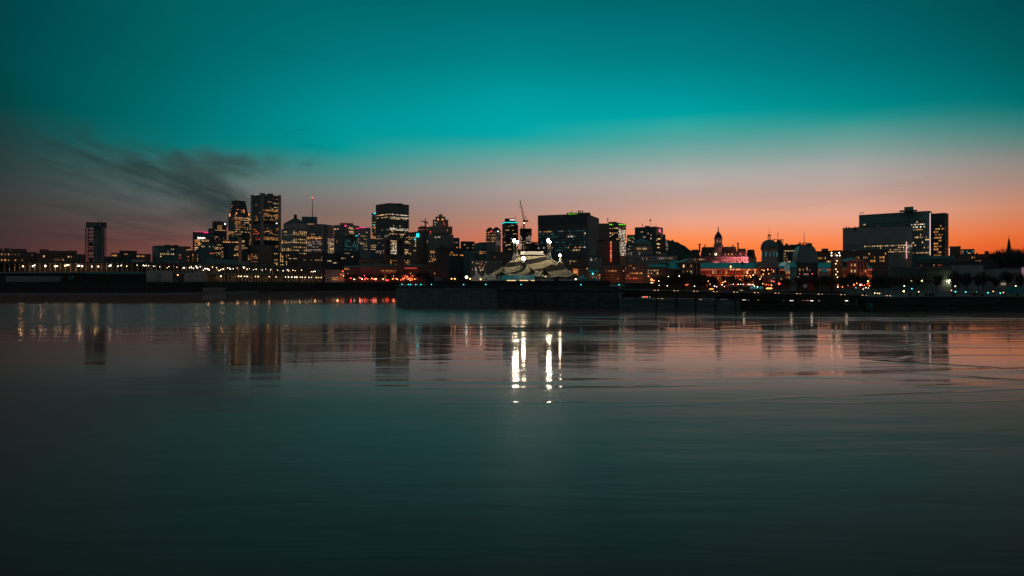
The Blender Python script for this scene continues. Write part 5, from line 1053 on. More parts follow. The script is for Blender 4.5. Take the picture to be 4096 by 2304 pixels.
# ---------------------------------------------------------------- two-deck pier shed on the left quay
SP = [Vector(G(-150, 672)), Vector(G(570, 662)), Vector(G(1024, 802)), Vector(G(1300, 968))]
def spine(t):
    """t in metres along the shed front"""
    for a, b in zip(SP, SP[1:]):
        L_ = (b-a).length
        if t <= L_: return a+(b-a)*(t/L_), (b-a).normalized()
        t -= L_
    return SP[-1], (SP[-1]-SP[-2]).normalized()
def t_at(px):
    t = 0
    for a, b in zip(SP, SP[1:]):
        u = (px-2048)/F; e = (b-a).normalized(); den = e.x-u*e.y; s = (u*a.y-a.x)/den if abs(den) > 1e-9 else -1
        if -1e-6 <= s <= (b-a).length+1e-6: return t+s
        t += (b-a).length
    return 0
TT = sum((b-a).length for a, b in zip(SP, SP[1:]))
def sweep(bm, off0, off1, z0, z1, t0=0., t1=None):
    t1 = TT if t1 is None else t1; cuts = [t0]; acc = 0
    for a, b in zip(SP, SP[1:]):
        acc += (b-a).length
        if t0 < acc < t1: cuts.append(acc)
    cuts.append(t1)
    for c0_, c1_ in zip(cuts, cuts[1:]):
        p, e = spine(c0_+1e-3); q, _ = spine(c1_-1e-3); n = Vector((-e.y, e.x))
        poly_prism(bm, [p+n*off0, q+n*off0, q+n*off1, p+n*off1], z0, z1)
sh = empty('pier_shed', (SP[1].x, SP[1].y, 11), 'long two-deck pier shed with thin flat roof and lit columns, left quay', 'pier building')
part(sh, 'roof', 'concrete_dark', lambda bm: (sweep(bm, -3, 26, 29.6, 30.3), sweep(bm, -3.3, -2.6, 29.2, 30.6)))
part(sh, 'upper_deck', 'concrete_dark', lambda bm: sweep(bm, -4, 28, 19.6, 20.8))
part(sh, 'deck_edge', 'grey_panel', lambda bm: sweep(bm, -4.3, -4.02, 19.4, 20.9))
part(sh, 'back_wall', mat('shed_wall', (.045, .042, .04), .8, noise=.5, nscale=.12), lambda bm: (sweep(bm, 16, 17, 20.81, 29.59), ))
part(sh, 'lower_wall', mat('shed_wall_low', (.06, .055, .05), .8, noise=.5, nscale=.1), lambda bm: (sweep(bm, 8, 9, 11.0, 19.59, t_at(825), None), sweep(bm, -1, 0, 11.0, 19.59, 0, t_at(560))))
part(sh, 'railing', 'steel', lambda bm: (sweep(bm, -3.9, -3.8, 21.9, 22.0), sweep(bm, -3.9, -3.8, 21.3, 21.36)))
n_c = 0
for t in [5.2*k+1 for k in range(int(TT/5.2))]:
    p, e = spine(t); n = Vector((-e.y, e.x)); q = p+n*.5
    bm = bmesh.new(); bar(bm, (q.x-sh.location.x, q.y-sh.location.y, 20.8-11), (q.x-sh.location.x, q.y-sh.location.y, 29.6-11), .32, 6)
    if t > t_at(824): bar(bm, (q.x-sh.location.x, q.y-sh.location.y, 0), (q.x-sh.location.x, q.y-sh.location.y, 19.6-11), .34, 6)
    mesh_obj('column', bm, MATS['white_panel'], sh); n_c += 1
part(sh, 'bracing', 'steel', lambda bm: [bar(bm, (*(spine(t)[0]), 26.8), (*(spine(t+2.2)[0]), 29.6), .12) for t in [5.2*k+1 for k in range(int(TT/5.2)-1)]])
def rscreen(bm):
    sweep(bm, 6, 7, 30.31, 36.2, t_at(848), t_at(968))
part(sh, 'rooftop_screen', 'w_teal', rscreen)
part(sh, 'rooftop_screen', 'grey_panel', lambda bm: sweep(bm, 5.8, 6.8, 30.31, 35.0, t_at(968)+.1, t_at(1013)), label='pale grey rooftop screen')
part(sh, 'roof_box', 'grey_panel', lambda bm: [(lambda p: box(bm, p.x-1.6, p.x+1.6, p.y+8, p.y+11, 30.31, 32.4))(spine(t_at(q))[0]) for q in (655, 690, 860, 887, 912, 933, 1010, 1045, 1080, 1110, 1133, 1190)])
part(sh, 'roof_lantern', 'white_panel', lambda bm: sweep(bm, 14, 15, 30.31, 32.9, t_at(563), t_at(622)))
part(sh, 'stair', 'steel', lambda bm: (lattice(bm, P(677, 1082, 655), P(724, 1125, 655), 1.2, 8, .14), lattice(bm, P(682, 1082, 655), P(729, 1125, 655), 1.2, 8, .14)))
part(sh, 'stair', 'steel', lambda bm: lattice(bm, P(1108, 1092, 830), P(1142, 1122, 830), 1.2, 8, .14), label='stair from the upper deck near the middle of the shed')

GL = {}
def globe_mesh(k, r):
    key = 'globe_%s_%d' % (k, int(r*100))
    if key in GL: return GL[key]
    bm = bmesh.new(); bmesh.ops.create_icosphere(bm, subdivisions=2, radius=r); me = bpy.data.meshes.new('lamp_globe'); bm.to_mesh(me); bm.free(); me.materials.append(GLOBE[k]); GL[key] = me; return me
bm = bmesh.new(); bar(bm, (0, 0, 0), (0, 0, 1), 1, 6); POLE = bpy.data.meshes.new('pole'); bm.to_mesh(POLE); bm.free(); POLE.materials.append(MATS['steel'])
def lamp(pos, ground, k, r, label, group, name='street_lamp', hang=None, pr=.11):
    root = empty(name, (pos.x, pos.y, ground if hang is None else pos.z), label, 'lamp', group)
    p = bpy.data.objects.new('pole' if hang is None else 'rod', POLE); COL.objects.link(p); p.parent = root
    if hang is None: p.scale = (pr, pr, pos.z-ground); p.location = (0, .02, 0)
    else: p.scale = (.05, .05, hang-pos.z); p.location = (0, 0, 0)
    g = bpy.data.objects.new('globe', globe_mesh(k, r)); COL.objects.link(g); g.parent = root; g.location = (0, 0, pos.z-(ground if hang is None else pos.z)); return root
ULAB = 'white globe lamp hanging under the pier shed roof'
for q in (86, 133, 134.5, 175, 184.5, 214, 224, 231, 263, 271, 276.5, 315, 319, 323, 361, 396, 437, 441, 475, 480, 502):
    p, e = spine(t_at(q)); n = Vector((-e.y, e.x)); off = random.choice((-1, 2)); p = p+n*off
    lamp(Vector((p.x, p.y, 27.6-random.random()*1.6)), 0, 'white' if random.random() < .75 else 'warm', .62 if q < 450 else .4, ULAB+', left of the pale cabins', 'globe lamps under the shed roof', 'pendant_lamp', 29.6)
q = 560.
while q < 1290:
    p, e = spine(t_at(q)); n = Vector((-e.y, e.x)); p = p+n*random.uniform(-1, 12)
    dense = 775 < q < 1000
    lamp(Vector((p.x, p.y, random.uniform(23.6, 28.2) if dense else random.uniform(25.4, 27.6))), 0, random.choice(('white', 'white', 'warm')), random.uniform(.28, .5) if q > 740 else random.uniform(.2, .34), ULAB+', stretch nearer the old town', 'globe lamps under the shed roof beyond the stairs', 'pendant_lamp', 29.6)
    q += random.uniform(5, 9) if dense else random.uniform(9, 17)
for q in (882, 952, 962, 976, 986, 1020, 1031, 1075, 1102, 1140, 1152, 1165, 1177, 1185, 1199, 1207, 1219, 1233, 1244, 1262, 1272, 1283):
    p, e = spine(t_at(q)); n = Vector((-e.y, e.x)); p = p+n*(-.8)
    lamp(Vector((p.x, p.y, 17.6)), 0, random.choice(('white', 'warm')), random.uniform(.36, .55), 'white globe lamp hanging under the upper deck of the pier shed, lower row', 'globe lamps under the shed deck', 'pendant_lamp', 19.6)
# interior lamps that wash the columns and back wall
for q, zz, e_ in [(x_, 26.5, 1600) for x_ in (70, 150, 230, 310, 370)]+[(x_, 25, 600) for x_ in (620, 800, 900, 1000, 1080, 1160, 1240)]+[(x_, 16.5, 700) for x_ in (845, 900, 960, 1030, 1090, 1150, 1210, 1270)]:
    p, e = spine(t_at(q)); n = Vector((-e.y, e.x)); p = p+n*4
    l = bpy.data.lights.new('shed_light', 'POINT'); l.energy = e_*.5; l.color = (1, .5, .2); l.shadow_soft_size = .5
    o = bpy.data.objects.new('shed_light', l); COL.objects.link(o); o.location = (p.x, p.y, zz)
# quayside things in front of the shed
def quay_obj(name, label, cat, l_, r_, y0, y1, D, m, th=4., group=None):
    root = empty(name, (X((l_+r_)/2, D), D+th/2, Z(y1, D)), label, cat, group); fpq, _ = footprint(l_, r_, D, None, th)
    part(root, 'body', m, lambda bm: poly_prism(bm, fpq, Z(y1, D), Z(y0, D)))
    return root, fpq
for lb, l_, r_, y0, D_ in (('leftmost pale blank cabin on the left quay, with a dark doorway edge', 586, 643, 1082, 646), ('second pale blank cabin, just left of the open stairs', 644.5, 689, 1083, 646), ('low pale blank cabin right of the open stairs', 737, 773, 1094, 652), ('taller pale blank cabin at the right end of the row', 773.5, 822, 1087, 655)):
    r, fq = quay_obj('pier_cabin', lb, 'cabin', l_, r_, y0, 1127.5, D_, 'white_panel', 8)
    part(r, 'panel_joint', 'grey_panel', lambda bm: [strip(bm, x, x+2.5, y0+6, 1112, D_-.1, .12) for x in (l_+3, r_-12)])
    part(r, 'base_rail', 'black_paint', lambda bm: [strip(bm, x, x+1, 1121, 1128, D_-1.2, .3) for x in range(int(l_)+4, int(r_)-2, 12)]+[strip(bm, l_, r_, 1120, 1121, D_-1.2, .3)])
lamp(P(711, 1100, 648), 11, 'orange', .5, 'single orange lamp between the pale cabins', None)
r, fq = quay_obj('quay_hoarding', 'long grey hoarding below the shed at the far left', 'fence', 25, 246, 1105, 1127, 650, 'grey_panel', 1.)
part(r, 'post', 'steel', lambda bm: [strip(bm, x, x+1.2, 1104, 1127, 649.5, .3) for x in range(30, 245, 17)])
r, fq = quay_obj('shipping_container', 'dark container painted with large teal letters on the left quay', 'container', 246, 309, 1099, 1125, 648, 'black_paint', 3)
text_mesh(r, 'painted_letters', 'UCF', P(278, 1117.5, 647.6), 3.6, mat('letter_teal', (.06, .42, .45), .6), ext=.02, bold=.12)
r, fq = quay_obj('quay_building', 'low black flat building with a pale roof edge below the conveyor tower', 'building', 345, 586, 1096, 1127, 648, 'black_paint', 10)
part(r, 'roof_edge', 'teal_panel', lambda bm: strip(bm, 345, 586, 1090, 1096, 647.5, 10.5))
r = empty('quay_sign', P(551, 1146, 632), 'small white square notice board on the face of the left quay', 'sign')
part(r, 'board', 'white_panel', lambda bm: strip(bm, 545, 558, 1131, 1145.5, 628, .15))
part(r, 'symbol', 'black_paint', lambda bm: (strip(bm, 548, 555, 1134, 1135, 627.8, .1), strip(bm, 548, 549, 1134, 1142, 627.8, .1), strip(bm, 554, 555, 1134, 1142, 627.8, .1), strip(bm, 548, 555, 1141, 1142, 627.8, .1), bar(bm, P(549, 1141, 627.7), P(554, 1135, 627.7), .12)))
for k in range(11):
    px_ = 812+8.2*k; D_ = 655+ (px_-812)*.52
    o = mesh_obj('fender_panel', (lambda bm: (strip(bm, px_, px_+5.2, 1151, 1168, D_-2, 1.), bm)[1])(bmesh.new()), MATS['white_panel'])
    tag(o, 'pale vertical fender panel in the row on the corner of the left quay', 'fender', 'pale fender panels on the left quay corner')
for px_ in (1186, 1251, 1323):
    D_ = 770+(px_-1024)*.62; r = empty('bollard_house', P(px_, 1128, D_), {1186:'leftmost of the three small teal quay huts below the shed', 1251:'middle one of the three small teal quay huts below the shed', 1323:'rightmost of the three small teal quay huts, by the glass-fronted house'}[px_], 'hut')
    part(r, 'hut', 'teal_panel', lambda bm: strip(bm, px_-3, px_+3, 1130, 1137, D_-4, 1.2)); part(r, 'gable', 'teal_panel', lambda bm: gab(bm, px_-1.8, px_+1.8, 1130, 1127, D_-4, 1.2))
# conveyor tower
D = 760
r = empty('conveyor_tower', P(385, 1060, D), 'tall concrete conveyor tower with steel lattice sides and an overhanging head', 'tower')
S = lambda *a, **k: strip(*a, **k)
part(r, 'shaft', 'concrete', lambda bm: S(bm, 375, 408, 907, 1062, D+2, 12))
part(r, 'pale_pier', 'grey_panel', lambda bm: S(bm, 405.5, 416, 907, 1062, D, 8))
part(r, 'head', 'concrete', lambda bm: (S(bm, 344, 427, 891, 906, D-1, 18), S(bm, 343.5, 428, 889.5, 891.5, D-1.6, 19), S(bm, 391, 407, 888, 906, D-2, 3)))
part(r, 'head_window', 'black_paint', lambda bm: (S(bm, 352, 362, 895, 901, D-1.6, .4), S(bm, 373, 385, 895, 901, D-1.6, .4), S(bm, 412, 416, 896, 902, D-1.6, .4)))
part(r, 'window', WIN['warm'], lambda bm: S(bm, 357, 360.5, 896.5, 899.5, D-2.2, .3))
def lat(bm):
    for (a, b, dd) in ((341, 352, 0), (353, 374, 6), (416, 424, 0), (341, 352, 14), (353, 374, 16)):
        for x in (a, b): bar(bm, P(x, 1062, D+dd), P(x+(1 if x < 380 else -.2), 906, D+dd), .32)
        ys = [906+14.2*k for k in range(12)]
        for y0, y1 in zip(ys, ys[1:]):
            bar(bm, P(a, y1, D+dd), P(b, y1, D+dd), .28); bar(bm, P(a, y0, D+dd), P(b, y1, D+dd), .18); bar(bm, P(b, y0, D+dd), P(a, y1, D+dd), .18)
    for k in range(11): strip(bm, 352, 375, 919+14.2*k, 921.3+14.2*k, D+5, 8)
    for y0, y1 in ((968, 984), (996, 1006), (1030, 1050)): strip(bm, 357, 371, y0, y1, D+6, 4)
part(r, 'lattice', 'steel', lat)
part(r, 'roof_rail', 'steel', lambda bm: (bar(bm, P(391, 889, D+4), P(391, 881, D+4), .15), bar(bm, P(407, 889, D+4), P(407, 880, D+4), .15), bar(bm, P(391, 881, D+4), P(407, 880, D+4), .15), bar(bm, P(378, 889, D+4), P(377, 885, D+4), .2), bar(bm, P(407, 889, D-1), P(431, 891.5, D-1), .25)))
part(r, 'stay_cable', 'steel', lambda bm: (bar(bm, P(421, 994, D), P(448, 1013, D+60), .15), bar(bm, P(438, 1028, D+20), P(449, 1012, D+60), .5)))

# ---------------------------------------------------------------- inlet: floating docks and the red promenade
for lb, l_, r_, y, D_ in (('long low floating dock with mooring posts at the back of the inlet', 1275, 1590, 1160, 830), ('dark floating dock crossing the reflections of the red lamps', 1418, 1585, 1180, 560)):
    r = empty('floating_dock', (X((l_+r_)/2, D_), D_, 0), lb, 'dock')
    part(r, 'deck', 'concrete_dark', lambda bm: strip(bm, l_, r_, 1132+9.4*F/D_, 1132+10.05*F/D_, D_, 3))
    if D_ > 700: part(r, 'mooring_post', 'steel', lambda bm: [bar(bm, (X(x, D_+1.5), D_+1.5, 0), (X(x, D_+1.5), D_+1.5, random.uniform(1.4, 3.2)), .28) for x in range(l_+10, r_, 17)])
promenade = [(1364,1098,'red'),(1371,1085,'red'),(1374,1103,'orange'),(1381,1104,'warm'),(1391,1095,'orange'),(1403,1113,'red'),(1416,1116,'white'),(1419,1117,'white'),(1428,1112,'orange'),(1437,1111,'warm'),(1441,1112,'red'),(1448,1116,'white'),(1455,1115,'warm'),(1458,1103,'pink'),(1459,1118,'red'),(1463,1113,'red'),(1471,1116,'orange'),(1482,1116,'warm'),(1487,1113,'orange'),(1493,1117,'red'),(1499,1116,'warm'),(1503,1119,'red'),(1505,1115,'warm'),(1532,1116,'warm'),(1545,1121,'red'),(1552,1121,'red'),(1570,1116,'orange'),(1574,1114,'red'),(1585,1115,'orange'),(1590,1117,'warm'),(1604,1119,'red'),(1612,1115,'orange'),(1618,1113,'red'),(1627,1108,'orange'),(1634,1116,'warm'),(1641,1121,'orange'),(1650,1118,'red'),(1659,1116,'orange')]
for x, y, k in promenade:
    D_ = 948+random.random()*22
    lamp(P(x, y, D_), 10.5, k, .55 if k in ('orange', 'warm') else .65, {'red':'red lamp on the old town promenade beyond the inlet', 'pink':'pink lit sign lamp on the old town promenade', 'orange':'orange globe lamp on the old town promenade beyond the inlet', 'warm':'warm yellow globe lamp on the old town promenade beyond the inlet', 'white':'white globe lamp on the old town promenade beyond the inlet'}[k], 'lamps along the red promenade')
for x, e_, c_ in ((1404, 500, (1,.05,.08)), (1458, 1100, (1,.04,.07)), (1495, 1000, (1,.05,.1)), (1440, 900, (1,.1,.05)), (1625, 900, (1,.06,.05)), (1575, 800, (1,.08,.05)), (1350, 900, (1,.4,.15))):
    l = bpy.data.lights.new('facade_light', 'POINT'); l.energy = e_; l.color = c_; l.shadow_soft_size = .6
    o = bpy.data.objects.new('facade_light', l); COL.objects.link(o); o.location = P(x, 1116, 972)
r = empty('terrace_bar', (X(1627, 955), 958, 11), 'open terrace strung with red and orange lights at the end of the promenade', 'bar')
part(r, 'frame', 'steel', lambda bm: (strip(bm, 1606, 1652, 1098, 1100, 955, 8), [bar(bm, (X(x, 955), 955, 11), P(x, 1099, 955), .2) for x in range(1607, 1654, 9)]))
part(r, 'string_light', emis('string_red', (1, .13, .05), 2.6), lambda bm: [strip(bm, x, x+1.6, y, y+1.6, 953+random.random()*4, .4) for x, y in [(1606+random.random()*46, 1101+random.random()*20) for _ in range(58)]])
# ---------------------------------------------------------------- centre pier: fence, circus tents
hz_ = [Vector(q) for q in CP]
def edge_pt(px_, back=0.):
    for a, b in zip(hz_[1:], hz_[2:]):
        u = (px_-2048)/F; e = (b-a).normalized(); s = (u*a.y-a.x)/(e.x-u*e.y)
        if s <= (b-a).length+1e-6: break
    p = a+e*s; n = Vector((-e.y, e.x)); return p+n*back
r = empty('pier_fence', (*edge_pt(2000, 4), 8.6), 'black hoarding fence along the edge of the circus pier', 'fence')
pp = [edge_pt(1692, 4), edge_pt(1990, 4), edge_pt(2425, 4)]
part(r, 'panel', 'black_paint', lambda bm: [poly_prism(bm, [a, b, b+Vector((0, .3)), a+Vector((0, .3))], 8.6, 10.9) for a, b in zip(pp, pp[1:])])
part(r, 'post', 'steel', lambda bm: [(lambda q: bar(bm, (q.x, q.y, 8.6), (q.x, q.y, 11.1), .08))(edge_pt(x, 3.9)) for x in range(1700, 2420, 18)])
r = empty('pier_railing', (*edge_pt(1650, 2), 8.6), 'thin steel railing at the left corner of the circus pier', 'railing')
pp2 = [Vector(G(1596, 325)), edge_pt(1628, 1.5), edge_pt(1690, 1.5)]
part(r, 'rail', 'steel', lambda bm: [bar(bm, (*a, z_), (*b, z_), .05) for a, b in zip(pp2, pp2[1:]) for z_ in (9.2, 9.7)])
part(r, 'post', 'steel', lambda bm: [bar(bm, (*(pp2[1]+(pp2[2]-pp2[1])*t), 8.6), (*(pp2[1]+(pp2[2]-pp2[1])*t), 9.7), .05) for t in [k/8 for k in range(9)]])
for x in (1608, 1631, 1640, 1661, 1681, 1724, 1853, 1942, 2080, 2320, 2473):
    q = edge_pt(x, .8) if x > 1630 else Vector(G(x, 318))
    lamp(Vector((q.x, q.y, 9.35)), 8.6, 'cyan', .16, 'small cyan marker lamp on the edge of the circus pier', 'cyan marker lamps on the pier edge', 'marker_lamp', pr=.06)
TENT = {}
def stripe_mat(name, turns, rings, skew, a=(.42, .37, .26), b=(.018, .018, .02)):
    m = bpy.data.materials.new(name); m.use_nodes = True; nt = m.node_tree; N = nt.nodes; L = nt.links; bs = N['Principled BSDF']; bs.inputs['Roughness'].default_value = .8; bs.inputs['Specular IOR Level'].default_value = .1
    uv = N.new('ShaderNodeUVMap'); uv.uv_map = 'UVMap'; sp = N.new('ShaderNodeSeparateXYZ'); L.new(uv.outputs[0], sp.inputs[0])
    def M(op, p, q):
        n = N.new('ShaderNodeMath'); n.operation = op
        for i, v in enumerate((p, q)):
            if isinstance(v, (int, float)): n.inputs[i].default_value = v
            else: L.new(v, n.inputs[i])
        return n.outputs[0]
    ph = M('ADD', M('MULTIPLY', sp.outputs[0], turns), M('MULTIPLY', sp.outputs[1], rings))
    st = M('LESS_THAN', M('FRACT', M('ADD', ph, skew), 0), .45)
    mx = N.new('ShaderNodeMix'); mx.data_type = 'RGBA'; L.new(st, mx.inputs[0]); mx.inputs[6].default_value = (*a, 1); mx.inputs[7].default_value = (*b, 1)
    L.new(mx.outputs[2], bs.inputs['Base Color']); MATS[name] = m; return m
stripe_mat('canvas_striped', 3., 2.5, .2); stripe_mat('canvas_striped_small', 6., 1.6, .35)
def seam(x, k): return k*abs(math.sin(x))
D = 347; cx0 = X(2131, D); zb = 8.6
bt = empty('big_top', (cx0, D, zb), 'large striped circus big top with a lit ridge banner, on the centre pier', 'circus tent')
def bigtop(bm):
    uvl = bm.loops.layers.uv.new('UVMap'); NA, NR = 96, 22; rh = 5.6
    top = Z(1017, D)-zb; rim = Z(1106, D)-zb
    def pos(i, j):
        t = 2*math.pi*i/NA; s = j/NR
        ex, ey = rh*(1-s)*math.cos(t)+0, 0
        ax, ay = 24.2*math.cos(t), 20*math.sin(t)
        # start from the ridge line, run out to the rim
        rx = max(-rh, min(rh, rh*1.6*math.cos(t))); x = rx*(1-s)+ax*s; y = ay*s
        h = (1-s)**1.12
        h += .10*math.exp(-((s-.55)/.2)**2)*(max(0, math.cos(4*(t-.55)))**3)           # quarter poles lift the cloth
        h += .05*math.exp(-((s-.25)/.2)**2)
        sc = rim+(top-rim)*h; sc += .7*max(0, (s-.8)/.2)*abs(math.sin(6*t))*-1
        return Vector((x, y, sc))
    g = [[bm.verts.new(pos(i, j)) for j in range(NR+1)] for i in range(NA)]
    for i in range(NA):
        for j in range(NR):
            i2 = (i+1) % NA; f = bm.faces.new((g[i][j], g[i2][j], g[i2][j+1], g[i][j+1]))
            for lp, (a, b) in zip(f.loops, ((i, j), (i+1, j), (i+1, j+1), (i, j+1))):
                lp[uvl].uv = (((a/NA)+.25) % 1.0001 if a < NA or True else 0, (b/NR)**.8)
            us = [lp[uvl].uv[0] for lp in f.loops]
            if max(us)-min(us) > .5:
                for lp in f.loops:
                    if lp[uvl].uv[0] < .5: lp[uvl].uv[0] += 1
bm = bmesh.new(); bigtop(bm); cv = mesh_obj('canopy', bm, MATS['canvas_striped'], bt, True)
def wallc(bm):
    n = 96
    a = [bm.verts.new((22.2*math.cos(2*math.pi*i/n), 19*math.sin(2*math.pi*i/n), 0)) for i in range(n)]
    b = [bm.verts.new((22.2*math.cos(2*math.pi*i/n), 19*math.sin(2*math.pi*i/n), 3.3)) for i in range(n)]
    for i in range(n): bm.faces.new((a[i], a[(i+1) % n], b[(i+1) % n], b[i]))
bm = bmesh.new(); wallc(bm); mesh_obj('side_wall', bm, MATS['canvas_white'], bt)
ban, _ = footprint(2079, 2177, D-1.2, None, 2.6)
part(bt, 'ridge_banner', 'canvas_white', lambda bm: poly_prism(bm, footprint(2080, 2176, D-2.2, None, 4.4)[0], Z(1020, D), Z(1006, D), 0, footprint(2084, 2172, D-1.2, None, 2.6)[0]))
text_mesh(bt, 'banner_text', 'CIRQUE DU SOLEIL', P(2128, 1014.2, D-2.3), .62, MATS['black_paint'], ext=.02)
def tent_mast(px_, y_top, y_bot, D_, k='flood', rad=.62, cone=True, parent=bt):
    t = P(px_, y_top, D_); b = P(px_, y_bot, D_)
    ms_ = part(parent, 'mast', 'steel', lambda bm: lattice(bm, b, t, 1.0, 10, .09))
    lp_ = part(parent, 'mast_lamp', GLOBE[k], lambda bm: bmesh.ops.create_icosphere(bm, subdivisions=2, radius=rad, matrix=Matrix.Translation(t+Vector((0, -.6, .2))))); lp_.parent = ms_
    if cone: part(parent, 'mast_skirt', 'grey_panel', lambda bm: lathe(bm, b.x, b.y, [(1.5, b.z-2.2), (.7, b.z+1), (.35, b.z+2.2)], 12))
tent_mast(2057, 963, 1027, D-3, 'flood', .72); tent_mast(2069, 970, 1022, D+5, 'flood', .5)
tent_mast(2193, 964, 1027, D-3, 'flood', .70); tent_mast(2199, 970, 1024, D+4, 'flood', .5)
tm = P(2240, 1021, D+8)
part(bt, 'mast_lamp', GLOBE['floodw'], lambda bm: bmesh.ops.create_icosphere(bm, subdivisions=2, radius=.5, matrix=Matrix.Translation(tm)))
part(bt, 'mast_skirt', 'canvas_white', lambda bm: lathe(bm, tm.x, tm.y, [(1.3, Z(1053, D+8)), (.6, Z(1036, D+8)), (.2, tm.z-.4)], 12))
part(bt, 'guy_line', 'steel', lambda bm: [bar(bm, P(a, b, D-2), P(c, d, D-14), .04) for a, b, c, d in ((2193,1027,2260,1100),(2193,1027,2300,1112),(2057,1027,1985,1100),(2186,1042,2186,1118),(2091,1056,2091,1100))])
# entrance tent with horned corners
D2 = 318; en = empty('entrance_tent', (X(2096, D2), D2, zb), 'striped entrance tent with a glowing mast and upturned corners in front of the big top', 'circus tent')
def entr(bm):
    uvl = bm.loops.layers.uv.new('UVMap'); NA, NR = 96, 16; top = Z(1053, D2)-zb; rim = Z(1104, D2)-zb
    def pos(i, j):
        t = 2*math.pi*i/NA; s = j/NR; x = 13.6*s*math.cos(t); y = 9*s*math.sin(t); h = (1-s)**1.75
        z = rim+(top-rim)*h
        for (hx, hy, hh, wd) in ((-9.7, -4.5, 3.9, 1.5), (9.3, -4.5, 3.6, 1.5), (-8, 6, 1.5, 2), (8, 6, 1.5, 2)):
            d = math.hypot(x-hx, (y-hy)*.8); z += hh*math.exp(-d/wd)
        return Vector((x, y, z))
    c = None; g = [[bm.verts.new(pos(i, j)) for j in range(NR+1)] for i in range(NA)]
    for i in range(NA):
        for j in range(NR):
            f = bm.faces.new((g[i][j], g[(i+1) % NA][j], g[(i+1) % NA][j+1], g[i][j+1]))
            for lp, (a, b) in zip(f.loops, ((i, j), (i+1, j), (i+1, j+1), (i, j+1))): lp[uvl].uv = (a/NA, b/NR)
bm = bmesh.new(); entr(bm); mesh_obj('canopy', bm, MATS['canvas_striped_small'], en, True)
tt_ = P(2094, 1034, D2)
part(en, 'mast_lamp', GLOBE['floodw'], lambda bm: bmesh.ops.create_icosphere(bm, subdivisions=2, radius=.75, matrix=Matrix.Translation(tt_)))
part(en, 'mast_sleeve', 'canvas_white', lambda bm: lathe(bm, tt_.x, tt_.y, [(1.05, Z(1052, D2)), (.75, Z(1044, D2)), (.5, Z(1039, D2))], 12))
part(en, 'collar', 'black_paint', lambda bm: lathe(bm, tt_.x, tt_.y, [(1.25, Z(1053.5, D2)), (1.25, Z(1051.5, D2))], 16))
part(en, 'side_wall', 'canvas_white', lambda bm: [strip(bm, a, b, 1104, 1140, D2-2, .2) for a, b in ((1992, 2008), (2150, 2168), (2176, 2200))])
# teal roofed entrance marquee
D3 = 300; mq = empty('marquee', (X(2075, D3), D3+3, zb), 'long teal-roofed marquee with lit walls in front of the entrance tent', 'tent')
def mqr(bm):
    a, b = X(2004, D3), X(2140, D3); z0, z1_ = Z(1119, D3), Z(1100.5, D3+4)
    v = [bm.verts.new(p) for p in ((a, D3, z0), (b, D3, z0), (b+.1, D3+4.5, z1_), (a+1, D3+4.5, z1_), (a, D3+9, z0), (b, D3+9, z0))]
    for f in ((0,1,2,3), (3,2,5,4), (1,5,2), (0,3,4)): bm.faces.new([v[i] for i in f])
part(mq, 'roof', 'canvas_teal', mqr)
part(mq, 'roof_seam', 'black_paint', lambda bm: [bar(bm, P(x, 1119, D3-.03), P(x+2, 1100.5, D3+4.4), .04) for x in (2048, 2095)])
part(mq, 'wall', 'canvas_white', lambda bm: [strip(bm, a, b, 1119.5, 1147, D3+.3, .1) for a, b in ((2006, 2047), (2049, 2094), (2096, 2138))])
part(mq, 'wall_light', emis('marquee_glow', (1, .62, .25), 1.5), lambda bm: [strip(bm, a, b, 1120.5, 1124.5, D3+.1, .1) for a, b in ((2028, 2064), (2078, 2112), (2124, 2138))])
part(mq, 'pole', 'steel', lambda bm: [bar(bm, P(x, 1145, D3-.1), P(x, 1119, D3-.1), .06) for x in (2005, 2048, 2095, 2139)])
def peak_tent(label, px_, w, y_tip, y_eave, D_, m='canvas_white', wall=True):
    root = empty('pagoda_tent', (X(px_, D_), D_+w/2*D_/F, zb), label, 'tent', ); hw = w/2*D_/F; cx_, cy_ = X(px_, D_), D_+hw
    zt, ze = Z(y_tip, D_), Z(y_eave, D_); bm = bmesh.new(); rings = []
    for s in (1, .82, .62, .42, .25, .12, .03):
        h = (1-s)**1.6
        rings.append([bm.verts.new((cx_+sx*hw*s-root.location.x, cy_+sy*hw*s-root.location.y, ze+(zt-ze)*h-zb)) for sx, sy in ((-1,-1),(1,-1),(1,1),(-1,1))])
    for A, B_ in zip(rings, rings[1:]):
        for i in range(4): bm.faces.new((A[i], A[(i+1) % 4], B_[(i+1) % 4], B_[i]))
    bm.faces.new(rings[-1]); mesh_obj('canopy', bm, MATS[m], root)
    part(root, 'valance', m, lambda bm: [bar(bm, (cx_+a*hw, cy_+b*hw, ze-.1), (cx_+c*hw, cy_+d*hw, ze-.1), .12) for a, b, c, d in ((-1,-1,1,-1),(1,-1,1,1),(-1,-1,-1,1))])
    if wall: part(root, 'wall', 'canvas_white', lambda bm: box(bm, cx_-hw*.95, cx_+hw*.95, cy_-hw*.94, cy_+hw*.94, zb, ze-.15))
    part(root, 'pole', 'steel', lambda bm: [bar(bm, (cx_+a*hw*.97, cy_+b*hw*.97, zb), (cx_+a*hw*.97, cy_+b*hw*.97, ze), .06) for a, b in ((-1,-1),(1,-1))])
    return root
peak_tent('widest white pagoda tent, leftmost of the circus tents', 1910, 54, 1090, 1110, 310)
peak_tent('white pagoda tent just right of the widest one', 1941, 30, 1090, 1111, 320)
peak_tent('small grey pagoda tent tucked against the left edge of the big top', 1974, 24, 1091, 1104, 325)
peak_tent('low pagoda tent with teal sides in front of the entrance tent', 1962, 40, 1100, 1118, 305)
peak_tent('bright teal pagoda tent right of the big top', 2333, 56, 1095, 1122, 292, 'canvas_teal', False)
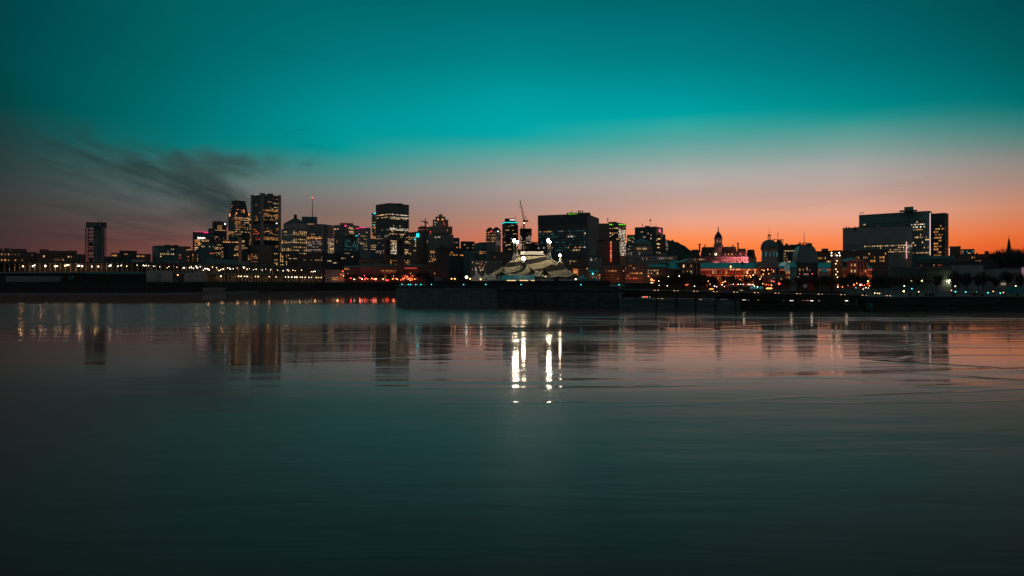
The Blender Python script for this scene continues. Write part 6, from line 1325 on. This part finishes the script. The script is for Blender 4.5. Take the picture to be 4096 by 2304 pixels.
peak_tent('smaller teal pagoda tent with a curved peak, rightmost on the circus pier', 2381, 40, 1103, 1122, 300, 'canvas_teal', False)
lm = lamp(P(1866, 1109, 300), zb, 'spot', .62, 'brilliant white floodlight on a mast at the left of the circus', None, 'floodlight_mast')
lamp(P(1880, 1115.5, 303), zb, 'orange', .32, 'orange lamp just right of the brilliant white floodlight', None)
lamp(P(1922.5, 1117, 301), zb, 'orange', .34, 'orange lamp in front of the widest white pagoda tent', None)
lamp(P(2303, 1118, 300), zb, 'white', .36, 'white lamp at the right foot of the big top', None)
lamp(P(1806, 1115, 296), zb, 'orange', .26, 'left one of two orange lamps on the pier containers', None)
lamp(P(1819, 1115.5, 296), zb, 'orange', .26, 'right one of two orange lamps on the pier containers', None)
for lb, l_, r_, m in (('dark container nearest the pier corner', 1702, 1735, 'black_paint'), ('pale slatted container among the dark ones on the circus pier', 1737, 1764, 'grey_panel'), ('dark container right of the pale slatted one', 1766, 1796, 'concrete_dark'), ('dark container under the two orange lamps', 1798, 1828, 'concrete_dark')):
    r, fq = quay_obj('shipping_container', lb, 'container', l_, r_, 1109, 1146, 302, m, 2.5)
    part(r, 'corrugation', m, lambda bm: [strip(bm, x, x+.9, 1110, 1145, 301.8, .12) for x in range(int(l_)+2, int(r_)-1, 3)])
r = empty('service_pole', P(2186, 1146, 292), 'tall thin dark pole standing in front of the big top', 'pole')
part(r, 'pole', 'steel', lambda bm: bar(bm, P(2183, 1146, 292), P(2183, 1046, 292), .1, 6, .06)); part(r, 'crossarm', 'steel', lambda bm: bar(bm, P(2180, 1106, 292), P(2187, 1106, 292), .05))
part(r, 'pole_light', GLOBE['warm'], lambda bm: [strip(bm, a, a+1.5, 1106, 1107.5, 291.8, .1) for a in (2180, 2184)])
for k in range(9):
    q = edge_pt(2206+random.random()*90, 16+random.random()*10); o = mesh_obj('equipment_box', (lambda bm: (box(bm, q.x-1.1, q.x+1.1, q.y, q.y+1.5, 8.6, 8.6+random.uniform(2.6, 3.7)), bm)[1])(bmesh.new()), MATS['teal_panel' if k % 3 == 0 else 'grey_panel'])
    tag(o, 'small equipment box at the foot of the big top, behind the fence', 'box', 'equipment boxes behind the pier fence')

# ---------------------------------------------------------------- clock tower quay: raised walkway on posts
wpx = [2490, 2544, 2625, 2704, 2782, 2861, 2942, 3025, 3108, 3194, 3281, 3371, 3457, 3554]
wy = lambda x: 1158.5+(x-2490)*(1183.5-1158.5)/(3554-2490)
wD = lambda x: 250-(x-2490)*8/(3554-2490)
ww = empty('raised_walkway', (X(3000, 248), 250, 4), 'dark raised walkway on posts running along the right-hand quay', 'walkway')
def deckf(bm):
    for a, b in zip(wpx, wpx[1:]):
        if a >= 3457: break
        Da, Db = wD(a), wD(b); p = [Vector((X(a, Da), Da)), Vector((X(b, Db), Db))]; n = Vector((0, 1))
        A = [bm.verts.new((p[0].x, p[0].y+o, Z(wy(a), Da)+dz)) for o, dz in ((0, 0), (0, -1.0), (9, -1.0), (9, 0))]; Bv = [bm.verts.new((p[1].x, p[1].y+o, Z(wy(b), Db)+dz)) for o, dz in ((0, 0), (0, -1.0), (9, -1.0), (9, 0))]
        for i in range(4): bm.faces.new((A[i], Bv[i], Bv[(i+1) % 4], A[(i+1) % 4]))
        bm.faces.new(A); bm.faces.new(Bv[::-1])
part(ww, 'deck', 'quay_wall_dark', deckf)
for x in wpx[:-1]:
    part(ww, 'post', 'black_paint', lambda bm: (lambda D_: bar(bm, (X(x, D_), D_-.35, -1.5 if x > 2600 else 4), (X(x, D_), D_-.35, Z(wy(x), D_)+1.1), .30, 8))(wD(x)))
part(ww, 'edge_rail', mat('rail_metal', (.55, .45, .38), .35, .6), lambda bm: [bar(bm, P(a+1, wy(a+1)-.6, wD(a)-.15), P(b-1, wy(b-1)-.6, wD(b)-.15), .10) for a, b in zip(wpx, wpx[1:])])
for x in wpx[2:]:
    part(ww, 'post_light', emis('post_glow', (1, .6, .3), 3.), lambda bm: [bar(bm, P(x+s0, wy(x+s0)-.6, wD(x)-.28), P(x+s1, wy(x+s1)-.6, wD(x)-.28), .045) for s0, s1 in ((-9, -3), (3, 9))])
for x, y, w, k in ((2615,1194,12,'pale'),(2629,1194,9,'pale'),(2648,1194.5,11,'warm'),(2802,1197.5,11,'warm'),(2853,1198,11,'pale'),(2888,1198,11,'pale'),(2905,1198.5,12,'white'),(2976,1199.5,14,'bright'),(2993,1200,9,'pale'),(3031,1200,10,'warm'),(3134,1202,12,'dim'),(3166,1202.5,15,'bright'),(3214,1202,12,'pale'),(3230,1202,11,'pale'),(3247,1203,12,'bright'),(3278,1203,10,'pale'),(3386,1203,12,'bright')):
    rt = empty('tube_lamp', P(x, y, 249), {'bright':'bright white tube lamp fixed under the raised walkway', 'white':'white tube lamp under the raised walkway', 'warm':'warm tube lamp fixed under the raised walkway', 'pale':'pale tube lamp fixed low under the raised walkway', 'dim':'dim tube lamp fixed under the raised walkway'}[k], 'lamp', 'tube lamps under the raised walkway')
    z0 = Z(y, 249)
    part(rt, 'tube', WIN[k], lambda bm: strip(bm, x-w/2, x+w/2, y-1.1, y+1.1, 249.2, .12))
    part(rt, 'bracket', 'steel', lambda bm: bar(bm, P(x, y-1.2, 249.3), P(x, wy(x)+9, 249.8), .05))
    if k == 'bright':
        l = bpy.data.lights.new('tube_light', 'POINT'); l.energy = 12; l.color = (1, .75, .5); l.shadow_soft_size = .3
        o = bpy.data.objects.new('tube_light', l); COL.objects.link(o); o.location = P(x, y+3, 250)
part(ww, 'stair', 'steel', lambda bm: (lattice(bm, P(3429, 1213, 246), P(3452, 1236, 244), 1.0, 6, .06), bar(bm, P(3428, 1186, 247), P(3428, 1232, 247), .3)))
# no-anchoring board
r = empty('anchor_board', P(3477, 1239, 241), 'square teal no-anchoring board with a black struck-out anchor on the quay wall', 'sign'); D = 241.3
part(r, 'board', 'teal_panel', lambda bm: strip(bm, 3466, 3490.5, 1213.5, 1238, D, .12))
def anchor(bm):
    d = D-.16
    strip(bm, 3476.2, 3479.8, 1215, 1232, d, .06)
    pts = [(3469.5, 1227), (3471, 1230.5), (3474, 1232.6), (3478, 1233.2), (3482, 1232), (3485, 1229), (3486.8, 1226)]
    for a, b in zip(pts, pts[1:]): bar(bm, P(*a, d), P(*b, d), .155, 6)
    bar(bm, P(3466.5, 1214, d-.05), P(3490, 1236, d-.05), .12)
part(r, 'anchor_symbol', 'black_paint', anchor)
# moored service barge at the quay foot between park and pier
r = empty('moored_barge', (X(2588, 300), 300, 0), 'low barge with a row of red and white lights in the basin behind the walkway', 'boat')
part(r, 'hull', 'black_paint', lambda bm: strip(bm, 2555, 2622, 1132+9.1*F/400, 1132+10.2*F/400, 400, 6))
part(r, 'deck_light', WIN['bright'], lambda bm: [strip(bm, x, x+2.2, 1186, 1190, 399, .3) for x in (2568, 2573, 2583, 2598)])
part(r, 'deck_light', GLOBE['red'], lambda bm: [strip(bm, x, x+2.0, 1186, 1190, 399, .3) for x in (2578, 2588)], label='red deck lights')
# ---------------------------------------------------------------- park and promenade: kiosks, tents, lamps
D = 420
def simple(name, label, cat, pieces, base):
    rt = empty(name, base, label, cat)
    for nm, m, fn in pieces: part(rt, nm, m, fn)
    return rt
simple('kiosk', 'low lit kiosk with a slanting pale roof and a cyan glass wing in the park', 'kiosk', [('roof', 'white_panel', lambda bm: (strip(bm, 2908, 3000, 1145.5, 1148, 470, 8),)), ('wall', 'w_black', lambda bm: strip(bm, 2916, 2998, 1148, 1163, 472, 6)), ('glass_wing', mat('cyan_glass', (.05,.35,.38), .3, emit=(.03,.35,.38), strength=.5), lambda bm: strip(bm, 3000, 3052, 1147, 1155, 468, 5)), ('window', WIN['white'], lambda bm: [strip(bm, x, x+2, 1160, 1163, 471, .3) for x in (2959, 2964, 2968, 2972, 2984, 2993)])], P(2960, 1163, 470))
simple('kiosk', 'small booth glowing orange from inside near the foot of the market dome', 'kiosk', [('roof', 'slate', lambda bm: poly_prism(bm, footprint(3052, 3136, 440, None, 12)[0], Z(1112, 440), Z(1099, 440), 0, footprint(3072, 3128, 445, None, 4)[0])), ('post', 'steel', lambda bm: [bar(bm, P(x, 1162, 440), P(x, 1112, 440), .2) for x in (3054, 3064, 3090, 3112, 3132)]), ('lit_counter', GLOBE['orange'], lambda bm: strip(bm, 3063, 3088, 1152, 1154.5, 441, .4)), ('wall', 'brick', lambda bm: strip(bm, 3062, 3090, 1154.5, 1162, 441.5, 2))], P(3090, 1163, 440))
simple('kiosk', 'amber-lit hut between the trees of the park', 'kiosk', [('wall', 'brick', lambda bm: strip(bm, 2836, 2856, 1157, 1163, 455, 4)), ('lit_front', emis('hut_amber', (1, .5, .12), 1.6), lambda bm: strip(bm, 2837, 2854, 1154, 1158, 454.5, .3)), ('roof', 'slate', lambda bm: strip(bm, 2834, 2858, 1152, 1154, 454, 6))], P(2846, 1163, 455))
simple('event_tent', 'teal peaked tent with a white trimmed roof right of the domed pavilion', 'tent', [('canopy', 'canvas_teal', lambda bm: poly_prism(bm, footprint(3273, 3320, 445, None, 9)[0], Z(1088, 445), Z(1075, 445), 0, footprint(3292, 3299, 448, None, 2)[0])), ('trim', 'canvas_white', lambda bm: (bar(bm, P(3273, 1088, 444.7), P(3292, 1075, 447), .12), bar(bm, P(3320, 1088, 444.7), P(3299, 1075, 447), .12))), ('wall', 'w_grey', lambda bm: strip(bm, 3276, 3317, 1088, 1106, 446, 7)), ('support', 'concrete_dark', lambda bm: strip(bm, 3276, 3317, 1106, 1164, 447, 6))], P(3296, 1164, 446))
simple('glass_gable', 'narrow pointed glass gable lit white beside the domed pavilion', 'pavilion', [('frame', mat('gable_glass', (.35,.5,.5), .2, emit=(.5,.7,.72), strength=.12), lambda bm: (gab(bm, 3138, 3158, 1062, 1048, 452, 10), strip(bm, 3138, 3158, 1062, 1084, 452.2, 9))), ('bar', 'white_panel', lambda bm: [bar(bm, P(3148, 1048, 451.8), P(x, 1083, 451.8), .08) for x in (3140, 3144, 3148, 3152, 3156)]), ('side_roof', 'roof_teal', lambda bm: poly_prism(bm, footprint(3158, 3188, 453, None, 9)[0], Z(1068, 453), Z(1046, 453), 0, footprint(3160, 3180, 457, None, 2)[0])), ('wall', 'w_teal', lambda bm: strip(bm, 3158, 3188, 1068, 1164, 454, 8))], P(3160, 1164, 452))
simple('notice_panel', 'tall orange-red panel at the foot of the domed pavilion', 'panel', [('panel', mat('panel_red', (.30, .06, .03), .6), lambda bm: strip(bm, 3229, 3262, 1130, 1162, 432, .5)), ('frame', 'steel', lambda bm: strip(bm, 3228, 3230, 1129, 1163, 431.8, .6))], P(3245, 1163, 432))
simple('notice_panel', 'white lit board left of the orange-red panel', 'panel', [('panel', mat('panel_lit', (.4, .4, .38), .6, emit=(.8, .8, .75), strength=.03), lambda bm: strip(bm, 3214, 3228.5, 1137, 1151, 433, .5)), ('frame', 'steel', lambda bm: strip(bm, 3213, 3229.2, 1151, 1163, 433, .6))], P(3220, 1163, 433))
simple('site_fence', 'pair of pale fence panels below the brick tower', 'fence', [('panel', 'grey_panel', lambda bm: (strip(bm, 3340, 3361, 1153, 1163, 425, .2), strip(bm, 3364, 3377, 1153, 1163, 425, .2)))], P(3358, 1163, 425))
simple('shipping_container', 'teal container at the right edge of the promenade', 'container', [('body', 'teal_panel', lambda bm: strip(bm, 4019, 4090, 1148, 1176, 275, 2.6)), ('rib', 'teal_panel', lambda bm: [strip(bm, x, x+1, 1149, 1175, 274.9, .1) for x in range(4021, 4088, 4)])], P(4055, 1176, 275))
simple('warehouse_door', 'lit pale doorway corner of the concrete warehouse', 'door', [('panel', mat('door_cream', (.5, .42, .32), .7), lambda bm: strip(bm, 3786, 3803, 1122, 1160, 466, .3)), ('frame', 'steel', lambda bm: strip(bm, 3800, 3802, 1115, 1162, 465.5, .4))], P(3794, 1160, 466))
l = bpy.data.lights.new('door_light', 'POINT'); l.energy = 900; l.color = (1, .62, .33); o = bpy.data.objects.new('door_light', l); COL.objects.link(o); o.location = P(3795, 1124, 461)
# lamps of the park
PK = [(2605,1131,'white'),(2611,1131,'warm'),(2616,1122,'orange'),(2635,1124,'warm'),(2673,1106,'warm'),(2637,1141,'white'),(2669,1143,'white'),(2717,1105,'white'),(2778,1145,'white'),(2833,1125,'orange'),(2840,1136,'white'),(2851,1139,'white'),(2858,1145,'white'),(2866,1147,'white'),(2888,1139,'white'),(2892,1130,'orange'),(2901,1126,'orange'),(2897,1145,'white'),(2923,1078,'warm'),(2922,1070,'orange'),(2934,1077,'orange'),(2948,1079,'orange'),(2957,1077,'orange'),(2960,1118,'orange'),(2996,1079,'orange'),(3000,1102,'orange'),(2985,1102,'orange'),(3003,1108,'orange'),(3013,1100,'warm'),(3021,1079,'orange'),(3024,1115,'orange'),(2924,1137.5,'white'),(2933,1137.5,'white'),(2953,1137.5,'white'),(2963,1137.5,'white'),(2973,1137.5,'white'),(2993,1138,'white'),(2997,1138,'white'),(3003,1138,'white'),(3012,1138,'white'),(3017,1144,'white'),(3030,1147,'white'),(3048,1079,'orange'),(3053,1097,'orange'),(3040,1116,'warm'),(3056,1082,'orange'),(3071,1078,'orange'),(3075,1095,'orange'),(3070,1104,'orange'),(3087,1078,'red'),(3038,1125,'orange'),(3046,1127,'orange'),(3051,1135,'warm'),(3066,1139,'orange'),(3086,1141,'orange'),(3087,1124,'white'),(3095,1126,'red'),(3109,1107,'pink'),(3131,1131,'warm'),(3138,1117,'pink'),(3198,1095,'red'),(3249,1095,'red'),(3259,1139,'white'),(3351,1148,'white'),(3353,1140,'orange'),(3369,1148,'orange'),(3393,1142,'warm'),(3407,1140,'white'),(3415,1134,'orange'),(3427,1133,'warm'),(3436,1127,'orange'),(3441,1140,'white'),(3447,1140,'white'),(3463,1151,'white'),(3473,1152,'white'),(3478,1143,'orange'),(3423,1151,'cyan'),(3453,1157,'white')]
plab = {'white':'white lamp among the trees of the waterfront park', 'warm':'warm yellow lamp among the trees of the waterfront park', 'orange':'orange lamp in front of the long market hall', 'red':'red lamp near the domed pavilion', 'pink':'pink lamp beside the glass gable', 'cyan':'small cyan lamp in the park right of the brick tower'}
for x, y, k in PK:
    D_ = 470-(x-2600)*.05+random.uniform(-6, 18)
    lamp(P(x, y, D_), 4.7, k, random.uniform(.17, .30), plab[k]+(' (left half)' if False else ''), 'lamps in the waterfront park')
lamp(P(3116.5, 1135, 420), 4.7, 'red', .55, 'brightest red lamp, in front of the booth beside the domed pavilion', None)
lamp(P(2923, 1066, 500), 4.7, 'orange', .5, 'large orange mushroom lamp high in front of the market roof', None)
for x, y in ((3472,1125),(3500,1124),(3534,1124),(3568.5,1123),(3605,1123),(3645,1123),(3687.5,1123),(3732.5,1123)):
    lamp(P(x, y, 380), 5.05, 'yellow', .26 if x not in (3568.5, 3687.5) else .40, 'tall yellow-green street lamp in front of the concrete warehouses', 'yellow-green street lamps on the right')
for x, y, k in ((3615,1165,'yellow'),(3617,1144,'white'),(3675,1167,'warm'),(3638,1177,'warm'),(3821,1145,'white'),(4063,1144,'white'),(3499,1172,'warm'),(3510,1173.5,'warm'),(3518,1174,'warm'),(3806,1162,'orange'),(4014,1170,'orange'),(3973,1166,'orange')):
    lamp(P(x, y, 292), 5.05, k, .17 if k != 'yellow' else .30, {'yellow':'brightest low yellow lamp on the right promenade', 'white':'white lamp on the right promenade', 'warm':'low warm lamp on the right promenade', 'orange':'orange path lamp on the right promenade'}[k], 'low lamps on the right promenade')
for x in (3647.5, 3822, 3863, 3906, 3952, 4001):
    y = 1155 if x < 3700 else 1167+(x-3822)*.03
    lamp(P(x, y, 286), 5.05, 'cyan', .2, 'round cyan path lamp on the right promenade', 'cyan path lamps on the right promenade', 'path_lamp', pr=.07)
r = empty('promenade_railing', P(3850, 1170, 290), 'low railing along the path of the right promenade', 'railing')
part(r, 'rail', 'rail_metal' if 'rail_metal' in MATS else 'steel', lambda bm: (bar(bm, P(3740, 1158, 330), P(3810, 1166, 292), .06), bar(bm, P(3810, 1166, 292), P(4096, 1170, 285), .06)))
part(r, 'post', 'steel', lambda bm: [bar(bm, P(x, 1176, 288), P(x, 1167, 288), .06) for x in range(3812, 4096, 14)])
for k, x in enumerate((3704, 3719, 3731, 3815, 3897, 3929, 4018, 3640, 3668, 4070)):
    b_ = P(x, 1187, 244.5); o = mesh_obj('bollard', (lambda bm: (lathe(bm, b_.x, b_.y, [(.42, 5.06), (.42, 5.9), (.55, 6.0), (.5, 6.25), (.2, 6.35)], 10), bm)[1])(bmesh.new()), MATS['black_paint'])
    tag(o, 'black mooring bollard on the edge of the right quay', 'bollard', 'mooring bollards along the right quay')
for px_, D_ in ((3905, 262),):
    r = empty('parked_car', (X(px_, D_), D_, 5.05), 'dark parked car on the right promenade', 'car')
    part(r, 'body', 'brick', lambda bm: (box(bm, X(px_, D_)-2.2, X(px_, D_)+2.2, D_-.9, D_+.9, 5.35, 5.95), poly_prism(bm, [(X(px_, D_)-1.5, D_-.8), (X(px_, D_)+1.2, D_-.8), (X(px_, D_)+1.2, D_+.8), (X(px_, D_)-1.5, D_+.8)], 5.95, 6.5, 0, [(X(px_, D_)-1.0, D_-.7), (X(px_, D_)+.7, D_-.7), (X(px_, D_)+.7, D_+.7), (X(px_, D_)-1.0, D_+.7)])))
    for sx in (-1.4, 1.4): part(r, 'wheel', 'black_paint', lambda bm: bar(bm, (X(px_, D_)+sx, D_-.95, 5.4), (X(px_, D_)+sx, D_-.7, 5.4), .34, 14))

# ---------------------------------------------------------------- bare winter trees
def tree_proto(h, seed, spread=.42, twigs=5, fine=.038):
    rnd = random.Random(seed); bt_, bc = bmesh.new(), bmesh.new()
    def grow(bm_, p, d, L_, r, lvl):
        seg = 3; q = p
        for s in range(seg):
            d = (d+Vector((rnd.uniform(-.13, .13), rnd.uniform(-.13, .13), rnd.uniform(-.02, .10)))).normalized()
            n = q+d*L_/seg; bar(bm_ if lvl > 0 else bt_, q, n, r*(1-.22*s), 5 if lvl < 2 else 3, r*(1-.22*(s+1))); 
            if lvl < 4 and (s > 0 or lvl > 0):
                for _ in range(2):
                    az_ = rnd.uniform(0, 2*math.pi); sp_ = rnd.uniform(.4, .85)
                    a = Vector((math.cos(az_), math.sin(az_), 0)); dd = (d*math.cos(sp_)+a*math.sin(sp_)*1.1+Vector((0, 0, .12))).normalized()
                    grow(bc, n, dd, L_*rnd.uniform(.52, .72), max(fine, r*.5), lvl+1)
            q = n
        if lvl < 4:
            for _ in range(2 if lvl < 3 else 1):
                az_ = rnd.uniform(0, 2*math.pi); a = Vector((math.cos(az_), math.sin(az_), 0)); dd = (d+a*rnd.uniform(.25, .6)).normalized()
                grow(bc, q, dd, L_*rnd.uniform(.6, .78), max(fine, r*.6), lvl+1)
    grow(bc, Vector((0, 0, 0)), Vector((0, 0, 1)), h*.30, h*.022, 0)
    mt = bpy.data.meshes.new('trunk'); bt_.to_mesh(mt); bt_.free(); mt.materials.append(MATS['bark'])
    mc = bpy.data.meshes.new('crown'); bc.to_mesh(mc); bc.free(); mc.materials.append(MATS['bark'])
    zs = [v.co.z for v in mc.vertices]; return mt, mc, max(zs)
PROT = [tree_proto(12, s) for s in (1, 2, 3, 4)]
print('TREE faces', [len(p[1].polygons) for p in PROT])
def tree(px_, ytop, D_, base, k, label, group, wide=1.):
    mt, mc, hm = PROT[k % len(PROT)]; s = (Z(ytop, D_)-base)/hm
    root = empty('bare_tree', (X(px_, D_), D_, base), label, 'tree', group, random.uniform(0, 6.28)); root.scale = (s*wide, s*wide, s)
    for nm, me in (('trunk', mt), ('crown', mc)):
        o = bpy.data.objects.new(nm, me); COL.objects.link(o); o.parent = root
for i in range(26):
    x = 2628+i*8.2+random.uniform(-3, 3); tree(x, random.uniform(1078, 1100) if 2690 < x < 2800 else random.uniform(1095, 1112), random.uniform(475, 510), 4.6, i, 'bare winter tree in the dense dark clump left of the park', 'bare trees of the dense park clump', 1.25)
for i, x in enumerate((2838, 2850, 2866, 2890, 2903, 2935, 2946, 2968, 2992, 3010, 3035, 3060)):
    tree(x, random.uniform(1092, 1112), random.uniform(455, 475), 4.6, i, 'bare winter tree in front of the long market hall', 'bare trees before the market hall', 1.1)
for i, x in enumerate((3146, 3160, 3205, 3262, 3285, 3305, 3322, 3362, 3384, 3398, 3412, 3424, 3446, 3458)):
    tree(x, random.uniform(1085, 1110), random.uniform(405, 428), 4.7, i+1, 'bare winter tree around the domed pavilion and brick tower', 'bare trees around the pavilion', 1.1)
for i, x in enumerate((3486, 3512, 3530, 3556, 3582, 3606, 3628, 3660, 3742, 3752)):
    tree(x, random.uniform(1092, 1110), random.uniform(340, 380), 5.05, i, 'bare winter tree in front of the concrete bays of the long warehouse', 'bare trees before the concrete bays')
for i, x in enumerate((3815, 3830, 3862, 3874, 3912, 3934, 3978, 4030, 4078)):
    tree(x, random.uniform(1074, 1098), random.uniform(320, 360), 5.05, i+2, 'bare winter tree in front of the plain warehouse at the right', 'bare trees at the right edge')
for i, (x, y, d_) in enumerate(((4033, 992, 640), (4066, 984, 650), (4078, 990, 640), (4094, 978, 620), (4024, 996, 660), (3975, 1006, 760), (3988, 1009, 760), (3962, 1008, 760))):
    tree(x, y, d_, 9.5, i, 'bare tree standing dark against the orange sky near the church spire', 'bare trees on the skyline', 1.0)
for i in range(11):
    x = 1384+i*17+random.uniform(-5, 5); tree(x, random.uniform(1088, 1100), random.uniform(952, 968), 11, i, 'bare tree along the red promenade beyond the inlet', 'bare trees along the red promenade', 1.1)
for i, x in enumerate((1560, 1588, 1672, 1690, 1712)):
    tree(x, random.uniform(1078, 1090), random.uniform(945, 965), 11, i, 'large bare tree near the mansard-roofed corner house', 'large bare trees by the corner house', 1.2)
tree(2226, 1108, 315, 8.6, 2, 'small bare tree in front of the right foot of the big top', None)

# red and amber lights washing the waterfront facades
for x, y, D_, e_, c_ in ((2450,1108,790,700,(1,.25,.08)),(2520,1112,780,700,(1,.12,.05)),(2560,1112,780,500,(1,.3,.1)),(2620,1118,712,500,(1,.25,.1)),(2900,1120,588,500,(1,.12,.05)),(2960,1118,588,350,(1,.35,.12)),(3010,1118,588,350,(1,.35,.12)),(3400,1120,588,500,(1,.22,.06)),(3450,1118,588,600,(1,.12,.05)),(2300,1108,790,300,(1,.35,.12)),(2376,1110,775,300,(1,.35,.12)),(3245,1140,425,60,(1,.15,.06)),(1780,1112,968,600,(1,.3,.12))):
    l = bpy.data.lights.new('facade_light', 'POINT'); l.energy = e_*.8; l.color = c_; l.shadow_soft_size = .6
    o = bpy.data.objects.new('facade_light', l); COL.objects.link(o); o.location = P(x, y, D_)

for x, y, D_, e_ in ((1925, 1104, 304, 60),):
    l = bpy.data.lights.new('tent_fill_light', 'POINT'); l.energy = e_; l.color = (1, .82, .6); l.shadow_soft_size = .5  # added fill that brightens the white pagoda tents; no fitting stands here
    o = bpy.data.objects.new('tent_fill_light', l); COL.objects.link(o); o.location = P(x, y, D_)
# pieces that belong to a part hang under that part (all parts share their thing's origin, so nothing moves)
SUBOF = {'mast_lamp': 'mast', 'mast_skirt': 'mast', 'dome_rib': 'dome', 'lantern': 'dome', 'drum_window': 'drum', 'drum_light': 'drum', 'belfry_window': 'tower', 'spire': 'cupola',
         'portico_gable': 'portico', 'clock_face': 'clock_gable', 'flag': 'flagpole', 'mast_light': 'mast', 'roof_seam': 'roof', 'emblem_bar': 'emblem', 'head_window': 'head', 'pinnacle': 'tower',
         'arched_opening': 'tower', 'buttress': 'tower', 'banner_text': 'ridge_banner', 'anchor_symbol': 'board', 'symbol': 'board', 'green_light': 'penthouse', 'floodlight': 'top_gallery', 'pediment_roof': 'pavilion', 'cab': 'mast'}
for rt in [o for o in SC.objects if o.parent is None and o.type == 'EMPTY' and o.get('label')]:
    ch = list(rt.children); by = {}
    for c in ch: by.setdefault(c.name.split('.')[0], c)
    for c in ch:
        k = SUBOF.get(c.name.split('.')[0])
        if k in by and by[k] is not c and by[k].parent is rt and not c.children and by[k].location.length < 1e-6: c.parent = by[k]
